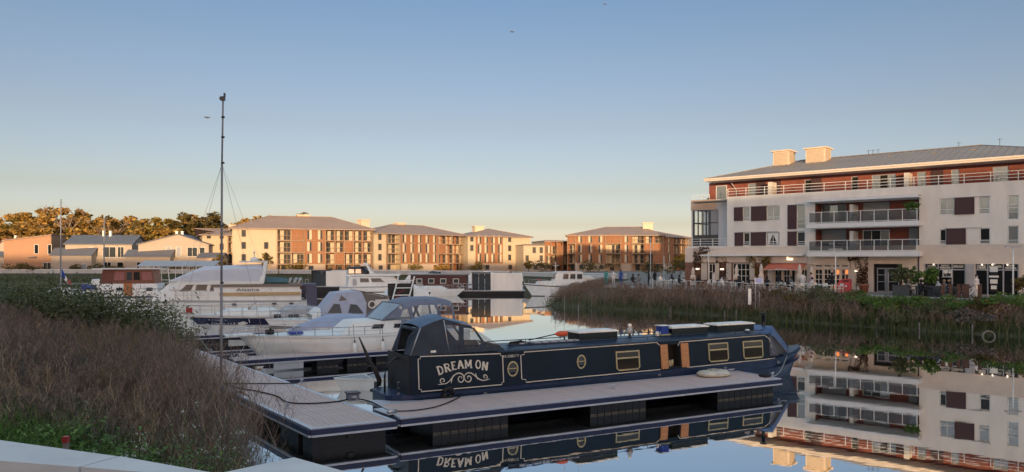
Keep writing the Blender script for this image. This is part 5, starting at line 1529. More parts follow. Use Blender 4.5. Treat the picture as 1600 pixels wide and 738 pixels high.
def cab(par, x0, x1, hw0, hw1, z0, z1, mt='hullwhite', fr=.5, br=.2, lean=.08, name='cabin', roofm=None, over=.08):
    """deckhouse with raked front and back; returns a function for points on its near side"""
    b = MB()
    lo = [(x0, -hw0 * .8, z0), (x0 + (x1 - x0) * .25, -hw0, z0), (x1, -hw1, z0)]; hi = [(x0 + fr, -(hw0 * .8 - lean), z1), (x0 + fr * .6 + (x1 - x0) * .25, -(hw0 - lean), z1), (x1 - br, -(hw1 - lean), z1)]
    A = lo + [(p[0], -p[1], p[2]) for p in reversed(lo)]; B_ = hi + [(p[0], -p[1], p[2]) for p in reversed(hi)]
    b.loft([A, B_], True, True)
    o = b.build(name, M[mt], par)
    if roofm:
        b = MB(); b.loft([[(p[0] + (-over if i in (0, 5) else over if i in (2, 3) else 0), p[1] * 1.04, z1 + .004) for i, p in enumerate(B_)], [(p[0], p[1] * 1.02, z1 + .06) for p in B_], [(p[0] * .9 + .1 * (x0 + x1) / 2, p[1] * .6, z1 + .10) for p in B_]], True, True)
        b.build('roof', M[roofm], par)
    def side(f, g, sgn=-1, out=.01):
        """f 0..1 along the near side aft of the front quarter, g 0..1 up"""
        xa = lo[1][0] + (hi[1][0] - lo[1][0]) * g; xb = lo[2][0] + (hi[2][0] - lo[2][0]) * g
        ya = hw0 - lean * g; yb = hw1 - lean * g
        return (xa + (xb - xa) * f, sgn * (ya + (yb - ya) * f + out), z0 + (z1 - z0) * g)
    def front(f, g, out=.01):
        y0_ = hw0 * .8 - lean * g
        return (x0 + fr * g - out, -y0_ + 2 * y0_ * f, z0 + (z1 - z0) * g)
    return side, front
def swin(par, fn, f0, f1, g0, g1, mt='darkglass', fm=None, cham=0.0, both=True, name='window'):
    o = None
    for sgn in ((-1, 1) if both else (-1,)):
        fr = fm or 'lightgrey'
        p = [fn(f0, g0, sgn, .012), fn(f1, g0, sgn, .012), fn(f1, g1, sgn, .012), fn(f0 + cham, g1, sgn, .012)]
        b = MB(); b.slab(p, (0, -sgn * .03, 0)); o = b.build(name, M[fr], par)
        df, dg_ = (f1 - f0) * .06, (g1 - g0) * .1
        p = [fn(f0 + df, g0 + dg_, sgn, .02), fn(f1 - df, g0 + dg_, sgn, .02), fn(f1 - df, g1 - dg_, sgn, .02), fn(f0 + cham + df, g1 - dg_, sgn, .02)]
        MB().slab(p, (0, -sgn * .018, 0)).build('pane', M[mt], o)
    return o
def fwin(par, fn, n, g0, g1, mt='glass'):
    for k in range(n):
        a, c = (k + .06) / n, (k + .94) / n
        MB().slab([fn(a, g0, .015), fn(c, g0, .015), fn(c, g1, .015), fn(a, g1, .015)], (.02, 0, 0)).build('windscreen', M[mt], par)
def fender(par_h, t, side=-1, z=.35, mt='white', label=None):
    p = par_h.pt(t, .6, side, .13)
    return p
def add_fenders(par, hl, ts, mt='white', z=.45):
    for t in ts:
        p = hl.pt(t, .5, -1, .14)
        f = MB().lathe([(0, -.3), (.08, -.28), (.11, -.18), (.11, .12), (.07, .2), (.02, .26), (0, .27)], (p[0], p[1], z), 10).build('fender', M[mt], par)
        q = hl.pt(t, 1, -1, .0)
        MB().lathe([(.03, .25), (.045, .27), (.02, .36)], (p[0], p[1], z), 8).tube([(p[0], p[1], z + .34), (q[0], q[1], q[2] + .02), (q[0], q[1] + .1, q[2] + .5)], .01, 4).build('fender_line', M['rubber'], f)
def canopy(par, secs, mt, wm=None, name='canopy'):
    """fabric lofted over hoops: (x, half width, z foot, z top)"""
    b = MB(); b.smooth = True
    rr = []
    for x, hw, z0, z1 in secs:
        rr.append([(x, -hw, z0), (x, -hw * .96, z0 + (z1 - z0) * .72), (x, -hw * .8, z0 + (z1 - z0) * .93), (x, -hw * .4, z1), (x, hw * .4, z1), (x, hw * .8, z0 + (z1 - z0) * .93), (x, hw * .96, z0 + (z1 - z0) * .72), (x, hw, z0)])
    b.loft(rr, False, False)
    return b.build(name, M[mt], par)
def side_panels(par, polys, mt, hw, name):
    b = MB()
    for pl_ in polys:
        for s in (-1, 1):
            b.poly([(x, s * hw_, z) for (x, z, hw_) in [(q[0], q[1], hw if len(q) < 3 else q[2]) for q in pl_]])
            if 'window' in name: b.build(name, M[mt], par); b = MB()
    return b.build(name, M[mt], par) if b.v else None
def name_text(par, txt, p0, p1, h_, mt, name='name_lettering'):
    """lettering lying on the plane through p0 -> p1 (near side), upright"""
    cu = bpy.data.curves.new(name, 'FONT'); cu.body = txt; cu.extrude = .004; cu.size = 1
    t = bpy.data.objects.new('tmp', cu); COL.objects.link(t)
    dg = bpy.context.evaluated_depsgraph_get(); me = bpy.data.meshes.new_from_object(t.evaluated_get(dg)); bpy.data.objects.remove(t)
    xs_ = [v.co.x for v in me.vertices]; ys_ = [v.co.y for v in me.vertices]; x0, x1, y0, y1 = min(xs_), max(xs_), min(ys_), max(ys_)
    p0 = Vector(p0); p1 = Vector(p1)
    for v in me.vertices:
        q = p0 + (p1 - p0) * ((v.co.x - x0) / (x1 - x0)); v.co = (q.x, q.y - .004 - v.co.z * .3, q.z + (v.co.y - y0) / (y1 - y0) * h_)
    me.materials.clear(); me.materials.append(M[mt])
    return link(name, me, par)

M['greyglass'] = mat('grey_tinted_glass', (.085, .095, .10), .25, .2, 2, spec=.3)
# --- white cruiser with grey canopy, nearest row
A = boat('motor_cruiser', 'white cruiser with grey-blue canopy directly behind the narrowboat stern', 'motor cruiser', (-12.35, 34.55), (.86, .51))
H = Hull(11.0, 3.3, 1.42, 1.30, 1.0)
H.build(A, 'hullwhite'); H.band(A, .93, 1.0, 'white', 'rubbing_strake', out=.03); H.band(A, -.02, .10, 'navy', 'boot_stripe')
# bow pulpit platform
MB().box(-.75, .5, -.38, .38, 1.43, 1.50).build('bow_platform', M['white'], A)
MB().bar((-.1, -.25, 1.42), (.75, -.12, .45), .07).bar((-.1, .25, 1.42), (.75, .12, .45), .07).build('platform_strut', M['lightgrey'], A)
b = MB()
for s in (-1, 1): b.tube([(-.6, s * .3, 1.5), (-.45, s * .32, 1.72), (.1, s * .4, 1.78), (.6, s * .62, 1.8)], .02, 5)
b.build('pulpit_rail', M['steel'], A)
H.rail(A, .06, .55, .38, 7)
b = MB(); b.lathe([(.05, 0), (.05, .3), (.09, .3), (.09, .36)], (1.25, -.1, 1.42), 8).box(1.1, 1.45, .05, .35, 1.42, 1.62); b.build('windlass', M['black'], A)
MB().box(2.0, 2.6, -.75, -.2, 1.44, 1.55).build('blue_cloth', M['blue'], A)
sd, fr_ = cab(A, 4.3, 8.2, 1.15, 1.42, 1.34, 1.92, 'white', .7, .1, .12)
swin(A, sd, .12, .34, .35, .75); swin(A, sd, .52, .72, .35, .75)
add_fenders(A, H, (.43, .56, .70), 'white', .75)
cs = [(6.7, 1.0, 1.9, 2.05), (7.3, 1.32, 1.85, 2.75), (8.0, 1.42, 1.6, 2.98), (9.4, 1.45, 1.4, 2.98), (10.0, 1.42, 1.4, 2.86)]
b = MB(); b.smooth = True
b.loft([[(x, y, z) for y, z in ((-hw, z1 - .35), (-hw * .9, z1 - .10), (-hw * .4, z1), (hw * .4, z1), (hw * .9, z1 - .10), (hw, z1 - .35))] for x, hw, z0, z1 in cs[1:]], False, False)
b.build('canopy_roof', M['greycanvas'], A)
side_panels(A, [[(6.3, 1.95, 1.2), (7.2, 2.1, 1.36), (7.35, 2.42, 1.32), (7.1, 2.55, 1.25)], [(7.2, 1.4), (10.2, 1.4), (10.2, 1.75), (7.2, 1.95)], [(8.9, 1.7), (9.05, 1.7), (9.5, 2.66), (9.35, 2.66)], [(9.4, 1.7), (9.55, 1.7), (9.1, 2.66), (8.95, 2.66)], [(10.05, 1.7), (10.2, 1.7), (10.02, 2.55), (9.9, 2.6)], [(7.75, 1.8), (7.9, 1.8), (7.75, 2.6), (7.5, 2.55)]], 'greycanvas', 1.44, 'canopy_side')
side_panels(A, [[(7.35, 1.95, 1.43), (7.78, 1.85, 1.43), (7.62, 2.55, 1.33)], [(7.9, 1.82, 1.43), (8.95, 1.75, 1.43), (9.05, 2.6, 1.38), (7.9, 2.6, 1.38)], [(9.5, 1.75, 1.43), (10.08, 1.72, 1.43), (9.95, 2.5, 1.4), (9.55, 2.6, 1.4)]], 'clearpvc', 1.43, 'canopy_window')
MB().poly([(6.35, -1.15, 1.97), (7.25, -1.25, 2.7), (7.25, 1.25, 2.7), (6.35, 1.15, 1.97)]).build('windscreen', M['paleglass'], A)
b = MB()
for q in ((6.3, 1.93), ): b.bar((6.3, -1.18, 1.95), (7.28, -1.28, 2.72), .06).bar((6.3, 1.18, 1.95), (7.28, 1.28, 2.72), .06).bar((7.28, -1.28, 2.72), (7.28, 1.28, 2.72), .06)
b.build('windscreen_frame', M['greycanvas'], A)
# --- speedboat under a pale blue cover
Bt = boat('speedboat', 'small speedboat under a pale blue fitted cover with a black stripe', 'speedboat', (-12.25, 40.6), (.90, .43))
H = Hull(5.6, 2.1, 1.12, 1.30, .9, .5)
H.build(Bt, 'hullwhite'); H.band(Bt, .62, .78, 'black'); H.band(Bt, .95, 1.02, 'white', 'rubbing_strake', out=.03)
b = MB(); b.smooth = True; rr = []
for t, zt in ((.04, .04), (.15, .22), (.28, .48), (.38, .62), (.5, .66), (.7, .58), (.85, .42), (1.0, .25)):
    hw = H.half(t) * 1.02; z = H.h(t); x = t * H.L
    rr.append([(x, -hw, z - .05), (x, -hw * .97, z + .06), (x, -hw * .55, z + zt * .85), (x, 0, z + zt), (x, hw * .55, z + zt * .85), (x, hw * .97, z + .06), (x, hw, z - .05)])
b.loft(rr, False, False); b.build('cover', M['bluecanvas'], Bt)
MB().tube([(.35, -.35, 1.12), (.5, -.4, 1.28), (.8, -.45, 1.3)], .02, 5).build('bow_cleat', M['darkgrey'], Bt)
# --- canopied motorboat with lilac-grey tent
Ct = boat('cabin_boat', 'cabin boat with peaked lilac-grey tent canopy and brown curtain', 'cabin boat', (-14.9, 45.6), (.89, .45))
H = Hull(8.4, 2.8, 1.30, 1.15, .9)
H.build(Ct, 'hullwhite'); H.band(Ct, .55, .68, 'darkgrey'); H.band(Ct, .95, 1.02, 'white', 'rubbing_strake', out=.03)
H.rail(Ct, .04, .4, .5, 6)
canopy(Ct, [(2.6, .9, 1.3, 1.55), (3.1, 1.1, 1.3, 1.95)], 'hullwhite', name='foredeck')
b = MB()
b.poly([(3.0, -1.05, 1.5), (4.6, -1.2, 1.5), (4.5, -1.1, 2.2), (4.1, -1.0, 2.85)]); 
b.poly([(3.0, 1.05, 1.5), (4.1, 1.0, 2.85), (4.5, 1.1, 2.2), (4.6, 1.2, 1.5)])
b.poly([(3.0, -1.05, 1.5), (4.1, -1.0, 2.85), (4.1, 1.0, 2.85), (3.0, 1.05, 1.5)])
b.poly([(4.1, -1.0, 2.85), (5.6, -1.1, 2.95), (5.6, 1.1, 2.95), (4.1, 1.0, 2.85)])
for s in (-1, 1): b.poly([(4.1, s * 1.0, 2.85), (5.6, s * 1.1, 2.95), (5.9, s * 1.22, 2.2), (5.85, s * 1.28, 1.35), (4.6, s * 1.2, 1.5), (4.5, s * 1.1, 2.2)])
b.build('canopy', M['lilaccanvas'], Ct)
side_panels(Ct, [[(3.5, 1.62, 1.10), (4.35, 1.62, 1.20), (4.25, 2.15, 1.10), (3.9, 2.2, 1.05)], [(4.75, 1.62, 1.25), (5.7, 1.55, 1.30), (5.3, 2.1, 1.2), (4.9, 2.15, 1.17)], [(4.2, 2.35, 1.06), (4.7, 2.4, 1.12), (4.35, 2.72, 1.04)]], 'glass', 1.2, 'canopy_window')
b = MB(); b.poly([(5.8, -1.28, 1.3), (7.6, -1.25, 1.25), (7.3, -1.1, 2.5), (5.7, -1.12, 2.85)]); b.poly([(5.8, 1.28, 1.3), (5.7, 1.12, 2.85), (7.3, 1.1, 2.5), (7.6, 1.25, 1.25)]); b.poly([(7.6, -1.25, 1.25), (7.6, 1.25, 1.25), (7.3, 1.1, 2.5), (7.3, -1.1, 2.5)])
b.build('curtain', M['browncanvas'], Ct)
MB().slab([(5.5, -1.15, 2.93), (7.5, -1.15, 2.52), (7.5, 1.15, 2.52), (5.5, 1.15, 2.93)], (0, 0, .05)).build('canopy_roof', M['browncanvas'], Ct)
b = MB()
for s in (-1, 1): b.tube([(7.2, s * 1.2, 1.2), (7.5, s * 1.15, 2.0), (7.3, s * 1.0, 2.6)], .05, 6).tube([(7.9, s * 1.1, .4), (8.2, s * 1.05, 1.3), (8.0, s * 1.0, 1.9)], .03, 6)
b.tube([(7.3, -1.0, 2.6), (7.3, 1.0, 2.6)], .05, 6); b.build('stern_arch', M['white'], Ct)
MB().box(6.4, 7.2, -1.45, -1.3, 1.9, 2.4).ring((6.2, 0, 2.1), .18, .26, -1.42, -1.34, 14).build('lifebuoy', M['offwhite'], Ct)
# --- yacht with navy band
Dt = boat('motor_yacht', 'white motor yacht with broad navy band and bow lettering beside the reeds', 'motor yacht', (-20.05, 46.2), (.885, .465))
H = Hull(10.5, 3.3, 1.54, 1.34, 1.6, .45)
H.build(Dt, 'hullwhite'); H.band(Dt, .61, .90, 'navy', t0=.012); H.band(Dt, .95, 1.01, 'white', 'rubbing_strake', out=.04); H.band(Dt, -.04, .06, 'navy', 'boot_stripe'); H.band(Dt, .575, .60, 'lightgrey', 'pin_stripe')
H.rail(Dt, .01, .75, .55, 10)
canopy(Dt, [(1.8, .5, 1.5, 1.56), (2.6, .9, 1.45, 1.82), (5.2, 1.2, 1.35, 1.86), (5.6, 1.2, 1.3, 1.5)], 'white', name='coachroof')
canopy(Dt, [(5.6, 1.0, 1.25, 1.5), (6.4, 1.2, 1.2, 1.95), (9.4, 1.25, 1.15, 1.7), (10.2, 1.1, 1.1, 1.3)], 'lightgrey', name='cover')
MB().slab([(3.6, -.95, 1.8), (4.15, -.95, 2.25), (4.15, -.45, 2.25), (3.6, -.45, 1.8)], (.03, 0, .03)).build('hatch_lid', M['paleglass'], Dt)
MB().box(.1, .45, -.18, .18, 1.66, 1.95).build('anchor_bag', M['red'], Dt)
MB().box(-.25, .5, -.14, .14, 1.58, 1.67).build('anchor_roller', M['steel'], Dt)
MB().ring((1.25, 0, .82), .0, .17, -.62, -.5, 10).build('hawse_plate', M['lightgrey'], Dt)
P0, P1 = H.pt(.10, .765, -1, .03), H.pt(.20, .765, -1, .03)
name_text(Dt, 'FREJA', (P0[0], P0[1] - .02, P0[2]), (P1[0], P1[1] - .02, P1[2]), .15, 'white')
P0, P1 = H.pt(.10, .635, -1, .03), H.pt(.24, .635, -1, .03)
name_text(Dt, 'MON 173', (P0[0], P0[1] - .02, P0[2]), (P1[0], P1[1] - .02, P1[2]), .13, 'white')
b = MB()
for t in (.46, .47):
    pass
MB().box(5.0, 5.4, -1.9, -1.6, .95, 1.5).box(5.9, 6.5, -1.85, -1.62, 1.15, 1.45).build('boarding_steps', M['darkgrey'], Dt)
# --- the large white cruiser
E = boat('motor_yacht', 'large white cruiser with canvas upper helm and tan side stripe', 'motor yacht', (-26.6, 53.5), (.955, .297))
H = Hull(11.6, 3.9, 2.15, 1.95, 1.3, .40)
H.build(E, 'hullwhite'); H.band(E, .95, 1.0, 'lightgrey', 'rubbing_strake', out=.04); H.band(E, .82, .86, 'white', 'moulding', out=.02)
H.rail(E, .0, .42, .7, 9)
# raised aft cabin with tan stripe
b = MB(); b.slab([(5.4, -1.78, 1.98), (11.2, -1.72, 1.95), (11.2, -1.62, 2.95), (5.2, -1.66, 2.95)], (0, 3.4, 0)); b.build('aft_cabin', M['white'], E)
MB().box(5.6, 11.15, -1.80, -1.735, 2.33, 2.55).build('tan_stripe', M['tan'], E)
MB().box(5.1, 11.25, -1.74, 1.74, 2.95, 3.12).build('capping', M['teak'], E)
name_text(E, 'Altena', (6.7, -1.75, 2.66), (8.3, -1.75, 2.66), .19, 'black')
sd, fr_ = cab(E, .9, 5.9, 1.45, 1.70, 2.0, 3.35, 'white', 1.5, .05, .1, roofm='white', over=.25)
fwin(E, fr_, 3, .42, .93)
swin(E, sd, .10, .34, .48, .92, 'greyglass', cham=.08); swin(E, sd, .40, .66, .48, .92, 'greyglass'); swin(E, sd, .71, .98, .48, .92, 'greyglass')
b = MB(); b.loft([[(x, y * hw, z0 + (zt - z0) * g) for y, g in ((-1, 0), (-.97, .75), (-.7, 1), (.7, 1), (.97, .75), (1, 0))] for x, hw, z0, zt in ((2.3, 1.2, 3.36, 3.44), (3.6, 1.5, 3.36, 4.02), (4.5, 1.55, 3.36, 4.42), (8.2, 1.6, 3.3, 4.56), (8.5, 1.55, 3.3, 4.5))], False, False)
b.poly([(8.5, -1.55, 3.3), (8.5, 1.55, 3.3), (8.5, 1.5, 4.3), (8.5, -1.5, 4.3)])
b.build('helm_canopy', M['palecanvas'], E)
MB().box(3.4, 8.55, -1.64, 1.64, 3.14, 3.34).build('helm_base', M['white'], E)
b = MB()
for s in (-1, 1): b.slab([(8.25, s * 1.66, 3.2), (8.6, s * 1.66, 3.2), (8.85, s * 1.3, 4.75), (8.6, s * 1.3, 4.75)], (0, -s * .1, 0))
b.box(6.9, 8.85, -1.3, 1.3, 4.70, 4.82); b.build('radar_arch', M['white'], E)
MB().lathe([(.25, 0), (.3, .06), (.25, .2), (.1, .26), (0, .27)], (7.9, 0, 4.82), 12).lathe([(.03, .2), (.03, .5), (.08, .5), (.06, .66), (0, .68)], (7.9, 0, 4.85), 8).build('radar', M['white'], E)
for x in (6.6, 9.3, 10.5): MB().ring((x, 0, 1.72), .0, 1, -1.99, -1.90, 14, sx=.17, sz=.08).build('porthole', M['black'], E)
add_fenders(E, H, (.5,), 'offwhite', 1.4)
b = MB(); b.poly([(11.15, -1.6, 3.1), (12.3, -1.5, 3.1), (12.35, -1.3, 1.15), (11.9, -1.4, .95)]); b.poly([(11.15, 1.6, 3.1), (11.9, 1.4, .95), (12.35, 1.3, 1.15), (12.3, 1.5, 3.1)]); b.poly([(12.3, -1.5, 3.1), (12.3, 1.5, 3.1), (12.35, 1.3, 1.15), (12.35, -1.3, 1.15)]); b.poly([(11.15, -1.6, 3.1), (11.15, 1.6, 3.1), (12.3, 1.5, 3.1), (12.3, -1.5, 3.1)])
b.build('stern_cover', M['purplecanvas'], E)
MB().box(11.1, 11.5, -1.64, -1.605, 2.4, 3.0).build('cover_flap', M['navy'], E)
MB().slab([(8.7, -1.2, 3.15), (10.3, -1.1, 3.15), (10.2, 1.1, 3.4), (8.7, 1.2, 3.5)], (0, 0, .12)).build('teal_cover', M['greencanvas'], E)
b = MB()
for x in (10.3, 10.7, 11.0): b.tube([(x, -.8, 3.12), (x + .2, -.5, 3.5), (x + .1, .6, 3.42)], .09, 6)
b.build('folded_canvas', M['lightgrey'], E)
# inflatable tender and rails by its stern
Tn = boat('dinghy', 'small white inflatable tender hanging at the stern of the big cruiser', 'dinghy', (-13.3, 52.6), (.9, .35))
b = MB(); b.tube([(0, -.55, .35), (1.6, -.6, .3), (2.3, -.3, .4), (2.5, 0, .45), (2.3, .3, .4), (1.6, .6, .3), (0, .55, .35)], .2, 8); b.build('tube', M['lightgrey'], Tn); MB().box(0, 2.1, -.5, .5, .12, .2).build('floor', M['darkgrey'], Tn); MB().box(-.2, .15, -.2, .2, .3, 1.0).build('outboard_motor', M['black'], Tn)
# --- barge with mahogany wheelhouse
W = boat('dutch_barge', 'barge with red-curtained mahogany wheelhouse and white deckhouse', 'barge', (PX(120, 76), 74.0), (.97, .22))
H = Hull(11.5, 3.6, 1.3, 1.3, .8)
H.build(W, 'hullwhite', 'grey'); H.band(W, .9, 1.02, 'navy', 'rubbing_strake', out=.04); H.rail(W, .1, .5, .6, 6, 'white')
sd, fr_ = cab(W, 3.0, 8.8, 1.5, 1.6, 1.3, 2.55, 'white', .25, .1, .05)
swin(W, sd, .1, .25, .4, .7); swin(W, sd, .75, .9, .4, .7)
MB().box(5.7, 6.45, -1.66, -1.58, 1.4, 2.58).build('door', M['doororange'], W)
sd2, fr2 = cab(W, 3.4, 8.5, 1.45, 1.5, 2.55, 3.95, 'mahog', .3, .25, .05, name='wheelhouse')
for f0, f1, mt in ((.0, .28, 'curtain'), (.31, .46, 'glass'), (.49, .66, 'darkglass'), (.69, .97, 'curtain')): swin(W, sd2, f0, f1, .18, .88, mt, 'mahog')
MB().box(2.9, 9.0, -1.75, 1.75, 3.96, 4.06).build('roof', M['offwhite'], W)
b = MB(); b.tube([(2.2, -1.3, 1.5), (2.2, -1.3, 2.3)], .04, 5).box(1.9, 3.0, -1.5, -.7, 2.0, 2.45); b.build('blue_barrel', M['blue'], W)
# flag on its staff, another low boat beside the barge
r = thing('flagstaff', 'drooping blue white and red flag on a thin staff above the reeds', 'flag', (PX(94, 70), 70, 0))
MB().tube([(0, 0, 1.2), (.15, 0, 4.3)], .03, 6).build('staff', M['lightgrey'], r)
fb = [[], [], []]
fl = MB()
for i, (mi, x0, x1, z0, z1) in enumerate(((0, .1, .45, 3.1, 4.2), (1, .4, .65, 2.75, 3.5), (2, .62, 1.0, 2.5, 3.15))):
    fl.slab([(x0, -.02, z1), (x1, -.05, z0 + .45), (x1 + .05, -.03, z0), (x0 + .02, 0, z0 + .25)], (0, .03, 0), mi)
fl.build('flag', [M['blue'], M['white'], M['redbox']], r)
X = boat('motor_cruiser', 'low white cruiser half hidden by the reeds left of the barge', 'motor cruiser', (PX(104, 82), 82), (.98, .15))
H = Hull(8, 3, 1.3, 1.1); H.build(X, 'hullwhite'); H.band(X, .8, .9, 'navy')
sd, fr_ = cab(X, 2.2, 7, 1.2, 1.3, 1.2, 2.7, 'white', .7, .1, .1, roofm='white'); fwin(X, fr_, 3, .45, .9)
for a in (.05, .37, .69): swin(X, sd, a, a + .27, .45, .88)
H.rail(X, .02, .3, .6, 5)
canopy(X, [(6.8, 1.2, 1.2, 2.6), (7.9, 1.2, 1.1, 2.3)], 'greycanvas')
for px, d, pyt, lab in ((92.5, 92, 311, 'tallest bare mast standing before the salmon house'), (160.5, 98, 340, 'shorter bare mast standing before the white house')):
    r = thing('sailing_boat', lab.replace('bare mast', 'masted sailing boat'), 'sailing boat', (PX(px, d) - 3, d, 0), .1)
    H = Hull(7.5, 2.5, 1.1, .9, 1.2); H.build(r, 'hullwhite'); H.band(r, .85, .95, 'navy')
    canopy(r, [(1.8, .5, 1.1, 1.2), (2.4, .8, 1.0, 1.5), (4.6, .85, 1.0, 1.5), (5, .8, 1, 1.2)], 'white', name='coachroof')
    zt = PZ(pyt, d)
    MB().tube([(3.0, 0, 1.0), (3.05, 0, zt)], [.09, .06], 6).bar((3.05, -.7, zt * .6), (3.05, .7, zt * .6), .05).build('mast', M['grey'], r)
    MB().tube([(3.0, 0, 1.9), (6.2, 0, 2.0)], .07, 6).build('boom', M['grey'], r)
    MB().bar((3.05, 0, zt - .1), (.1, 0, 1.1), .015).bar((3.05, 0, zt - .1), (7.3, 0, 1.0), .015).build('stay', M['grey'], r)
# --- second row: houseboats, yachts
def houseboat(label, p, d, L, B, hull, boxs, openf, mats_, hz=.85):
    r = boat('houseboat', label, 'houseboat', p, d)
    MB().slab([(0, -B / 2, -.2), (.6, -B / 2 + .1, -.2), (L - .3, -B / 2 + .1, -.2), (L, -B / 2, hz), (-.2, -B / 2, hz)], (0, B, 0)).build('hull', M[hull], r)
    MB().box(-.25, L + .05, -B / 2 - .06, B / 2 + .06, hz, hz + .1).build('deck', M['lightgrey'], r)
    x0, x1, z1 = boxs
    MB().box(x0, x1, -B / 2 + .15, B / 2 - .15, hz + .101, z1).build('cabin', M[mats_], r)
    a, c = openf
    b = MB(); b.box(a, a + .12, -B / 2 + .15, B / 2 - .15, hz + .101, z1); b.box(a, c, -B / 2 + .1, B / 2 - .1, z1 + .002, z1 + .14); b.build('porch_frame', M['black'], r)
    n = 3
    for k in range(n):
        e = (c - a - .12) / n
        MB().box(a + .12 + k * e + .02, a + .12 + (k + 1) * e - .02, -B / 2 + .35, -B / 2 + .38, hz + .15, z1 - .02).build('glass_door', M['glass'], r)
    return r
hb = houseboat('white box houseboat with dark glazed porch and black hull, right of the maroon boat', (PX(719, 107), 107), (.999, .02), 9.1, 3.4, 'rubber', (4.35, 8.75, 2.98), (1.7, 4.35), 'render', .5)
b = MB()
for x in (-.2, .5, 1.2): b.frame(x, x + .55, .6, 1.6, .06, -1.6, -1.54)
b.tube([(-.3, -1.2, .65), (.2, -.9, 1.2), (.8, -1.2, 1.1)], .09, 6); b.build('deck_chair', M['lightgrey'], hb)
hb = houseboat('smaller white houseboat with open dark end, behind the big cruiser stern', (PX(448, 114), 114), (.999, -.03), 9.6, 3.4, 'rubber', (6.4, 9.4, 3.2), (4.2, 6.4), 'render')
b = MB()
for x in (.6, 1.5, 2.4, 3.3): b.frame(x, x + .5, .95, 2.0, .05, -1.6, -1.55)
b.build('deck_chair', M['lightgrey'], hb)
# flybridge yacht
Y = boat('motor_yacht', 'white flybridge yacht with black canvas helm in the second row', 'motor yacht', (PX(660, 95), 96.5), (-.995, -.10))
H = Hull(10.4, 3.8, 1.75, 1.5, 1.4); H.build(Y, 'hullwhite'); H.band(Y, .5, .58, 'black'); H.band(Y, .93, 1.0, 'lightgrey', 'rubbing_strake', out=.04); H.rail(Y, .02, .55, .65, 9)
sd, fr_ = cab(Y, 2.4, 9.4, 1.5, 1.7, 1.5, 2.75, 'white', 1.4, .2, .12, roofm='white'); fwin(Y, fr_, 3, .4, .92)
swin(Y, sd, .05, .40, .45, .88, 'greyglass', cham=.06); swin(Y, sd, .45, .70, .45, .88, 'greyglass')
for s in (-1, 1): MB().box(8.3, 8.75, s * 1.73 - .03, s * 1.73 + .03, 1.7, 2.5).build('door', M['lightgrey'], Y)
MB().slab([(3.0, -1.5, 2.86), (9.8, -1.6, 2.86), (9.8, 1.6, 2.86), (3.0, 1.5, 2.86)], (0, 0, .22)).build('flybridge', M['white'], Y)
canopy(Y, [(7.0, 1.25, 3.05, 3.5), (7.6, 1.3, 3.05, 4.05), (9.4, 1.3, 3.05, 4.0)], 'black', name='helm_canopy')
for s in (-1, 1):
    for x in (7.75, 8.6): MB().slab([(x, s * 1.32, 3.18), (x + .72, s * 1.32, 3.18), (x + .70, s * 1.26, 3.72), (x + .05, s * 1.26, 3.72)], (0, -s * .01, 0)).build('canopy_window', M['paleglass'], Y)
b = MB()
for s in (-1, 1): b.slab([(6.2, s * 1.45, 3.05), (6.6, s * 1.45, 3.05), (7.2, s * 1.1, 4.2), (6.95, s * 1.1, 4.2)], (0, -s * .1, 0))
b.box(6.95, 7.9, -1.1, 1.1, 4.15, 4.27); b.box(7.0, 7.6, -.3, .3, 4.27, 4.5); b.build('radar_arch', M['white'], Y)
b = MB()
for k in range(7): b.bar((3.3 + k * .55, -1.45, 3.05), (3.15 + k * .55, -1.45, 3.6), .04)
b.bar((3.1, -1.45, 3.6), (6.6, -1.45, 3.6), .05); b.build('flybridge_rail', M['steel'], Y)
add_fenders(Y, H, (.35, .6, .8), 'lightgrey', .8)
# second yacht's low white boat with black band ("cabin" maroon houseboat behind)
Rm = boat('houseboat', 'long maroon houseboat with small square windows in the second row', 'houseboat', (PX(640, 108), 108), (.998, -.04))
MB().slab([(-.5, -1.7, -.2), (9.2, -1.7, -.2), (9.5, -1.7, .8), (-.9, -1.7, .8)], (0, 3.4, 0)).build('hull', M['maroon'], Rm)
MB().box(.4, 8.3, -1.45, 1.45, .8, 2.75).build('cabin', M['maroon'], Rm)
MB().box(.2, 8.5, -1.6, 1.6, 2.75, 2.88).build('roof', M['grey'], Rm)
for x in (1.2, 2.9, 4.6, 6.4): 
    o = MB().frame(x, x + .85, 1.55, 2.25, .08, -1.50, -1.452).build('window', M['offwhite'], Rm); MB().box(x + .08, x + .77, -1.475, -1.455, 1.63, 2.17).build('pane', M['glass'], o)
Wh = boat('motor_cruiser', 'slim white hull with black band lying before the maroon houseboat', 'motor cruiser', (PX(727, 103), 103), (-.998, .03))
H = Hull(9.2, 2.6, .95, .8, 1.1); H.build(Wh, 'hullwhite'); H.band(Wh, .30, .62, 'black', t0=.5); H.rail(Wh, .05, .6, .55, 8)
canopy(Wh, [(2.5, .6, .9, 1.0), (3.3, .9, .85, 1.3), (6, .95, .85, 1.3)], 'white', name='coachroof')
for t in (.15, .26): p = H.pt(t, .7, -1, .01); 
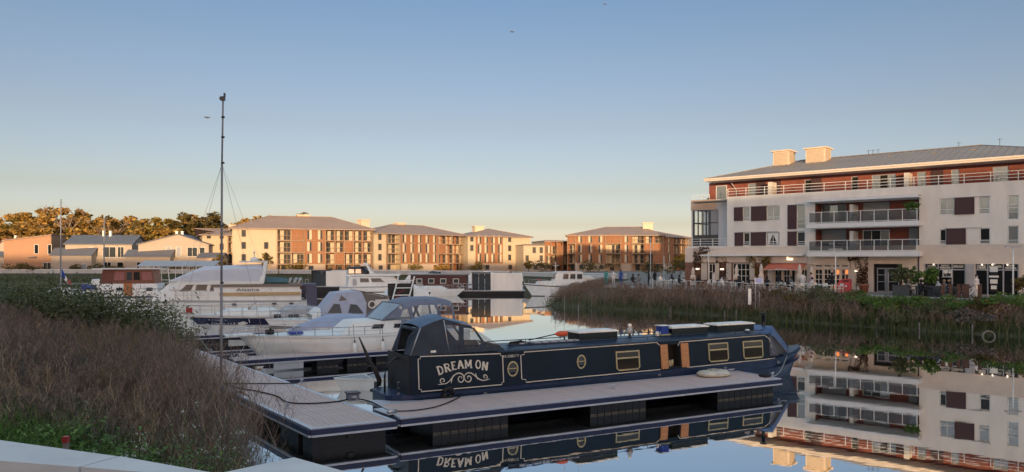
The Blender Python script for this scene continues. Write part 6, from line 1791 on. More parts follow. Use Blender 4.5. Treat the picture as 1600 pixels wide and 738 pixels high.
# boats on the far side showing only their tops
for (px, d, L, lab, cm) in ((742, 121, 6.5, 'white speedster with raked screen behind the box houseboat', 'white'), (655, 124, 7.5, 'dark canopied cruiser behind the maroon houseboat', 'black')):
    r = boat('motor_cruiser', lab, 'motor cruiser', (PX(px, d) - L / 2, d), (.99, -.05))
    H = Hull(L, 2.7, 1.5, 1.35); H.build(r, 'hullwhite'); H.band(r, .6, .7, 'navy')
    sd, fr_ = cab(r, 1.4, L - 1, 1.0, 1.2, 1.4, 2.6, 'white', .9, .3, .1, roofm='white'); swin(r, sd, .05, .5, .4, .85); swin(r, sd, .55, .95, .4, .85); fwin(r, fr_, 2, .4, .9)
    canopy(r, [(L - 2.2, 1.0, 2.4, 2.7), (L - 1.6, 1.1, 1.9, 3.1), (L - .3, 1.1, 1.5, 2.9)], 'white' if cm == 'white' else 'darkgrey')
    MB().tube([(1.8, -1.0, 2.7), (2.0, -1.0, 3.2), (3.4, -1.0, 3.2)], .03, 5).build('rail', M['steel'], r)
# white trawler yacht by the reed point
K = boat('trawler_yacht', 'white trawler yacht with blue tinted screens beside the reed point', 'motor yacht', (PX(818, 101.5), 101.5), (.985, .17))
H = Hull(9.0, 3.2, 1.75, 1.35, 1.2); H.build(K, 'hullwhite'); H.band(K, .86, .93, 'black', 'rubbing_strake', out=.04); H.band(K, -.04, .05, 'black', 'boot_stripe')
sd, fr_ = cab(K, 1.6, 4.2, .9, 1.2, 1.5, 2.0, 'white', .4, 0, .05, name='trunk_cabin')
sd, fr_ = cab(K, 3.8, 8.0, 1.2, 1.35, 1.5, 3.2, 'white', .6, .1, .08, roofm='white', over=.3, name='wheelhouse'); fwin(K, fr_, 3, .45, .92, 'bluesign' if False else 'glass')
for a in (.03, .36, .69): swin(K, sd, a, a + .27, .45, .9, 'glass')
MB().tube([(4.4, 0, 3.2), (4.4, 0, 4.6)], .05, 6).bar((4.0, 0, 4.1), (4.9, 0, 4.1), .05).build('mast', M['white'], K)
H.rail(K, .02, .4, .6, 6)
b = MB(); b.lathe([(0, -.12), (.22, -.06), (.22, .06), (0, .12)], (1.9, -1.0, 2.2), 10); b.build('buoy', M['redbox'], K)
for k, (px, d, L, lab, cv) in enumerate(((893, 104, 6.2, 'cruiser with long cream awning right of the trawler yacht', 'offwhite'), (925, 108, 5.6, 'cruiser with grey tilted canopy between the awnings', 'lightgrey'), (788, 113, 5.5, 'white sloop stern seen in the gap beside the box houseboat', 'white'))):
    r = boat('motor_cruiser', lab, 'motor cruiser', (PX(px, d) - L / 2, d), (.99, .1))
    H = Hull(L, 2.5, 1.3, 1.1); H.build(r, 'hullwhite'); H.band(r, .7, .8, 'navy'); H.rail(r, .02, .35, .6, 5)
    sd, fr_ = cab(r, 1.0, L - .8, 1.0, 1.1, 1.2, 2.0, 'white', .4, .1, .08); swin(r, sd, .1, .45, .35, .8); swin(r, sd, .55, .9, .35, .8)
    canopy(r, [(L * .3, 1.05, 1.9, 2.3), (L * .4, 1.1, 1.8, 2.75), (L * .9, 1.1, 1.7, 2.7), (L, 1.0, 1.6, 2.4)], cv)
# dark covered launch with a white boarding ladder standing over it
N_ = boat('motor_launch', 'black covered launch with white frame ladder, behind the canopied cruiser', 'launch', (PX(575, 70), 70), (.9, .43))
H = Hull(6.5, 2.6, 1.3, 1.2); H.build(N_, 'hullwhite'); H.band(N_, .6, .75, 'black')
canopy(N_, [(1.6, .9, 1.25, 1.6), (2.3, 1.1, 1.2, 2.5), (4.2, 1.1, 1.2, 2.6), (5.6, 1.0, 1.2, 1.9)], 'white')
MB().box(1.55, 4.0, -1.22, -1.12, .8, 2.7).build('black_cover', M['black'], N_)
b = MB()
for dx in (0, 1.55): b.bar((1.6 + dx, -1.6, .3), (2.5 + dx, -1.35, 3.35), .10)
for k in range(1, 5): t = k / 4.6; b.bar((1.6 + .9 * t, -1.6 + .25 * t, .3 + 3.05 * t), (3.15 + .9 * t, -1.6 + .25 * t, .3 + 3.05 * t), .08)
b.build('ladder', M['white'], N_)
MB().tube([(2.2, -1.3, 1.3), (2.6, -1.3, 1.9), (3.1, -1.3, 2.1)], .03, 5).box(2.3, 2.5, -1.4, -1.3, 1.5, 1.65).box(2.9, 3.1, -1.4, -1.3, .7, .95).build('red_tackle', M['red'], N_)
# white dinghy with dark outboard between the finger and the rear finger, and a leaning black davit pole
q = gnd(535, 618, .0)
Dg = boat('dinghy', 'low white dinghy with black outboard tucked behind the walkway corner', 'dinghy', (PX(522, 28.2), 28.2), (.90, .42))
H = Hull(3.4, 1.35, .46, .42, .3, .5); H.build(Dg, 'hullwhite', 'grey'); H.band(Dg, .9, 1.06, 'white', 'gunwale', out=.03)
b = MB()
for x in (1.1, 2.2): b.box(x, x + .22, -.58, .58, .38, .45)
b.build('thwart', M['white'], Dg)
MB().box(3.35, 3.62, -.16, .16, .42, .85).box(3.42, 3.56, -.07, .07, -.1, .43).box(2.95, 3.4, -.04, .04, .62, .68).build('outboard_motor', M['black'], Dg)
MB().tube([(2.1, -.3, .47), (2.1, -.3, 1.05)], .05, 6).tube([(2.7, .25, .45), (2.7, .25, .95)], .04, 6).tube([(3.0, -.5, .5), (2.4, -.35, .75), (1.2, -.2, .55)], .025, 5).build('oar', M['darkgrey'], Dg)
d0 = 25.0
tag(MB().tube([at(561, 527, d0), at(569, 545, d0), at(577, 563, d0), at(586, 578, d0), at(593, 595, d0), at(592, 603, d0)], [.02, .045, .06, .075, .085, .07], 8).build('davit_arm', M['black']), 'bent black davit arm leaning beside the narrowboat stern', 'davit')
p = gnd(590, 621, .2)
tag(MB().lathe([(.12, 0), (.12, .18), (.22, .2), (.22, .26), (.08, .3), (.08, .5), (0, .52)], (PX(588, 25), 25.0, .35), 10).build('winch', M['black']), 'black winch base at the foot of the davit arm', 'winch')

bpy.context.view_layer.update()
# mooring lines from the boats to the pontoons
def sag(a, c, k=.25, n=6):
    a = Vector(a); c = Vector(c)
    return [tuple(a + (c - a) * (i / n) - Vector((0, 0, 1)) * k * 4 * (i / n) * (1 - i / n)) for i in range(n + 1)]
for a, c, lb in ((A.matrix_basis @ Vector((.2, -.4, 1.45)), G(362, 561, PD + .12), 'bow line of the canopied cruiser running down to the walkway'),
                 (Dt.matrix_basis @ Vector((.2, -.2, 1.6)), G(330, 551, PD + .12), 'bow line of the navy banded yacht running to the walkway'),
                 (A.matrix_basis @ Vector((7.2, -1.55, 1.35)), (back.matrix_basis @ Vector((8.2, 1.1, PD + .05))), 'side line of the canopied cruiser down to the rear finger'),
                 (NB.matrix_basis @ Vector((-1.9, .4, .78)), G(556, 624, PD + .15), 'stern line of the narrowboat to the walkway corner'),
                 (NB.matrix_basis @ Vector((15.0, .35, 1.0)), G(1207, 588, PD + .12), 'bow line of the narrowboat to the outer tip of the finger')):
    tag(MB().tube(sag(a, c), .014, 5).build('mooring_line', M['paleline']), lb, 'rope')
add_fenders(Dt, Hull(10.5, 3.3, 1.54, 1.34, 1.6, .45), (.30, .52), 'white', .6)
# ------------------------------------------------------------------ near bank, street and parapet
SHORE = [(-.9, 4.6), (-2.2, 7.4), (-3.7, 10.5), (-5.5, 14), (-7.8, 18.5), (-11.3, 24.6), (-15.4, 30.6), (-20, 37.4), (-26, 45.5), (-34, 55), (-50, 64), (-80, 68), (-220, 70)]
def shore_dist(x, y):
    """distance inland from the shoreline (negative over the water)"""
    best = 1e9; sgn = 1
    for (ax_, ay_), (bx_, by_) in zip(SHORE, SHORE[1:]):
        dx, dy = bx_ - ax_, by_ - ay_
        t = max(0, min(1, ((x - ax_) * dx + (y - ay_) * dy) / (dx * dx + dy * dy)))
        px_, py_ = ax_ + dx * t, ay_ + dy * t
        d = math.hypot(x - px_, y - py_)
        if d < best: best = d; sgn = 1 if dx * (y - ay_) - dy * (x - ax_) > 0 else -1
    return best * sgn
def bank_z(x, y):
    d = shore_dist(x, y)
    return 2.95 * (1 - math.exp(-d / .8)) if d > 0 else d * .5
def near_bank():
    b = MB(); b.smooth = True; rows = []
    rg = random.Random(8)
    for i in range(len(SHORE) - 1):
        a, c = SHORE[i], SHORE[i + 1]
        n = max(1, min(8, int(math.dist(a, c) / 1.6)))
        for k in range(n + (1 if i == len(SHORE) - 2 else 0)):
            t = k / n; p = (a[0] + (c[0] - a[0]) * t, a[1] + (c[1] - a[1]) * t)
            nx_, ny_ = -(.86), -.5
            r = []
            for s in (-.8, 0, .6, 1.3, 2.2, 3.5, 6, 12, 40, 120):
                x, y = p[0] + nx_ * s, max(2.75, p[1] + ny_ * s)
                z = bank_z(x, y) if s > 0 else s * .5
                r.append((x, y, z + (rg.uniform(-.08, .08) if s > .3 else 0)))
            rows.append(r)
    b.loft(rows, False, False)
    b.build('bank', M['mud'], kind='structure')
near_bank()
MB().box(-400, 400, -400, 1.0, 2.9, 3.3).build('street', M['paving'], kind='structure')
def parapet():
    r = thing('parapet_wall', 'low concrete parapet with grey-white coping at the lower left corner', 'wall', (0, 0, 3.0))
    T_ = 4.2 - 3.0
    outer = [(-9, 5.6), (-4.2, 3.76), (-1.99, 2.93), (-1.40, 2.69), (-.965, 2.475)]
    inner = [(-9.1, 5.2), (-4.25, 3.40), (-2.05, 2.695), (-1.46, 2.551), (-1.0, 2.437)]
    # coping in lengths, like cast blocks
    for i in range(4):
        o0, o1, i0, i1 = outer[i], outer[i + 1], inner[i], inner[i + 1]
        e = .004
        MB().slab([(i0[0] + e, i0[1], T_ - .07), (i1[0] - e, i1[1], T_ - .07), (o1[0] - e, o1[1], T_ - .07), (o0[0] + e, o0[1], T_ - .07)], (0, 0, .07)).build('coping_stone', M['coping'], r)
    sh = lambda p, a: (p[0] + .35 * a, p[1] + .94 * a)
    body_o = [sh(p, -.04) for p in outer]; body_i = [sh(p, .035) for p in inner]
    b = MB()
    for i in range(4):
        b.slab([(body_i[i][0], body_i[i][1], -1.5), (body_i[i + 1][0], body_i[i + 1][1], -1.5), (body_o[i + 1][0], body_o[i + 1][1], -1.5), (body_o[i][0], body_o[i][1], -1.5)], (0, 0, 1.5 + T_ - .072))
    b.build('wall_body', M['concrete'], r)
    pl_ = [(-.945, 2.470), (-.768, 2.66), (-.36, 2.33), (-.1, 2.12), (-.1, 1.3), (-1.5, 1.3), (-1.5, 2.0), (-1.0, 2.2)]
    MB().slab([(x, y, T_ - .075) for x, y in pl_], (0, 0, .079)).build('corner_block', M['coping'], r)
    MB().slab([(x * .97 - .01, y * .985, -2.9) for x, y in pl_], (0, 0, 2.9 + T_ - .078)).build('corner_pier', M['concrete'], r)
parapet()
# ------------------------------------------------------------------ plants
def ribbon_mesh(name, P, W, mt, parent=None, **props):
    """P: (n, k, 3) centre lines, W: (n, k) widths; flat ribbons turned at random"""
    n, k, _ = P.shape
    rg = np.random.default_rng(n + k)
    a = rg.uniform(0, 2 * PI, n)
    D = np.stack([np.cos(a), np.sin(a), np.zeros(n)], 1)[:, None, :] * (W[:, :, None] / 2)
    V = np.empty((n, k, 2, 3)); V[:, :, 0] = P - D; V[:, :, 1] = P + D
    V = V.reshape(-1, 3)
    base = (np.arange(n) * k * 2)[:, None] + (np.arange(k - 1) * 2)[None, :]
    Fq = np.stack([base, base + 1, base + 3, base + 2], -1).reshape(-1, 4)
    return quads(name, V, Fq, mt, parent, **props)
def quads(name, V, Fq, mt, parent=None, mats=None, mi=None, **props):
    me = bpy.data.meshes.new(name)
    me.vertices.add(len(V)); me.vertices.foreach_set("co", np.asarray(V, dtype=np.float32).ravel())
    m_ = Fq.shape[1]
    me.loops.add(Fq.size); me.loops.foreach_set("vertex_index", Fq.astype(np.int32).ravel())
    me.polygons.add(len(Fq)); me.polygons.foreach_set("loop_start", (np.arange(len(Fq)) * m_).astype(np.int32))
    me.update(calc_edges=True)
    for q in (mats or [mt]): me.materials.append(q)
    if mi is not None: me.polygons.foreach_set("material_index", np.asarray(mi, dtype=np.int32))
    return link(name, me, parent, **props)
def leaf_quads(C, S, rg, flat=.5, asp=1.6):
    """one diamond leaf per centre"""
    n = len(C)
    u = rg.normal(size=(n, 3)); u[:, 2] *= flat; u /= np.linalg.norm(u, axis=1, keepdims=True) + 1e-9
    w_ = rg.normal(size=(n, 3)); w_ -= (w_ * u).sum(1, keepdims=True) * u; w_ /= np.linalg.norm(w_, axis=1, keepdims=True) + 1e-9
    s = S[:, None]
    V = np.stack([C - u * s * asp / 2, C + w_ * s / 2, C + u * s * asp / 2, C - w_ * s / 2], 1).reshape(-1, 3)
    return V, np.arange(4 * n).reshape(n, 4)
def merge(parts):
    Vs, Fs, o = [], [], 0
    for V, Fq in parts: Vs.append(V); Fs.append(Fq + o); o += len(V)
    return np.concatenate(Vs), np.concatenate(Fs)
def ribbons(P, W, rg):
    n, k, _ = P.shape
    a = rg.uniform(0, 2 * PI, n)
    D = np.stack([np.cos(a), np.sin(a), np.zeros(n)], 1)[:, None, :] * (W[:, :, None] / 2)
    V = np.empty((n, k, 2, 3)); V[:, :, 0] = P - D; V[:, :, 1] = P + D
    base = (np.arange(n) * k * 2)[:, None] + (np.arange(k - 1) * 2)[None, :]
    return V.reshape(-1, 3), np.stack([base, base + 1, base + 3, base + 2], -1).reshape(-1, 4)
def dry_plants(B, Hh, rg, nb=10, nt=3, w0=.010, wb=.006, wt=.004, spread=.30, lean=None):
    """branching dry stems: B bases (n,3), Hh heights"""
    n = len(B); t = np.linspace(0, 1, 5)
    ln = rg.normal(size=(n, 2)) * .14
    if lean is not None: ln += lean
    def stem(u): return np.stack([B[:, None, 0] + ln[:, None, 0] * Hh[:, None] * u ** 1.6, B[:, None, 1] + ln[:, None, 1] * Hh[:, None] * u ** 1.6, B[:, None, 2] + Hh[:, None] * u], -1)
    P = stem(t[None, :].repeat(n, 0))
    out_ = [ribbons(P, (w0 * (1 - .75 * t))[None, :].repeat(n, 0), rg)]
    u = rg.uniform(.22, .95, (n, nb)); S0 = stem(u).reshape(-1, 3)
    hh = np.repeat(Hh, nb); uu = u.ravel()
    ang = rg.uniform(0, 2 * PI, n * nb); L = hh * spread * (1.15 - uu * .75) * rg.uniform(.6, 1.3, n * nb)
    d1 = np.stack([np.cos(ang) * .55, np.sin(ang) * .55, np.full(n * nb, .85)], 1) * L[:, None]
    mid = S0 + d1 * .5 + np.stack([np.cos(ang), np.sin(ang), np.zeros(n * nb)], 1) * (L * .10)[:, None]
    end = S0 + d1
    out_.append(ribbons(np.stack([S0, mid, end], 1), np.tile([wb, wb * .8, wb * .4], (n * nb, 1)), rg))
    v = rg.uniform(.3, 1.0, (n * nb, nt)); T0 = (S0[:, None] + (end - S0)[:, None] * v[..., None]).reshape(-1, 3)
    a2 = rg.uniform(0, 2 * PI, len(T0)); l2 = np.repeat(L, nt) * rg.uniform(.25, .6, len(T0))
    T1 = T0 + np.stack([np.cos(a2) * .5, np.sin(a2) * .5, rg.uniform(.5, 1.0, len(T0))], 1) * l2[:, None]
    out_.append(ribbons(np.stack([T0, T1], 1), np.tile([wt, wt * 1.1], (len(T0), 1)), rg))
    return merge(out_)
RG = np.random.default_rng(11)
def scatter_left(n, dmin, dmax, pxmin, pxmax, inmin, inmax=99):
    out_ = []
    while len(out_) < n:
        d = dmin + (dmax - dmin) * RG.random() ** 1.1; px = RG.uniform(pxmin, pxmax)
        x = PX(px, d); s = shore_dist(x, d)
        if inmin < s < inmax: out_.append((x, d, bank_z(x, d) - .05, s))
    return np.array(out_)
def ztop(A):
    px = 800 + F_PX * A[:, 0] / A[:, 1]
    return np.minimum(3.02 + .84 * (1 - np.exp(-A[:, 3] / 2.6)), 3.86) + np.clip((90 - px) / 90, 0, 1) * .18 - np.clip((11.5 - A[:, 1]) * .15, 0, 1)
CL = scatter_left(300, 8.6, 19, -60, 372, .05)
ch_ = RG.uniform(.66, 1.06, len(CL)); cm_ = RG.choice(3, len(CL), p=[.58, .25, .17]); cn_ = RG.normal(size=(len(CL), 2)) * .16
def clumped(n):
    k = RG.integers(0, len(CL), n); q = RG.normal(size=(n, 2)) * .30; out_ = []
    for i in range(n):
        x, y = CL[k[i], 0] + q[i, 0], CL[k[i], 1] + q[i, 1]; s = shore_dist(x, y)
        out_.append((x, y, bank_z(x, y) - .05, s))
    A = np.array(out_); ok = (A[:, 3] > .02) & (A[:, 1] > 8.3)
    return A[ok], k[ok]
A_, K_ = clumped(2900)
E_ = scatter_left(620, 10, 19.5, 240, 366, .04, 2.6)
A_ = np.concatenate([A_, E_]); K_ = np.concatenate([K_, RG.integers(0, len(CL), len(E_))])
h = np.clip((ztop(A_) - A_[:, 2]) * ch_[K_] * RG.uniform(.8, 1.08, len(A_)), .5, 3.4)
for i, (mt, lb) in enumerate((('twig', 'tall dry purple-brown weeds on the near bank'), ('twiggrey', 'grey dry weeds among the brown ones on the near bank'), ('twigstraw', 'straw coloured dry stalks among the brown weeds'))):
    m_ = cm_[K_] == i
    V, Fq = dry_plants(A_[m_][:, :3], h[m_], RG, 12, 6, .012, .006, .0036, .34, lean=cn_[K_][m_])
    quads('dry_reeds', V, Fq, M[mt], kind='stuff', label=lb)
A_ = scatter_left(170, 8.2, 10.5, 0, 345, .3)
h = np.clip((ztop(A_) - A_[:, 2] + .25) * RG.uniform(.6, 1.0, len(A_)), .5, 1.5)
V, Fq = dry_plants(A_[:, :3], h, RG, 8, 2, .018, .010, .006, .26)
quads('dry_stalks', V, Fq, M['twigpale'], kind='stuff', label='pale dry stalks standing in front of the brown reeds')
# willow shrubs behind the reeds, each a thing
def willow(px, d, hgt, rad, label, mt='leaf_willow', seed=0, n=2600, bare=.0):
    x = PX(px, d); z = max(0.05, bank_z(x, d)); hgt = hgt - z
    rg = np.random.default_rng(seed + 50)
    r = thing('willow_shrub', label, 'shrub', (x, d, z - .05), 0, 'willow shrubs on the near bank')
    ns = 26
    ang = rg.uniform(0, 2 * PI, ns); sp_ = rg.uniform(.25, 1, ns) * rad; t = np.linspace(0, 1, 6)
    hh = hgt * rg.uniform(.75, 1.02, ns)
    P = np.stack([np.cos(ang)[:, None] * sp_[:, None] * t ** 1.5, np.sin(ang)[:, None] * sp_[:, None] * t ** 1.5, hh[:, None] * (t - .10 * t ** 3)], -1)
    quads('stems', *ribbons(P, np.tile(.022 * (1 - .8 * t), (ns, 1)), rg), M['twig'], r)
    k = rg.integers(0, ns, n); u = rg.uniform(.32, 1.0, n)
    C = np.stack([np.cos(ang[k]) * sp_[k] * u ** 1.5, np.sin(ang[k]) * sp_[k] * u ** 1.5, hh[k] * (u - .10 * u ** 3)], 1) + rg.normal(size=(n, 3)) * .20 * rad * np.array([1, 1, .6])
    Vv, Ff = leaf_quads(C, rg.uniform(.022, .045, n), rg, .9, 3.6)
    quads('foliage', Vv, Ff, M[mt], r)
for i, (px, d, h_, rd, lb) in enumerate(((15, 21, 4.42, 1.5, 'grey-green willow shrub at the left frame edge above the reeds'), (62, 20, 4.38, 1.4, 'willow shrub left of the drooping flag'), (112, 20, 4.32, 1.4, 'willow shrub just right of the drooping flag'),
                                     (158, 20, 4.22, 1.4, 'willow shrub left of the blue barrel of the barge'), (205, 20, 4.02, 1.3, 'willow shrub below the mahogany wheelhouse'), (240, 19.5, 3.85, 1.0, 'arching willow shrub in front of the big cruiser bow'), (268, 19.5, 3.45, .8, 'outermost willow shrub beside the navy banded bow'))):
    willow(px, d, h_, rd, lb, seed=i, n=3000)
# nettles, grass and flowering shrub beside the parapet
def leafy(label, px, d, hgt, rad, ns, nl, ls, mt, name, cat, petals=0, zoff=0, seed=1, group=None):
    x = PX(px, d); z = bank_z(x, d) + zoff
    rg = np.random.default_rng(seed)
    r = thing(name, label, cat, (x, d, z - .03), 0, group)
    ang = rg.uniform(0, 2 * PI, ns); q = rg.uniform(0, 1, ns) ** .6 * rad; t = np.linspace(0, 1, 5); hh = hgt * rg.uniform(.55, 1.0, ns) * (1 - .25 * (q / rad) ** 2)
    bx_, by_ = np.cos(ang) * q * .7, np.sin(ang) * q * .7
    P = np.stack([bx_[:, None] + np.cos(ang)[:, None] * q[:, None] * .45 * t ** 2, by_[:, None] + np.sin(ang)[:, None] * q[:, None] * .45 * t ** 2, hh[:, None] * t], -1)
    quads('stems', *ribbons(P, np.tile(.010 * (1 - .6 * t), (ns, 1)), rg), M['reedgreen'], r)
    n = ns * nl; k = np.repeat(np.arange(ns), nl); u = rg.uniform(.25, 1.0, n)
    C0 = np.stack([bx_[k] + np.cos(ang[k]) * q[k] * .45 * u ** 2, by_[k] + np.sin(ang[k]) * q[k] * .45 * u ** 2, hh[k] * u], 1)
    a = rg.uniform(0, 2 * PI, n); s = ls * rg.uniform(.6, 1.2, n) * (1.15 - .5 * u)
    dr = np.stack([np.cos(a), np.sin(a), rg.uniform(-.35, .35, n)], 1); w_ = np.stack([-np.sin(a), np.cos(a), np.zeros(n)], 1)
    b0 = C0 + dr * .01; m1 = C0 + dr * (s * .45)[:, None]; tip = C0 + dr * s[:, None] - np.array([0, 0, 1]) * (s * .25)[:, None]
    fold = np.array([0, 0, 1]) * (s * .10)[:, None]
    L1 = m1 + w_ * (s * .27)[:, None] + fold; R1 = m1 - w_ * (s * .27)[:, None] + fold
    Vv = np.stack([b0, L1, tip, m1, R1], 1).reshape(-1, 3)
    i0 = (np.arange(n) * 5)[:, None]
    Ff = np.concatenate([i0 + np.array([[0, 3, 2, 1]]), i0 + np.array([[0, 4, 2, 3]])])
    quads('foliage', Vv, Ff, M[mt], r)
    if petals:
        k = rg.integers(0, ns, petals)
        C = np.stack([bx_[k] + np.cos(ang[k]) * q[k] * .45, by_[k] + np.sin(ang[k]) * q[k] * .45, hh[k] + .02], 1)
        Cs = np.repeat(C, 14, 0) + rg.normal(size=(petals * 14, 3)) * np.array([.028, .028, .012])
        quads('flower_heads', *leaf_quads(Cs, rg.uniform(.008, .015, len(Cs)), rg, .3, 1.2), M['petal'], r, kind='stuff')
    return r
leafy('clump of bright green nettles in the middle behind the parapet', 172, 7.2, .68, .66, 80, 18, .15, 'leaf_green', 'nettle_clump', 'nettles', zoff=.0, seed=3)
leafy('smaller nettle clump right beside the red topped stake', 122, 6.7, .42, .45, 45, 14, .10, 'leaf_green', 'nettle_clump', 'nettles', seed=4)
leafy('low nettles at the left edge of the picture', 30, 7.6, .55, .9, 60, 14, .11, 'leaf_green', 'nettle_clump', 'nettles', seed=5)
leafy('tall weed with pale leaf tip above the nettles', 140, 8.0, .95, .2, 9, 14, .12, 'leaf_willow', 'weed', 'weed', seed=6)
leafy('white flowering shrub between nettles and water', 285, 7.2, 1.55, .80, 80, 26, .075, 'leaf_willow', 'flowering_shrub', 'shrub', petals=18, seed=7)
leafy('low white flowered shrub overhanging the parapet notch', 338, 6.4, 1.72, .60, 70, 24, .065, 'leaf_willow', 'flowering_shrub', 'shrub', petals=14, seed=8)
leafy('dark leafed shrub filling the bank beside the parapet', 232, 6.4, 1.25, .8, 70, 24, .08, 'leaf_green', 'shrub', 'shrub', petals=8, seed=9)
A_ = scatter_left(6500, 4.6, 9.8, -60, 300, .15)
P = np.stack([A_[:, :3], A_[:, :3] + np.stack([RG.normal(size=len(A_)) * .05, RG.normal(size=len(A_)) * .05, RG.uniform(.15, .3, len(A_))], 1), A_[:, :3] + np.stack([RG.normal(size=len(A_)) * .16, RG.normal(size=len(A_)) * .16, RG.uniform(.25, .55, len(A_))], 1)], 1)
quads('grass', *ribbons(P, np.tile([.012, .010, .003], (len(A_), 1)), RG), M['leaf_green'], kind='stuff', label='fresh green grass behind the parapet')
q_ = (PX(103, 5.6), 5.6)
r = thing('marker_stake', 'small wooden stake with a red painted top behind the parapet', 'stake', (q_[0], q_[1], bank_z(*q_)), 0)
zt = PZ(682, 5.6) - bank_z(*q_)
MB().box(-.016, .016, -.016, .016, -.3, zt - .045).build('stake', M['postwood'], r); MB().box(-.019, .019, -.019, .019, zt - .045, zt + .0).build('red_top', M['red'], r)
# bent bare branch by the walkway
tag(MB().tube([at(340, 640, 13), at(352, 625, 13), at(372, 612, 13.2), at(388, 618, 13.4), at(398, 640, 13.5)], [.03, .025, .02, .012, .006], 6).build('branch', M['bark']), 'bent bare branch reaching from the reeds to the water', 'branch')

# ------------------------------------------------------------------ right bank vegetation (between quay and water)
Qe, We = EDGES['Q'], EDGES['W']
def scatter_right(n, tmin, tmax, pxmin, pxmax, pw=1.0):
    out_ = []
    L_ = [(q, wv) for q, wv in zip(Qe, We)]
    seg = [i for i in range(len(L_) - 1) if 840 < 800 + F_PX * We[i][0] / max(1, We[i][1]) < 2300 and We[i][1] < 100]
    while len(out_) < n:
        i = seg[int(RG.integers(len(seg)))]; f = RG.random(); t = tmin + (tmax - tmin) * RG.random() ** pw
        q = [L_[i][0][k] * (1 - f) + L_[i + 1][0][k] * f for k in (0, 1)]; wv = [L_[i][1][k] * (1 - f) + L_[i + 1][1][k] * f for k in (0, 1)]
        x, y = q[0] + (wv[0] - q[0]) * t, q[1] + (wv[1] - q[1]) * t
        px = 800 + F_PX * x / y
        if pxmin < px < pxmax:
            z = np.interp(t, [0, .03, .25, .5, .75, 1.0, 1.2], [QZ, QZ - .12, 1.55, 1.0, .45, .02, -.5])
            out_.append((x, y, z - .05, t))
    return np.array(out_)
A_ = np.concatenate([scatter_right(2500, .12, .98, 845, 1240), scatter_right(260, .16, .98, 1240, 1340)])
V, Fq = dry_plants(A_[:, :3], (1.9 - .45 * A_[:, 2]) * RG.uniform(.55, 1.0, len(A_)), RG, 9, 3, .022, .015, .011, .34)
A2 = scatter_right(520, .35, .98, 1340, 1700)
V2, F2 = dry_plants(A2[:, :3], (1.35 - .3 * A2[:, 2]) * RG.uniform(.5, 1.0, len(A2)), RG, 8, 3, .020, .013, .010, .36)
quads('dry_reeds', *merge([(V, Fq), (V2, F2)]), M['twig'], kind='stuff', label='band of brown dry reeds along the right bank')
def blades(n, t0, t1, p0, p1, hmin, hmax, wd, mt, name, label):
    A_ = scatter_right(n, t0, t1, p0, p1); k = len(A_)
    hh = RG.uniform(hmin, hmax, k); l = RG.normal(size=(k, 2)) * .28
    P = np.stack([A_[:, :3], A_[:, :3] + np.stack([l[:, 0] * .35 * hh, l[:, 1] * .35 * hh, hh * .6], 1), A_[:, :3] + np.stack([l[:, 0] * hh, l[:, 1] * hh, hh * .95], 1)], 1)
    quads(name, *ribbons(P, np.tile([wd, wd * .9, wd * .2], (k, 1)), RG), M[mt], kind='stuff', label=label)
blades(5200, .60, 1.06, 845, 1700, .5, 1.15, .035, 'reedgreen', 'reed_blades', 'green reed blades standing at the right waterline')
blades(5200, .05, .62, 1300, 1700, .2, .6, .035, 'leaf_green', 'bank_grass', 'bright green grass below the cafe quay')
blades(4200, .05, .95, 1225, 1700, .2, .65, .035, 'reedgreen', 'weeds', 'dull green weeds on the right bank')
def bush(px, t, rad, hgt, label, mt='leaf_dark', seed=1, n=900, ls=.07, name='bush', group='bushes on the right bank', loc=None):
    if loc is None:
        A_ = scatter_right(1, t, t + .02, px - 8, px + 8)[0]; loc = (A_[0], A_[1], A_[2])
    rg = np.random.default_rng(seed)
    r = thing(name, label, 'bush', loc, 0, group)
    nc = 9; cc = rg.normal(size=(nc, 3)) * np.array([.5, .5, .22]) * rad; cc[:, 2] = np.abs(cc[:, 2]) + hgt * rg.uniform(.35, .8, nc)
    k = rg.integers(0, nc, n); dvec = rg.normal(size=(n, 3)); dvec /= np.linalg.norm(dvec, axis=1, keepdims=True)
    C = cc[k] + dvec * rg.uniform(.5, 1.0, n)[:, None] ** .5 * np.array([.42 * rad, .42 * rad, .36 * hgt])
    C[:, 2] = np.abs(C[:, 2])
    quads('foliage', *leaf_quads(C, rg.uniform(ls * .6, ls * 1.3, n), rg, .8, 1.7), M[mt], r)
    P = np.stack([np.zeros((nc, 3)), cc * np.array([.5, .5, .6]), cc], 1)
    quads('stems', *ribbons(P, np.tile([.04, .03, .01], (nc, 1)), rg), M['twig'], r)
    return r
for i, (px, t, rd, h_, lb, mt) in enumerate(((1255, .4, 1.3, 1.0, 'dark green bush on the bank below the wedding-white chairs', 'leaf_willow'), (1290, .45, 1.4, 1.1, 'dull bush on the bank below the coral box', 'leaf_willow'), (1215, .35, 1.1, .9, 'olive bush beside the depth gauge pole', 'leaf_dark'),
                                      (1395, .5, 1.2, .7, 'bright green bush under the planters', 'leaf_green'), (1345, .35, 1.0, .6, 'bright green bush under the terracotta pot', 'leaf_green'), (1545, .25, 1.1, .7, 'low bush in front of the black banner', 'leaf_dark'), (1590, .3, 1.3, .9, 'dark bush at the right frame edge', 'leaf_green'), (1470, .55, 1.2, .6, 'scrubby bush below the rusty bollards', 'leaf_willow'))):
    bush(px, t, rd, h_, lb.replace('wedding-white', 'white terrace'), mt, i + 3, 1200, .08)
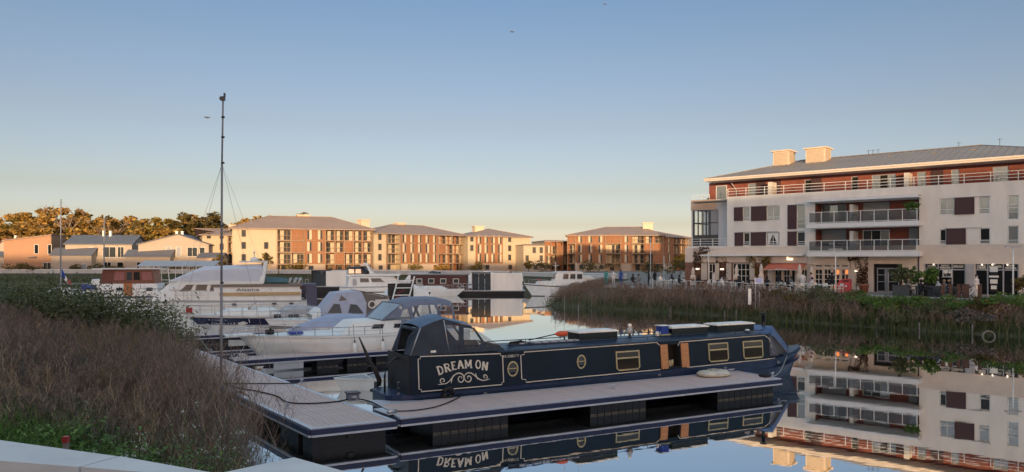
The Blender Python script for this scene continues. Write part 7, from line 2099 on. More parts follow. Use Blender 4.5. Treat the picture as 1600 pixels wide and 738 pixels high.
for i, (px, t, rd, h_, lb, mt) in enumerate(((1238, .6, 1.3, .9, 'olive bush above the waterline left of the notice pole foot', 'leaf_dark'), (1272, .25, 1.2, .9, 'green bush at the quay edge before the white shopfront', 'leaf_willow'), (1312, .55, 1.5, 1.0, 'wide dull bush above the waterline below the coral box', 'leaf_willow'), (1328, .25, 1.0, .8, 'bright bush at the quay edge beside the coral box', 'leaf_green'),
        (1368, .55, 1.4, .8, 'bright green bush below the entrance doors', 'leaf_green'), (1420, .3, 1.2, .55, 'low bright bush under the left planter', 'leaf_green'), (1425, .75, 1.3, .7, 'olive bush near the water below the planters', 'leaf_willow'), (1448, .4, 1.2, .6, 'green bush under the right planter', 'leaf_green'), (1490, .4, 1.3, .6, 'green bush below the middle bollards', 'leaf_green'), (1508, .7, 1.4, .8, 'brownish bush near the water below the bicycle', 'twiggrey'),
        (1528, .5, 1.3, .7, 'olive bush below the open shop door', 'leaf_dark'), (1562, .6, 1.4, .9, 'brown bush above the grey hoop', 'twig'), (1575, .35, 1.2, .7, 'green bush below the right lamp post', 'leaf_green'), (1190, .5, 1.3, 1.0, 'brown rounded bush below the notice sign', 'twig'), (1120, .45, 1.4, 1.0, 'brown rounded bush below the first lamp post', 'twig'), (1060, .5, 1.4, 1.0, 'brown rounded bush below the left terrace end', 'twig'), (985, .5, 1.4, 1.0, 'brown rounded bush before the person in blue', 'twig'), (920, .5, 1.4, 1.1, 'brown rounded bush at the reed point', 'twig'))):
    bush(px, t, rd, h_, lb, mt, i + 80, 1500 if 'twig' not in mt else 1900, .085)
# stakes along the waterline
st0 = None
for px, lb in ((901, 'at the left tip of the reed bed'), (921, 'second from the reed bed tip'), (1020, 'left one of the three above the blue crate'), (1040, 'middle one of the three above the blue crate'), (1054, 'right one of the three above the blue crate'), (1138, 'left of the depth gauge pole above the lockers'), (1154, 'next to the depth gauge pole'), (1372, 'below the entrance doors'), (1441, 'below the right planter'), (1514, 'nearest the grey hoop')):
    A_ = scatter_right(1, 1.0, 1.01, px - 6, px + 6)[0]
    if st0 is None:
        st0 = MB().tube([(0, 0, -.5), (.02, 0, .6)], .05, 7).build('timber_stake', M['postwood'], None, (A_[0], A_[1], 0)); tag(st0, 'grey timber stake in the shallows ' + lb, 'stake', 'timber stakes in the right bank shallows')
    else: dup(st0, (A_[0], A_[1], -.15 + .3 * ((px * 7) % 5) / 5), label='grey timber stake in the shallows ' + lb)
A_ = gnd(1545, 526)
r = thing('mooring_hoop', 'grey hoop standing half under water at the right bank', 'hoop', (A_[0], A_[1], 0), -.4)
MB().ring((0, 0, .02), .30, .37, -.12, .12, 20).build('hoop', M['postwood'], r)
A_ = scatter_right(1, .93, .96, 1164, 1178)[0]; dd = A_[1]
r = thing('depth_gauge', 'white topped depth gauge pole standing in front of the reeds', 'pole', (PX(1171, dd), dd, 0))
MB().box(-.06, .06, -.06, .06, -.5, PZ(476, dd)).build('post', M['black'], r); MB().box(-.13, .13, -.08, -.03, PZ(476, dd), PZ(451, dd)).build('gauge_board', M['white'], r); MB().box(-.14, .14, -.028, .06, PZ(476, dd), PZ(451, dd) + .03).build('backing', M['black'], r)
dd = 63.0
r = thing('notice_sign', 'small pale blue notice on a thin pole above the reeds', 'sign', (PX(1185, dd), dd, 0))
MB().tube([(-.25, 0, .8), (-.25, 0, PZ(432, dd))], .03, 6).tube([(.1, .1, 1.0), (.1, .1, 2.2)], .03, 6).build('pole', M['lightgrey'], r)
s = MB().box(-.33, .38, -.06, -.03, PZ(443.2, dd), PZ(434.8, dd)).build('notice_board', M['white'], r)
MB().box(-.27, .32, -.068, -.061, PZ(442.5, dd), PZ(435.5, dd)).build('notice_face', M['bluesign'], s)

# ------------------------------------------------------------------ trees
def tree_proto(name, label, mt, hgt, rad, seed, n=2200, ls=.45, barkm='bark', trunk=.35, crown0=.22, gaps=.35, limbs=7, conical=False, group=None):
    rg = np.random.default_rng(seed)
    r = thing(name, label, 'tree', (0, 0, 0), 0, group)
    b = MB()
    tr = [(rg.normal() * .2 * k, rg.normal() * .2 * k, hgt * .72 * k) for k in np.linspace(0, 1, 5)]; tr[0] = (0, 0, -.3)
    b.tube(tr, [trunk, trunk * .8, trunk * .6, trunk * .4, trunk * .15], 7)
    cc = []
    for i in range(limbs):
        u = rg.uniform(.28, .75); a = 2 * PI * i / limbs + rg.uniform(-.4, .4); l = rad * rg.uniform(.6, 1.0) * (1 if not conical else (1.2 - u))
        p0 = (0, 0, hgt * u * .8); p1 = (math.cos(a) * l * .5, math.sin(a) * l * .5, hgt * (u * .8 + .10)); p2 = (math.cos(a) * l, math.sin(a) * l, hgt * min(.95, u * .85 + .22))
        b.tube([p0, p1, p2], [trunk * .4, trunk * .25, trunk * .06], 5); cc.append(p2)
        cc.append(p1) 
    b.build('trunk', M[barkm], r)
    if n:
        nc = 26
        c2 = rg.normal(size=(nc, 3)); c2 /= np.linalg.norm(c2, axis=1, keepdims=True); c2 *= rg.uniform(.35, .95, (nc, 1))
        mid = hgt * (crown0 + (1 - crown0) / 2); hz = hgt * (1 - crown0) / 2
        C = c2 * np.array([rad, rad, hz]) + np.array([0, 0, mid])
        if conical: C[:, :2] *= np.clip(1.25 - (C[:, 2:3] - hgt * crown0) / (hgt * (1 - crown0)), .15, 1.1)
        C = np.concatenate([C, np.array([q for q in cc if q[2] > hgt * crown0])])
        rr = rg.uniform(.16, .34, len(C)) * rad * (1 - gaps * .3)
        k = rg.integers(0, len(C), n); dv = rg.normal(size=(n, 3)); dv /= np.linalg.norm(dv, axis=1, keepdims=True)
        Pp = C[k] + dv * (rr[k] * rg.uniform(.3, 1.0, n) ** .5)[:, None] * np.array([1, 1, .8])
        Pp = Pp[Pp[:, 2] > .2]
        quads('crown', *leaf_quads(Pp, rg.uniform(ls * .6, ls * 1.25, len(Pp)), rg, .7, 1.5), M[mt], r)
    else:
        sp_ = []
        for q in cc:
            for j in range(9):
                a = rg.uniform(0, 2 * PI); l = rad * rg.uniform(.25, .5); sp_.append([q, (q[0] + math.cos(a) * l * .4, q[1] + math.sin(a) * l * .4, q[2] + l * .5), (q[0] + math.cos(a) * l, q[1] + math.sin(a) * l, q[2] + l * 1.0)])
        quads('crown', *ribbons(np.array(sp_), np.tile([.12, .08, .03], (len(sp_), 1)), rg), M['palebark'], r)
    return r
GRP = 'autumn trees behind the far bank'
protos = {
    'g1': tree_proto('broadleaf_tree', 'x', 'leaf_gold', 14, 5.2, 1, 4600, .55, group=GRP),
    'g2': tree_proto('broadleaf_tree', 'x', 'leaf_gold', 12, 4.2, 2, 3600, .52, crown0=.12, group=GRP),
    'o1': tree_proto('broadleaf_tree', 'x', 'leaf_olive', 13, 5.0, 3, 4400, .55, crown0=.15, group=GRP),
    'd1': tree_proto('broadleaf_tree', 'x', 'leaf_dark', 14, 4.6, 4, 4200, .52, crown0=.08, group=GRP),
    'b1': tree_proto('bare_tree', 'x', 'leaf_gold', 15, 4.0, 5, 0, barkm='palebark', trunk=.4, limbs=9, group=GRP),
    's1': tree_proto('poplar_tree', 'x', 'leaf_gold', 15, 3.0, 6, 3200, .48, crown0=.1, group=GRP)}
used = set()
def put_tree(kind, px, d, ytop, label, rz=0.0, wide=1.0):
    p = protos[kind]
    hgt = max(2.0, PZ(ytop, d) - QZ); s = hgt / {'g1': 14, 'g2': 12, 'o1': 13, 'd1': 14, 'b1': 15.5, 's1': 15}[kind]
    loc = (PX(px, d), d, QZ)
    if kind not in used:
        used.add(kind); p.location = loc; p.rotation_euler.z = rz; p.scale = (s * wide, s * wide, s); p['label'] = label; return p
    return dup(p, loc, rz, label, scale=(s * wide, s * wide, s))
TREES = [('g1', -15, 205, 336, 'golden tree at the left frame edge'), ('o1', 12, 198, 334, 'olive-gold tree above the red tiled house'), ('g2', 36, 205, 326, 'golden tree behind the low end of the salmon house'),
         ('s1', 58, 200, 324, 'slender gold tree behind the salmon house roof'), ('g1', 82, 196, 320, 'big bright gold tree left of the tallest mast'), ('b1', 104, 192, 312, 'bare pale-limbed tree rising above the tallest mast'), ('s1', 122, 202, 325, 'slim gold tree right of the tallest mast'),
         ('d1', 136, 215, 334, 'dark tree in the gap behind the white house'), ('g2', 148, 198, 334, 'rounded gold tree above the white house left end'), ('b1', 170, 193, 334, 'bare forked tree above the white house chimneys'), ('d1', 163, 212, 338, 'dark tree behind the bare forked tree'),
         ('b1', 190, 192, 345, 'bare leaning tree at the right end of the white house roof'), ('o1', 186, 214, 337, 'olive tree behind the white house roof'), ('g1', 208, 208, 336, 'gold tree above the annexe with hipped roof'), ('d1', 218, 202, 345, 'dark tree between white house and bungalow'),
         ('o1', 236, 200, 335, 'pale olive tree behind the bungalow left slope'), ('g2', 256, 206, 336, 'gold tree behind the bungalow chimneys'), ('o1', 274, 199, 338, 'broad olive tree right of the bungalow chimneys'), ('d1', 292, 196, 334, 'dark green tree above the bungalow ridge'),
         ('g1', 312, 206, 332, 'gold-brown tree behind the cream end block'), ('d1', 330, 200, 333, 'dark tree touching the instrument mast'), ('o1', 350, 208, 338, 'olive tree behind the cream end block roof'), ('g2', 0, 186, 352, 'short gold tree above the shed at the left edge'),
         ('g2', 52, 184, 350, 'short gold bush-like tree above the salmon roof'), ('o1', 112, 186, 352, 'short olive tree in front of the taller gold trees'), ('g2', 140, 187, 352, 'short gold tree right of the tallest mast'), ('o1', 226, 187, 352, 'short pale olive tree left of the bungalow'), ('g2', 246, 187, 350, 'short gold tree above the bungalow roof'),
         ('g1', 400, 236, 336, 'gold tree showing above the first apartment block left roof'), ('o1', 425, 240, 333, 'olive tree above the first apartment block ridge start'), ('g2', 450, 236, 333, 'gold tree left of the first block chimney'), ('d1', 470, 242, 334, 'dark tree beside the first block chimney'), ('g1', 496, 244, 340, 'gold tree right of the first block chimney')]
for i, (k_, px, d, yt, lb) in enumerate(TREES): put_tree(k_, px, d, yt, lb, rz=i * 1.7, wide=1.3)
# small garden trees and hedges on the far bank
SG = {}
def small_tree(px, d, ytop, rad, mt, label, conical=False, crown0=.2, name='garden_tree'):
    h_ = PZ(ytop, d) - QZ
    r = tree_proto(name, label, mt, h_, rad, int(px), 700, .28, trunk=.1, crown0=crown0, conical=conical, limbs=5)
    r.location = (PX(px, d), d, QZ); return r
small_tree(415, 160, 396, 1.6, 'leaf_dark', 'small round tree in front of the cream gable', crown0=.45)
small_tree(587, 172, 399, 1.3, 'leaf_olive', 'conical yew-like tree between the first two blocks', conical=True)
small_tree(1063, 150, 394, 1.3, 'leaf_yellow', 'small bright yellow tree in front of the shaded wing', conical=False, crown0=.25)
small_tree(343, 163, 398, 1.6, 'leaf_dark', 'small tree behind the mast by the cream end block', crown0=.3)
small_tree(826, 178, 408, 1.2, 'leaf_olive', 'thin small tree before the cream box wing', crown0=.3)
for i, (px, d, rd, h_, mt, lb) in enumerate(((30, 164, 3.0, 1.7, 'leaf_dark', 'dark hedge in front of the white shed'), (52, 163.5, 2.2, 1.2, 'leaf_dark', 'dark hedge under the white garage'), (118, 163.5, 1.8, 1.6, 'leaf_dark', 'clipped dark hedge by the annexe door'), (158, 163.5, 2.2, 1.5, 'leaf_dark', 'hedge below the white house windows'), (180, 163.5, 1.8, 1.4, 'leaf_dark', 'hedge left of the barge wheelhouse'), (270, 160, 3.6, 1.5, 'leaf_dark', 'hedge behind the landing shelter'), (316, 160, 2.6, 1.3, 'leaf_dark', 'hedge at the right end of the landing shelter'),
                                             (470, 162, 2.2, 1.5, 'leaf_olive', 'round bush below the cream loggias'), (505, 168, 1.8, 1.2, 'leaf_olive', 'bush under the first wood panel'), (540, 172, 2.4, 1.6, 'leaf_olive', 'bush under the first row of balconies'), (650, 176, 2.4, 1.9, 'leaf_olive', 'rounded bush before the second block'), (690, 178, 1.8, 1.3, 'leaf_gold', 'gold bush before the second block right end'), (745, 182, 2.0, 1.5, 'leaf_olive', 'bush before the third block'), (845, 170, 2.4, 1.6, 'leaf_dark', 'bare looking shrub before the balcony wing'), (930, 150, 3.2, 1.6, 'leaf_dark', 'long dark hedge before the shaded block'), (1030, 140, 2.6, 1.8, 'leaf_dark', 'dark hedge behind the lamp posts'), (1068, 130, 2.2, 2.0, 'leaf_dark', 'dark hedge left of the cafe terrace'))):
    bush(px, 0, rd, h_, lb, mt, i + 40, 500, .22, 'hedge', 'hedges and bushes on the far bank', loc=(PX(px, d), d, QZ))
# grass band on the far bank slope
rgf = np.random.default_rng(77); n = 9000
xx = rgf.uniform(-110, 0, n); f_ = (xx + 110) / 110
yw = np.where(xx < -48, 150.8 + (-48 - xx) * .0375, 150.8 - (xx + 48) * .392)
yb_ = yw + rgf.random(n) * 4.6
y_t = (yb_ - yw) / 4.6
B = np.stack([xx, yb_, y_t * 1.75 - .1], 1); hh = rgf.uniform(.2, .6, n)
P = np.stack([B, B + np.stack([rgf.normal(size=n) * .1, rgf.normal(size=n) * .1, hh], 1)], 1)
quads('bank_grass', *ribbons(P, np.tile([.10, .03], (n, 1)), rgf), M['reedgreen'], kind='stuff', label='rough grass on the far bank slope')
# ------------------------------------------------------------------ cafe terrace
def edge_d(px):
    r = (px - 800) / F_PX
    for (x0, y0), (x1, y1_) in zip(quay_edge[6:], quay_edge[7:]):
        den = (x1 - x0) - r * (y1_ - y0)
        if abs(den) < 1e-9: continue
        t = (r * y0 - x0) / den
        if 0 <= t <= 1: return y0 + (y1_ - y0) * t
    return 60
def T(px, t):
    a = edge_d(px); c = FD(max(px, 1082)) if px > 1082 else a + 9
    d = a + (c - a) * t
    return (PX(px, d), d, QZ)
FR = RB.rotation_euler.z
def make_chair(label, mt, loc, rz, group):
    r = thing('terrace_chair', label, 'chair', loc, rz, group)
    MB().box(-.22, .22, -.22, .22, .43, .46).build('seat', M[mt], r)
    b = MB(); b.box(-.22, .22, .20, .235, .62, .86)
    for x in (-.21, .18): b.box(x, x + .03, .20, .235, .46, .86)
    b.build('backrest', M[mt], r)
    b = MB()
    for s in (-1, 1): b.bar((s * .21, -.2, .64), (s * .21, .2, .66), .03).bar((s * .21, -.2, .44), (s * .21, -.2, .64), .025)
    b.build('armrest', M[mt], r)
    l = MB().box(-.018, .018, -.018, .018, 0, .43).build('leg', M[mt], r, (-.2, -.2, 0))
    for x, y in ((.2, -.2), (-.2, .2), (.2, .2)): dup(l, (x, y, 0), parent=r)
    return r
def make_table(label, mt, loc, rad, group, name='terrace_table'):
    r = thing(name, label, 'table', loc, 0, group)
    MB().lathe([(0, .71), (rad, .71), (rad, .74), (0, .741)], (0, 0, 0), 18).build('tabletop', M[mt], r)
    MB().lathe([(.24, 0), (.22, .03), (.04, .05), (.035, .71)], (0, 0, 0), 10).build('pedestal', M[mt], r)
    return r
chair0 = None; table0 = None
TAB = [(1034, .30, 'by the thin lamp post'), (1052, .45, 'below the yellow tree'), (1072, .25, 'at the left end of the terrace edge'), (1094, .42, 'under the left wall lamp'), (1121, .25, 'right of the first white lamp post'), (1139, .45, 'below the second wall lamp'), (1158, .28, 'in front of the double window'), (1176, .5, 'left of the blue notice'), (1203, .30, 'right of the blue notice'), (1224, .42, 'under the coral awning'), (1243, .22, 'before the awning at the quay edge'), (1281, .40, 'before the white shopfront'), (1298, .25, 'beside the second lamp post')]
SIDE = ['left of', 'right of', 'in front of', 'behind']
for i, (px, t, wh) in enumerate(TAB):
    p = T(px, t)
    if table0 is None: table0 = make_table('white cafe table ' + wh, 'white', p, .42, 'white tables on the cafe terrace')
    else: dup(table0, p, 0, 'white cafe table ' + wh)
    for j, a in enumerate((PI + .2, .1, -PI / 2 + .2, PI / 2)):
        if (i * 3 + j) % 7 == 6 or (j == 2 and i % 3 != 1): continue
        q = (p[0] + math.cos(a) * .78, p[1] + math.sin(a) * .78, QZ)
        rz = a - PI / 2 + ((i * 5 + j * 3) % 5 - 2) * .12
        lb = 'white terrace chair %s the table %s' % (SIDE[j], wh)
        if chair0 is None: chair0 = make_chair(lb, 'white', q, rz, 'white chairs on the cafe terrace')
        else: dup(chair0, q, rz, lb)
TAB2 = [(1432, .45, 'between the two dark planters'), (1452, .35, 'by the right planter'), (1484, .30, 'below the white emblem'), (1496, .45, 'behind the rusty bollards')]
c1 = None; t1 = None
for i, (px, t, wh) in enumerate(TAB2):
    p = T(px, t)
    if t1 is None: t1 = make_table('dark cafe table ' + wh, 'darkgrey', p, .38, 'dark tables by the shopfronts')
    else: dup(t1, p, 0, 'dark cafe table ' + wh)
    for j, a in enumerate((PI, 0, -PI / 2)):
        q = (p[0] + math.cos(a) * .75, p[1] + math.sin(a) * .75, QZ); lb = 'dark chair %s the dark table %s' % (SIDE[j], wh)
        if c1 is None: c1 = make_chair(lb, 'darkgrey', q, a - PI / 2, 'dark chairs by the shopfronts')
        else: dup(c1, q, a - PI / 2, lb)
# closed parasols
def parasol(px, t, ytop, label):
    p = T(px, t); h_ = PZ(ytop, p[1]) - QZ
    r = thing('parasol', label, 'parasol', p, .3, 'closed parasols on the terrace')
    MB().lathe([(.28, 0), (.28, .06), (.05, .08), (.03, .12), (.03, h_ - .1)], (0, 0, 0), 10).build('pole', M['lightgrey'], r)
    b = MB(); b.smooth = True; rings = []
    for k, (z, rr) in enumerate(((.95, .30), (1.3, .27), (h_ * .62, .20), (h_ * .66, .13), (h_ * .72, .20), (h_ * .9, .13), (h_, .03))):
        rings.append([(rr * (1 + .16 * math.cos(4 * a)) * math.cos(a), rr * (1 + .16 * math.cos(4 * a)) * math.sin(a), z) for a in [2 * PI * i / 16 for i in range(16)]])
    b.loft(rings); b.build('folded_canopy', M['cloth_cream'], r)
for px, t, yt, lb in ((1083, .35, 417.5, 'closed parasol at the left end of the terrace, tapering'), (1069, .55, 425, 'small closed parasol beside the yellow tree'), (1151, .45, 413.5, 'closed parasol before the double window'), (1189.5, .5, 412, 'closed parasol between creeper and awning'), (1249.5, .5, 412.5, 'closed parasol at the right end of the awning'), (1268, .6, 416, 'closed parasol leaning by the cream boards')):
    parasol(px, t, yt, lb)
# lamp posts
def lamp_post(px, d, ytop, label, arm=1, th=.06):
    h_ = PZ(ytop, d) - QZ
    r = thing('lamp_post', label, 'lamp post', (PX(px, d), d, QZ), 0)
    MB().tube([(0, 0, 0), (0, 0, h_)], [th, th * .7], 8).lathe([(th * 1.8, 0), (th * 1.8, .25), (th, .3)], (0, 0, 0), 8).build('post', M['white'], r)
    if arm: MB().box(-.55, .55, -.12, .12, h_, h_ + .09).build('lamp_head', M['lightgrey'], r)
lamp_post(1107, edge_d(1107) + .6, 391.5, 'white lamp post at the left part of the terrace edge')
lamp_post(1305.5, edge_d(1305) + .5, 390.5, 'white lamp post in front of the white shopfront')
lamp_post(1583, edge_d(1583) + .8, 386.5, 'white lamp post at the right end of the quay')
lamp_post(1016.5, 92, 372, 'tall pale pole behind the standing couple', 0, .05)
lamp_post(1037.5, 100, 400, 'short pale pole left of the terrace', 0, .05)
lamp_post(900, 128, 410, 'thin pole behind the trawler yacht awning', 0, .05)
# coral box, pots, planters, bollards, bicycle
p = T(1319.5, .55)
r = thing('kiosk_box', 'coral red rounded box stand at the end of the terrace', 'kiosk', p, FR)
w2 = .52
prof = [(-w2, 0), (w2, 0), (w2, 1.22), (-.1, 1.22), (-.32, 1.12), (-w2, .78)]
MB().slab([(x, -.3, z) for x, z in prof], (0, .6, 0)).build('body', M['redbox'], r)
MB().box(-.1, .48, -.32, -.302, .98, 1.12).build('panel_line', M['maroon'], r); MB().ring((.2, 0, .62), 0, .1, -.315, -.302, 12).build('emblem', M['offwhite'], r)
p = T(1350, .8)
r = thing('plant_pot', 'terracotta pot at the foot of the tall autumn creeper', 'pot', p, 0)
MB().lathe([(.30, 0), (.40, .62), (.44, .64), (.44, .74), (.38, .74), (.36, .66), (0, .64)], (0, 0, 0), 14).build('pot', M['terracotta'], r)
def creeper(label, boxes, mt, n, seed, name='creeper', loc=None, ls=.13):
    """leaves hugging the facade: boxes (px0, px1, y0, y1, depth)"""
    rg = np.random.default_rng(seed); Cs = []; tot = sum((b[1] - b[0]) * (b[3] - b[2]) for b in boxes)
    for (a, c, y0, y1_, dp) in boxes:
        k = int(n * (c - a) * (y1_ - y0) / tot); u = rg.uniform(U(a), U(c), k); z = rg.uniform(FZ((a + c) / 2, y1_), FZ((a + c) / 2, y0), k)
        nn = np.sin(u * 3.1 + seed) * np.sin(z * 2.3) + rg.normal(size=k) * .5
        m_ = nn > -.35
        Cs.append(np.stack([u, -.08 - np.abs(rg.normal(size=k)) * dp, z], 1)[m_])
    C = np.concatenate(Cs)
    r = thing(name, label, 'creeper', (RB.location.x, RB.location.y, 0), FR)
    quads('foliage', *leaf_quads(C, rg.uniform(ls * .6, ls * 1.3, len(C)), rg, .9, 1.2), M[mt], r)
    x0 = C[:, 0].min(); x1 = C[:, 0].max(); b = MB()
    for k in range(4):
        x = x0 + (x1 - x0) * (k + .5) / 4; b.tube([(x, -.1, 2.0), (x + .15, -.12, 3.4), (x - .1, -.1, 4.8)], .025, 5)
    b.build('stems', M['bark'], r)
creeper('red-brown creeper climbing the left corner of the restaurant', [(1084, 1097, 388, 440, .12), (1090, 1110, 386, 396, .2), (1097, 1104, 396, 404, .1)], 'leaf_red', 900, 1)
creeper('thin brown creeper spreading above the first window', [(1119, 1136, 402, 412, .06), (1124, 1140, 410, 436, .05)], 'leaf_red', 420, 2)
creeper('green and brown creeper mound between double window and awning', [(1168, 1207, 400, 409, .22), (1176, 1206, 408, 420, .14), (1181, 1202, 420, 438, .06)], 'leaf_olive', 900, 3)
creeper('tall autumn creeper rising from the terracotta pot', [(1340, 1357, 400, 446, .2), (1326, 1345, 398, 408, .15), (1346, 1355, 444, 449, .2)], 'leaf_red', 900, 4)
for px, lb in ((1409, 'dark square planter left of the seated group'), (1459, 'dark square planter right of the seated group')):
    p = T(px, .38); r = thing('planter', lb, 'planter', p, FR, 'dark planters on the quay')
    MB().slab([(-.62, -.35, 0), (.62, -.35, 0), (.62, .35, 0), (-.62, .35, 0)], (0, 0, .8)).build('box', M['planter'], r); MB().frame(-.66, .66, -.0, .0, .0, 0, 0) if False else None
    MB().box(-.66, .66, -.39, -.33, .78, .85).box(-.66, .66, .33, .39, .78, .85).box(-.66, -.6, -.33, .33, .78, .85).box(.6, .66, -.33, .33, .78, .85).build('rim', M['darkgrey'], r)
for px, t, yt, rad, mt, lb in ((1408, .4, 411, .95, 'leaf_willow', 'grey-green olive tree in front of the entrance doors'), (1424, .6, 416, .85, 'leaf_green', 'small leafy tree right of the entrance'), (1452, .55, 416, .8, 'leaf_green', 'small leafy tree before the left shopfront'), (1597, .4, 430, .8, 'leaf_dark', 'dark shrub tree at the right frame edge')):
    p = T(px, t); h_ = PZ(yt, p[1]) - QZ
    r = tree_proto('potted_tree', lb, mt, h_, rad, int(px), 900, .13, trunk=.05, crown0=.38, limbs=5); r.location = p
p = (FX + FC * U(1430) + .647 * -1.2, FY + FS * U(1430) + .762 * -1.2, 8.22)
r = tree_proto('potted_palm', 'palm in a pot at the right end of the upper balcony', 'leaf_green', 1.7, .55, 99, 500, .17, trunk=.05, crown0=.5, limbs=5); r.location = p
bl = None
for px, lb in ((1473, 'leftmost'), (1485.5, 'second'), (1498, 'third'), (1506, 'fourth'), (1511.5, 'fifth'), (1531, 'rightmost')):
    p = T(px, .12)
    if bl is None:
        bl = thing('bollard', lb + ' rusty brown bollard along the quay edge', 'bollard', p, FR, 'rusty bollards along the quay')
        MB().box(-.11, .11, -.11, .11, 0, 1.05).build('post', M['rust'], bl); MB().box(-.13, .13, -.13, .13, 1.05, 1.09).build('cap', M['rust'], bl)
    else: dup(bl, p, FR, lb + (' of the' if lb == 'rightmost' else '') + ' rusty brown bollard along the quay edge from the left' if lb != 'rightmost' else 'rightmost rusty brown bollard near the open shop door')
p = T(1517, .2)
r = thing('bicycle', 'white bicycle parked by the grey pillar between the shops', 'bicycle', p, FR + 1.1)
for x in (-.52, .52):
    wv = MB().ring((x, 0, .34), .30, .34, -.02, .02, 18).build('wheel', M['lightgrey'], r)
    b = MB()
    for k in range(8): a = 2 * PI * k / 8; b.bar((x, 0, .34), (x + .3 * math.cos(a), 0, .34 + .3 * math.sin(a)), .008)
    b.build('spokes', M['lightgrey'], wv)
MB().bar((-.52, 0, .34), (-.12, 0, .32), .035).bar((-.52, 0, .34), (-.22, 0, .78), .03).bar((-.22, 0, .85), (-.1, 0, .32), .035).bar((-.1, 0, .32), (.36, 0, .72), .04).bar((-.2, 0, .76), (.38, 0, .82), .035).bar((.36, 0, .95), (.52, 0, .34), .035).build('frame', M['white'], r)
MB().bar((.36, -.25, 1.0), (.36, .25, 1.0), .03).build('handlebar', M['darkgrey'], r); MB().box(-.34, -.1, -.07, .07, .86, .92).build('saddle', M['black'], r)

# ------------------------------------------------------------------ people
def person(loc, rz, pose, shirt, legs, label, hairc='hair', scale=1.0):
    """one continuous skinned body; clothes are zones of it, hair a part"""
    if pose == 'stand':
        J = [((0, 0, .95), .15), ((0, 0, 1.12), .13), ((0, 0, 1.36), .155), ((0, 0, 1.47), .055), ((0, -.01, 1.55), .085), ((0, -.02, 1.66), .10), ((0, -.01, 1.73), .075),
             ((-.19, 0, 1.40), .065), ((-.25, .02, 1.14), .048), ((-.23, -.10, .92), .038), ((-.23, -.14, .82), .04), ((.19, 0, 1.40), .065), ((.25, .02, 1.14), .048), ((.23, -.10, .92), .038), ((.23, -.14, .82), .04),
             ((-.10, 0, .86), .095), ((-.11, -.02, .48), .065), ((-.11, .02, .10), .045), ((-.12, -.14, .04), .045), ((.10, 0, .86), .095), ((.13, .06, .48), .065), ((.13, .10, .10), .045), ((.14, -.06, .04), .045)]
    else:
        J = [((0, .05, .52), .16), ((0, .08, .70), .14), ((0, .04, .94), .155), ((0, .02, 1.05), .055), ((0, 0, 1.13), .085), ((0, -.02, 1.24), .10), ((0, -.01, 1.31), .075),
             ((-.19, .04, .98), .065), ((-.25, -.04, .74), .048), ((-.18, -.28, .76), .038), ((-.15, -.38, .77), .04), ((.19, .04, .98), .065), ((.25, -.04, .74), .048), ((.18, -.28, .76), .038), ((.15, -.38, .77), .04),
             ((-.10, -.02, .52), .095), ((-.12, -.42, .50), .065), ((-.12, -.40, .10), .045), ((-.12, -.54, .04), .045), ((.10, -.02, .52), .095), ((.12, -.42, .50), .065), ((.12, -.46, .10), .045), ((.12, -.60, .04), .045)]
    Eg = [(0, 1), (1, 2), (2, 3), (3, 4), (4, 5), (5, 6), (2, 7), (7, 8), (8, 9), (9, 10), (2, 11), (11, 12), (12, 13), (13, 14), (0, 15), (15, 16), (16, 17), (17, 18), (0, 19), (19, 20), (20, 21), (21, 22)]
    zone = {0: 1, 1: 0, 2: 0, 3: 2, 4: 2, 5: 2, 6: 2, 7: 0, 8: 0, 9: 0, 10: 2, 11: 0, 12: 0, 13: 0, 14: 2, 15: 1, 16: 1, 17: 1, 18: 3, 19: 1, 20: 1, 21: 1, 22: 3}
    key = pose
    if key not in BODY:
        me = bpy.data.meshes.new('tmp'); me.from_pydata([j[0] for j in J], Eg, [])
        o = bpy.data.objects.new('tmp', me); COL.objects.link(o)
        sk = o.modifiers.new('s', 'SKIN')
        for v, j in zip(me.skin_vertices[0].data, J): v.radius = (j[1], j[1] * .85)
        me.skin_vertices[0].data[0].use_root = True
        ss = o.modifiers.new('u', 'SUBSURF'); ss.levels = 1; ss.render_levels = 1
        m2 = bpy.data.meshes.new_from_object(o.evaluated_get(bpy.context.evaluated_depsgraph_get()))
        bpy.data.objects.remove(o)
        js = [Vector(j[0]) for j in J]
        for p_ in m2.polygons:
            c = p_.center; p_.material_index = zone[min(range(len(js)), key=lambda i: (js[i] - c).length - J[i][1] * .6)]; p_.use_smooth = True
        BODY[key] = m2
    m = BODY[key].copy(); m.materials.clear()
    for q in (shirt, legs, 'skin', 'black'): m.materials.append(M[q])
    r = link('person', m, None, loc, rz, label=label, category='person'); r.scale = (scale,) * 3
    hx = J[5][0]
    b = MB(); b.smooth = True
    rings = []
    for k, (dz, rr, dy) in enumerate(((-.05, .095, .035), (.02, .115, .02), (.08, .10, .01), (.125, .05, .005), (.135, .01, 0))):
        rings.append([(hx[0] + rr * math.cos(a), hx[1] + dy + .01 + rr * math.sin(a), hx[2] + dz) for a in [2 * PI * i / 10 for i in range(10)]])
    b.loft(rings); b.build('hair', M[hairc], r)
    return r
BODY = {}
M['teal'] = mat('teal_cloth', (.06, .30, .28), .8, .1, 6); M['whitecloth'] = mat('white_cloth', (.68, .68, .67), .85, .08, 6); M['bluecloth'] = mat('blue_cloth', (.03, .08, .34), .8, .1, 6)
M['darkcloth'] = mat('dark_cloth', (.02, .02, .026), .85, .2, 6); M['jeans'] = mat('denim', (.10, .13, .20), .85, .2, 8); M['pink'] = mat('pink_cloth', (.60, .36, .36), .85, .1, 6); M['greycloth'] = mat('grey_cloth', (.2, .2, .21), .85, .1, 6); M['blond'] = mat('fair_hair', (.30, .22, .13), .7)
def stand(px, d, *a, rz=0.0, **k): return person((PX(px, d), d, QZ), rz, 'stand', *a, **k)
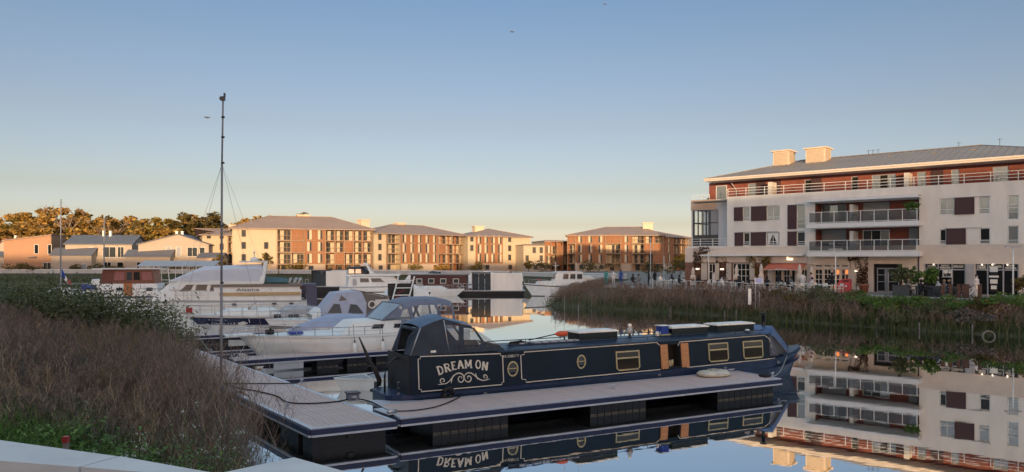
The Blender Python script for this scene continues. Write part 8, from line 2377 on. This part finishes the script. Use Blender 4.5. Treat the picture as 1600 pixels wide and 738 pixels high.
stand(947, 84.5, 'teal', 'jeans', 'person in teal top standing at the quay end', rz=2.6, hairc='blond')
stand(958.5, 84, 'whitecloth', 'darkcloth', 'person in white top with dark hair at the quay end', rz=.3)
stand(970, 84.5, 'bluecloth', 'darkcloth', 'person in bright blue top at the quay end', rz=.2)
stand(1013.5, 82, 'darkcloth', 'jeans', 'person in dark jacket and jeans, left of the standing couple', rz=1.2)
stand(1023, 82.5, 'darkcloth', 'darkcloth', 'person all in dark clothes, right of the standing couple', rz=-1.0)
def onT(px, t, *a, rz=0.0, pose='stand', **k): return person(T(px, t), rz, pose, *a, **k)
onT(1115.5, .5, 'whitecloth', 'darkcloth', 'waiter in white shirt leaning by the first window', rz=.8)
onT(1254.5, .35, 'whitecloth', 'darkcloth', 'person in white top and dark trousers under the awning end', rz=2.4)
onT(1267, .4, 'pink', 'greycloth', 'person in pale pink top facing the shopfront', rz=-1.4)
onT(1526, .45, 'whitecloth', 'darkcloth', 'person in white shirt standing in the dark shop door', rz=.4)
onT(989, .2, 'darkcloth', 'darkcloth', 'dark haired person sitting low behind the reeds', pose='sit', rz=.4)
onT(998, .25, 'greycloth', 'jeans', 'grey clad person sitting behind the reeds', pose='sit', rz=-.5)
def sitter(px, t, side, shirt, lb, hairc='hair'):
    p = T(px, t); a = {0: PI + .2, 1: .1, 3: PI / 2}[side]
    person((p[0] + math.cos(a) * .74, p[1] + math.sin(a) * .74, QZ), a - PI / 2, 'sit', shirt, 'darkcloth', lb, hairc)
sitter(1034, .30, 3, 'whitecloth', 'fair haired guest in white at the leftmost table', 'blond')
sitter(1072, .25, 0, 'darkcloth', 'guest in black bending over the table at the terrace left end')
sitter(1052, .45, 3, 'darkcloth', 'guest in dark clothes below the yellow tree')
sitter(1139, .45, 0, 'whitecloth', 'dark haired guest in white left of the double window')
sitter(1158, .28, 1, 'darkcloth', 'guest in black right of the parasol before the double window')
sitter(1158, .28, 3, 'darkcloth', 'guest in black behind the table before the double window')
sitter(1176, .5, 1, 'greycloth', 'guest in grey left of the blue notice')
sitter(1203, .30, 3, 'darkcloth', 'guest in black at the table right of the blue notice')
sitter(1224, .42, 1, 'greycloth', 'guest in grey under the coral awning')
sitter(1281, .40, 1, 'darkcloth', 'guest in black before the white shopfront')
sitter(1281, .40, 0, 'whitecloth', 'guest in white before the white shopfront')
sitter(1432, .45, 0, 'greycloth', 'guest in grey between the planters', 'blond')
sitter(1432, .45, 1, 'darkcloth', 'long haired guest in black between the planters')
sitter(1452, .35, 0, 'darkcloth', 'guest in black left of the right planter')
sitter(1452, .35, 1, 'whitecloth', 'guest in white beside the right planter')
sitter(1484, .30, 3, 'greycloth', 'fair haired guest below the white emblem', 'blond')
sitter(1496, .45, 0, 'bluecloth' if False else 'darkcloth', 'guest in dark jacket behind the rusty bollards', 'blond')
# balcony furniture
def facade_pt(px, y, z): u = U(px, y); return (FX + FC * u + .647 * y, FY + FS * u + .762 * y, z)
for px, z, lb in ((1336, 8.23, 'grey balcony chair beside the upper privacy screen'), (1340, 5.63, 'pale balcony chair beside the lower privacy screen'), (1300, 5.63, 'pale balcony chair before the lower grey blind'), (1392, 8.23, 'grey balcony chair before the upper grey blind')):
    dup(c1 if 'grey balcony' in lb else chair0, facade_pt(px, -.7, z), FR + .5, lb)['group'] = 'balcony chairs'
for px, z, lb in ((1366, 8.23, 'round balcony table on the upper balcony'), (1316, 5.63, 'round balcony table on the lower balcony')):
    dup(table0, facade_pt(px, -.7, z), 0, lb)['group'] = 'balcony tables'
# birds
for px, py, d, lb in ((945, 7, 120, 'tiny bird at the top edge of the sky'), (800, 50, 110, 'small dark bird high in the middle of the sky'), (323.5, 184, 90, 'tiny bird beside the tall mast top')):
    x, y, z = at(px, py, d)
    r = link('bird', None, None, (x, y, z), .7, label=lb, category='bird', group='birds in the sky')
    MB().lathe([(0, -.16), (.05, -.08), (.06, .03), (.03, .13), (0, .17)], (0, 0, 0), 8).build('body', M['darkgrey'], r)
    for s in (-1, 1): MB().slab([(0, 0, .05), (s * .22, .03, .12), (s * .42, -.05, .05), (s * .2, -.02, -.05), (0, 0, -.06)], (0, .012, 0)).build('wing', M['darkgrey'], r)

sitter(1094, .42, 3, 'darkcloth', 'guest in black under the left wall lamp')
sitter(1121, .25, 1, 'greycloth', 'guest in grey right of the first white lamp post')
sitter(1243, .22, 0, 'darkcloth', 'guest in black before the awning at the quay edge')
sitter(1224, .42, 3, 'darkcloth', 'dark haired guest in black under the coral awning')
onT(1217, .75, 'darkcloth', 'darkcloth', 'person in black standing before the left awning window', rz=.5)
onT(1300, .7, 'darkcloth', 'jeans', 'person in dark top standing behind the second lamp post', rz=-.6)
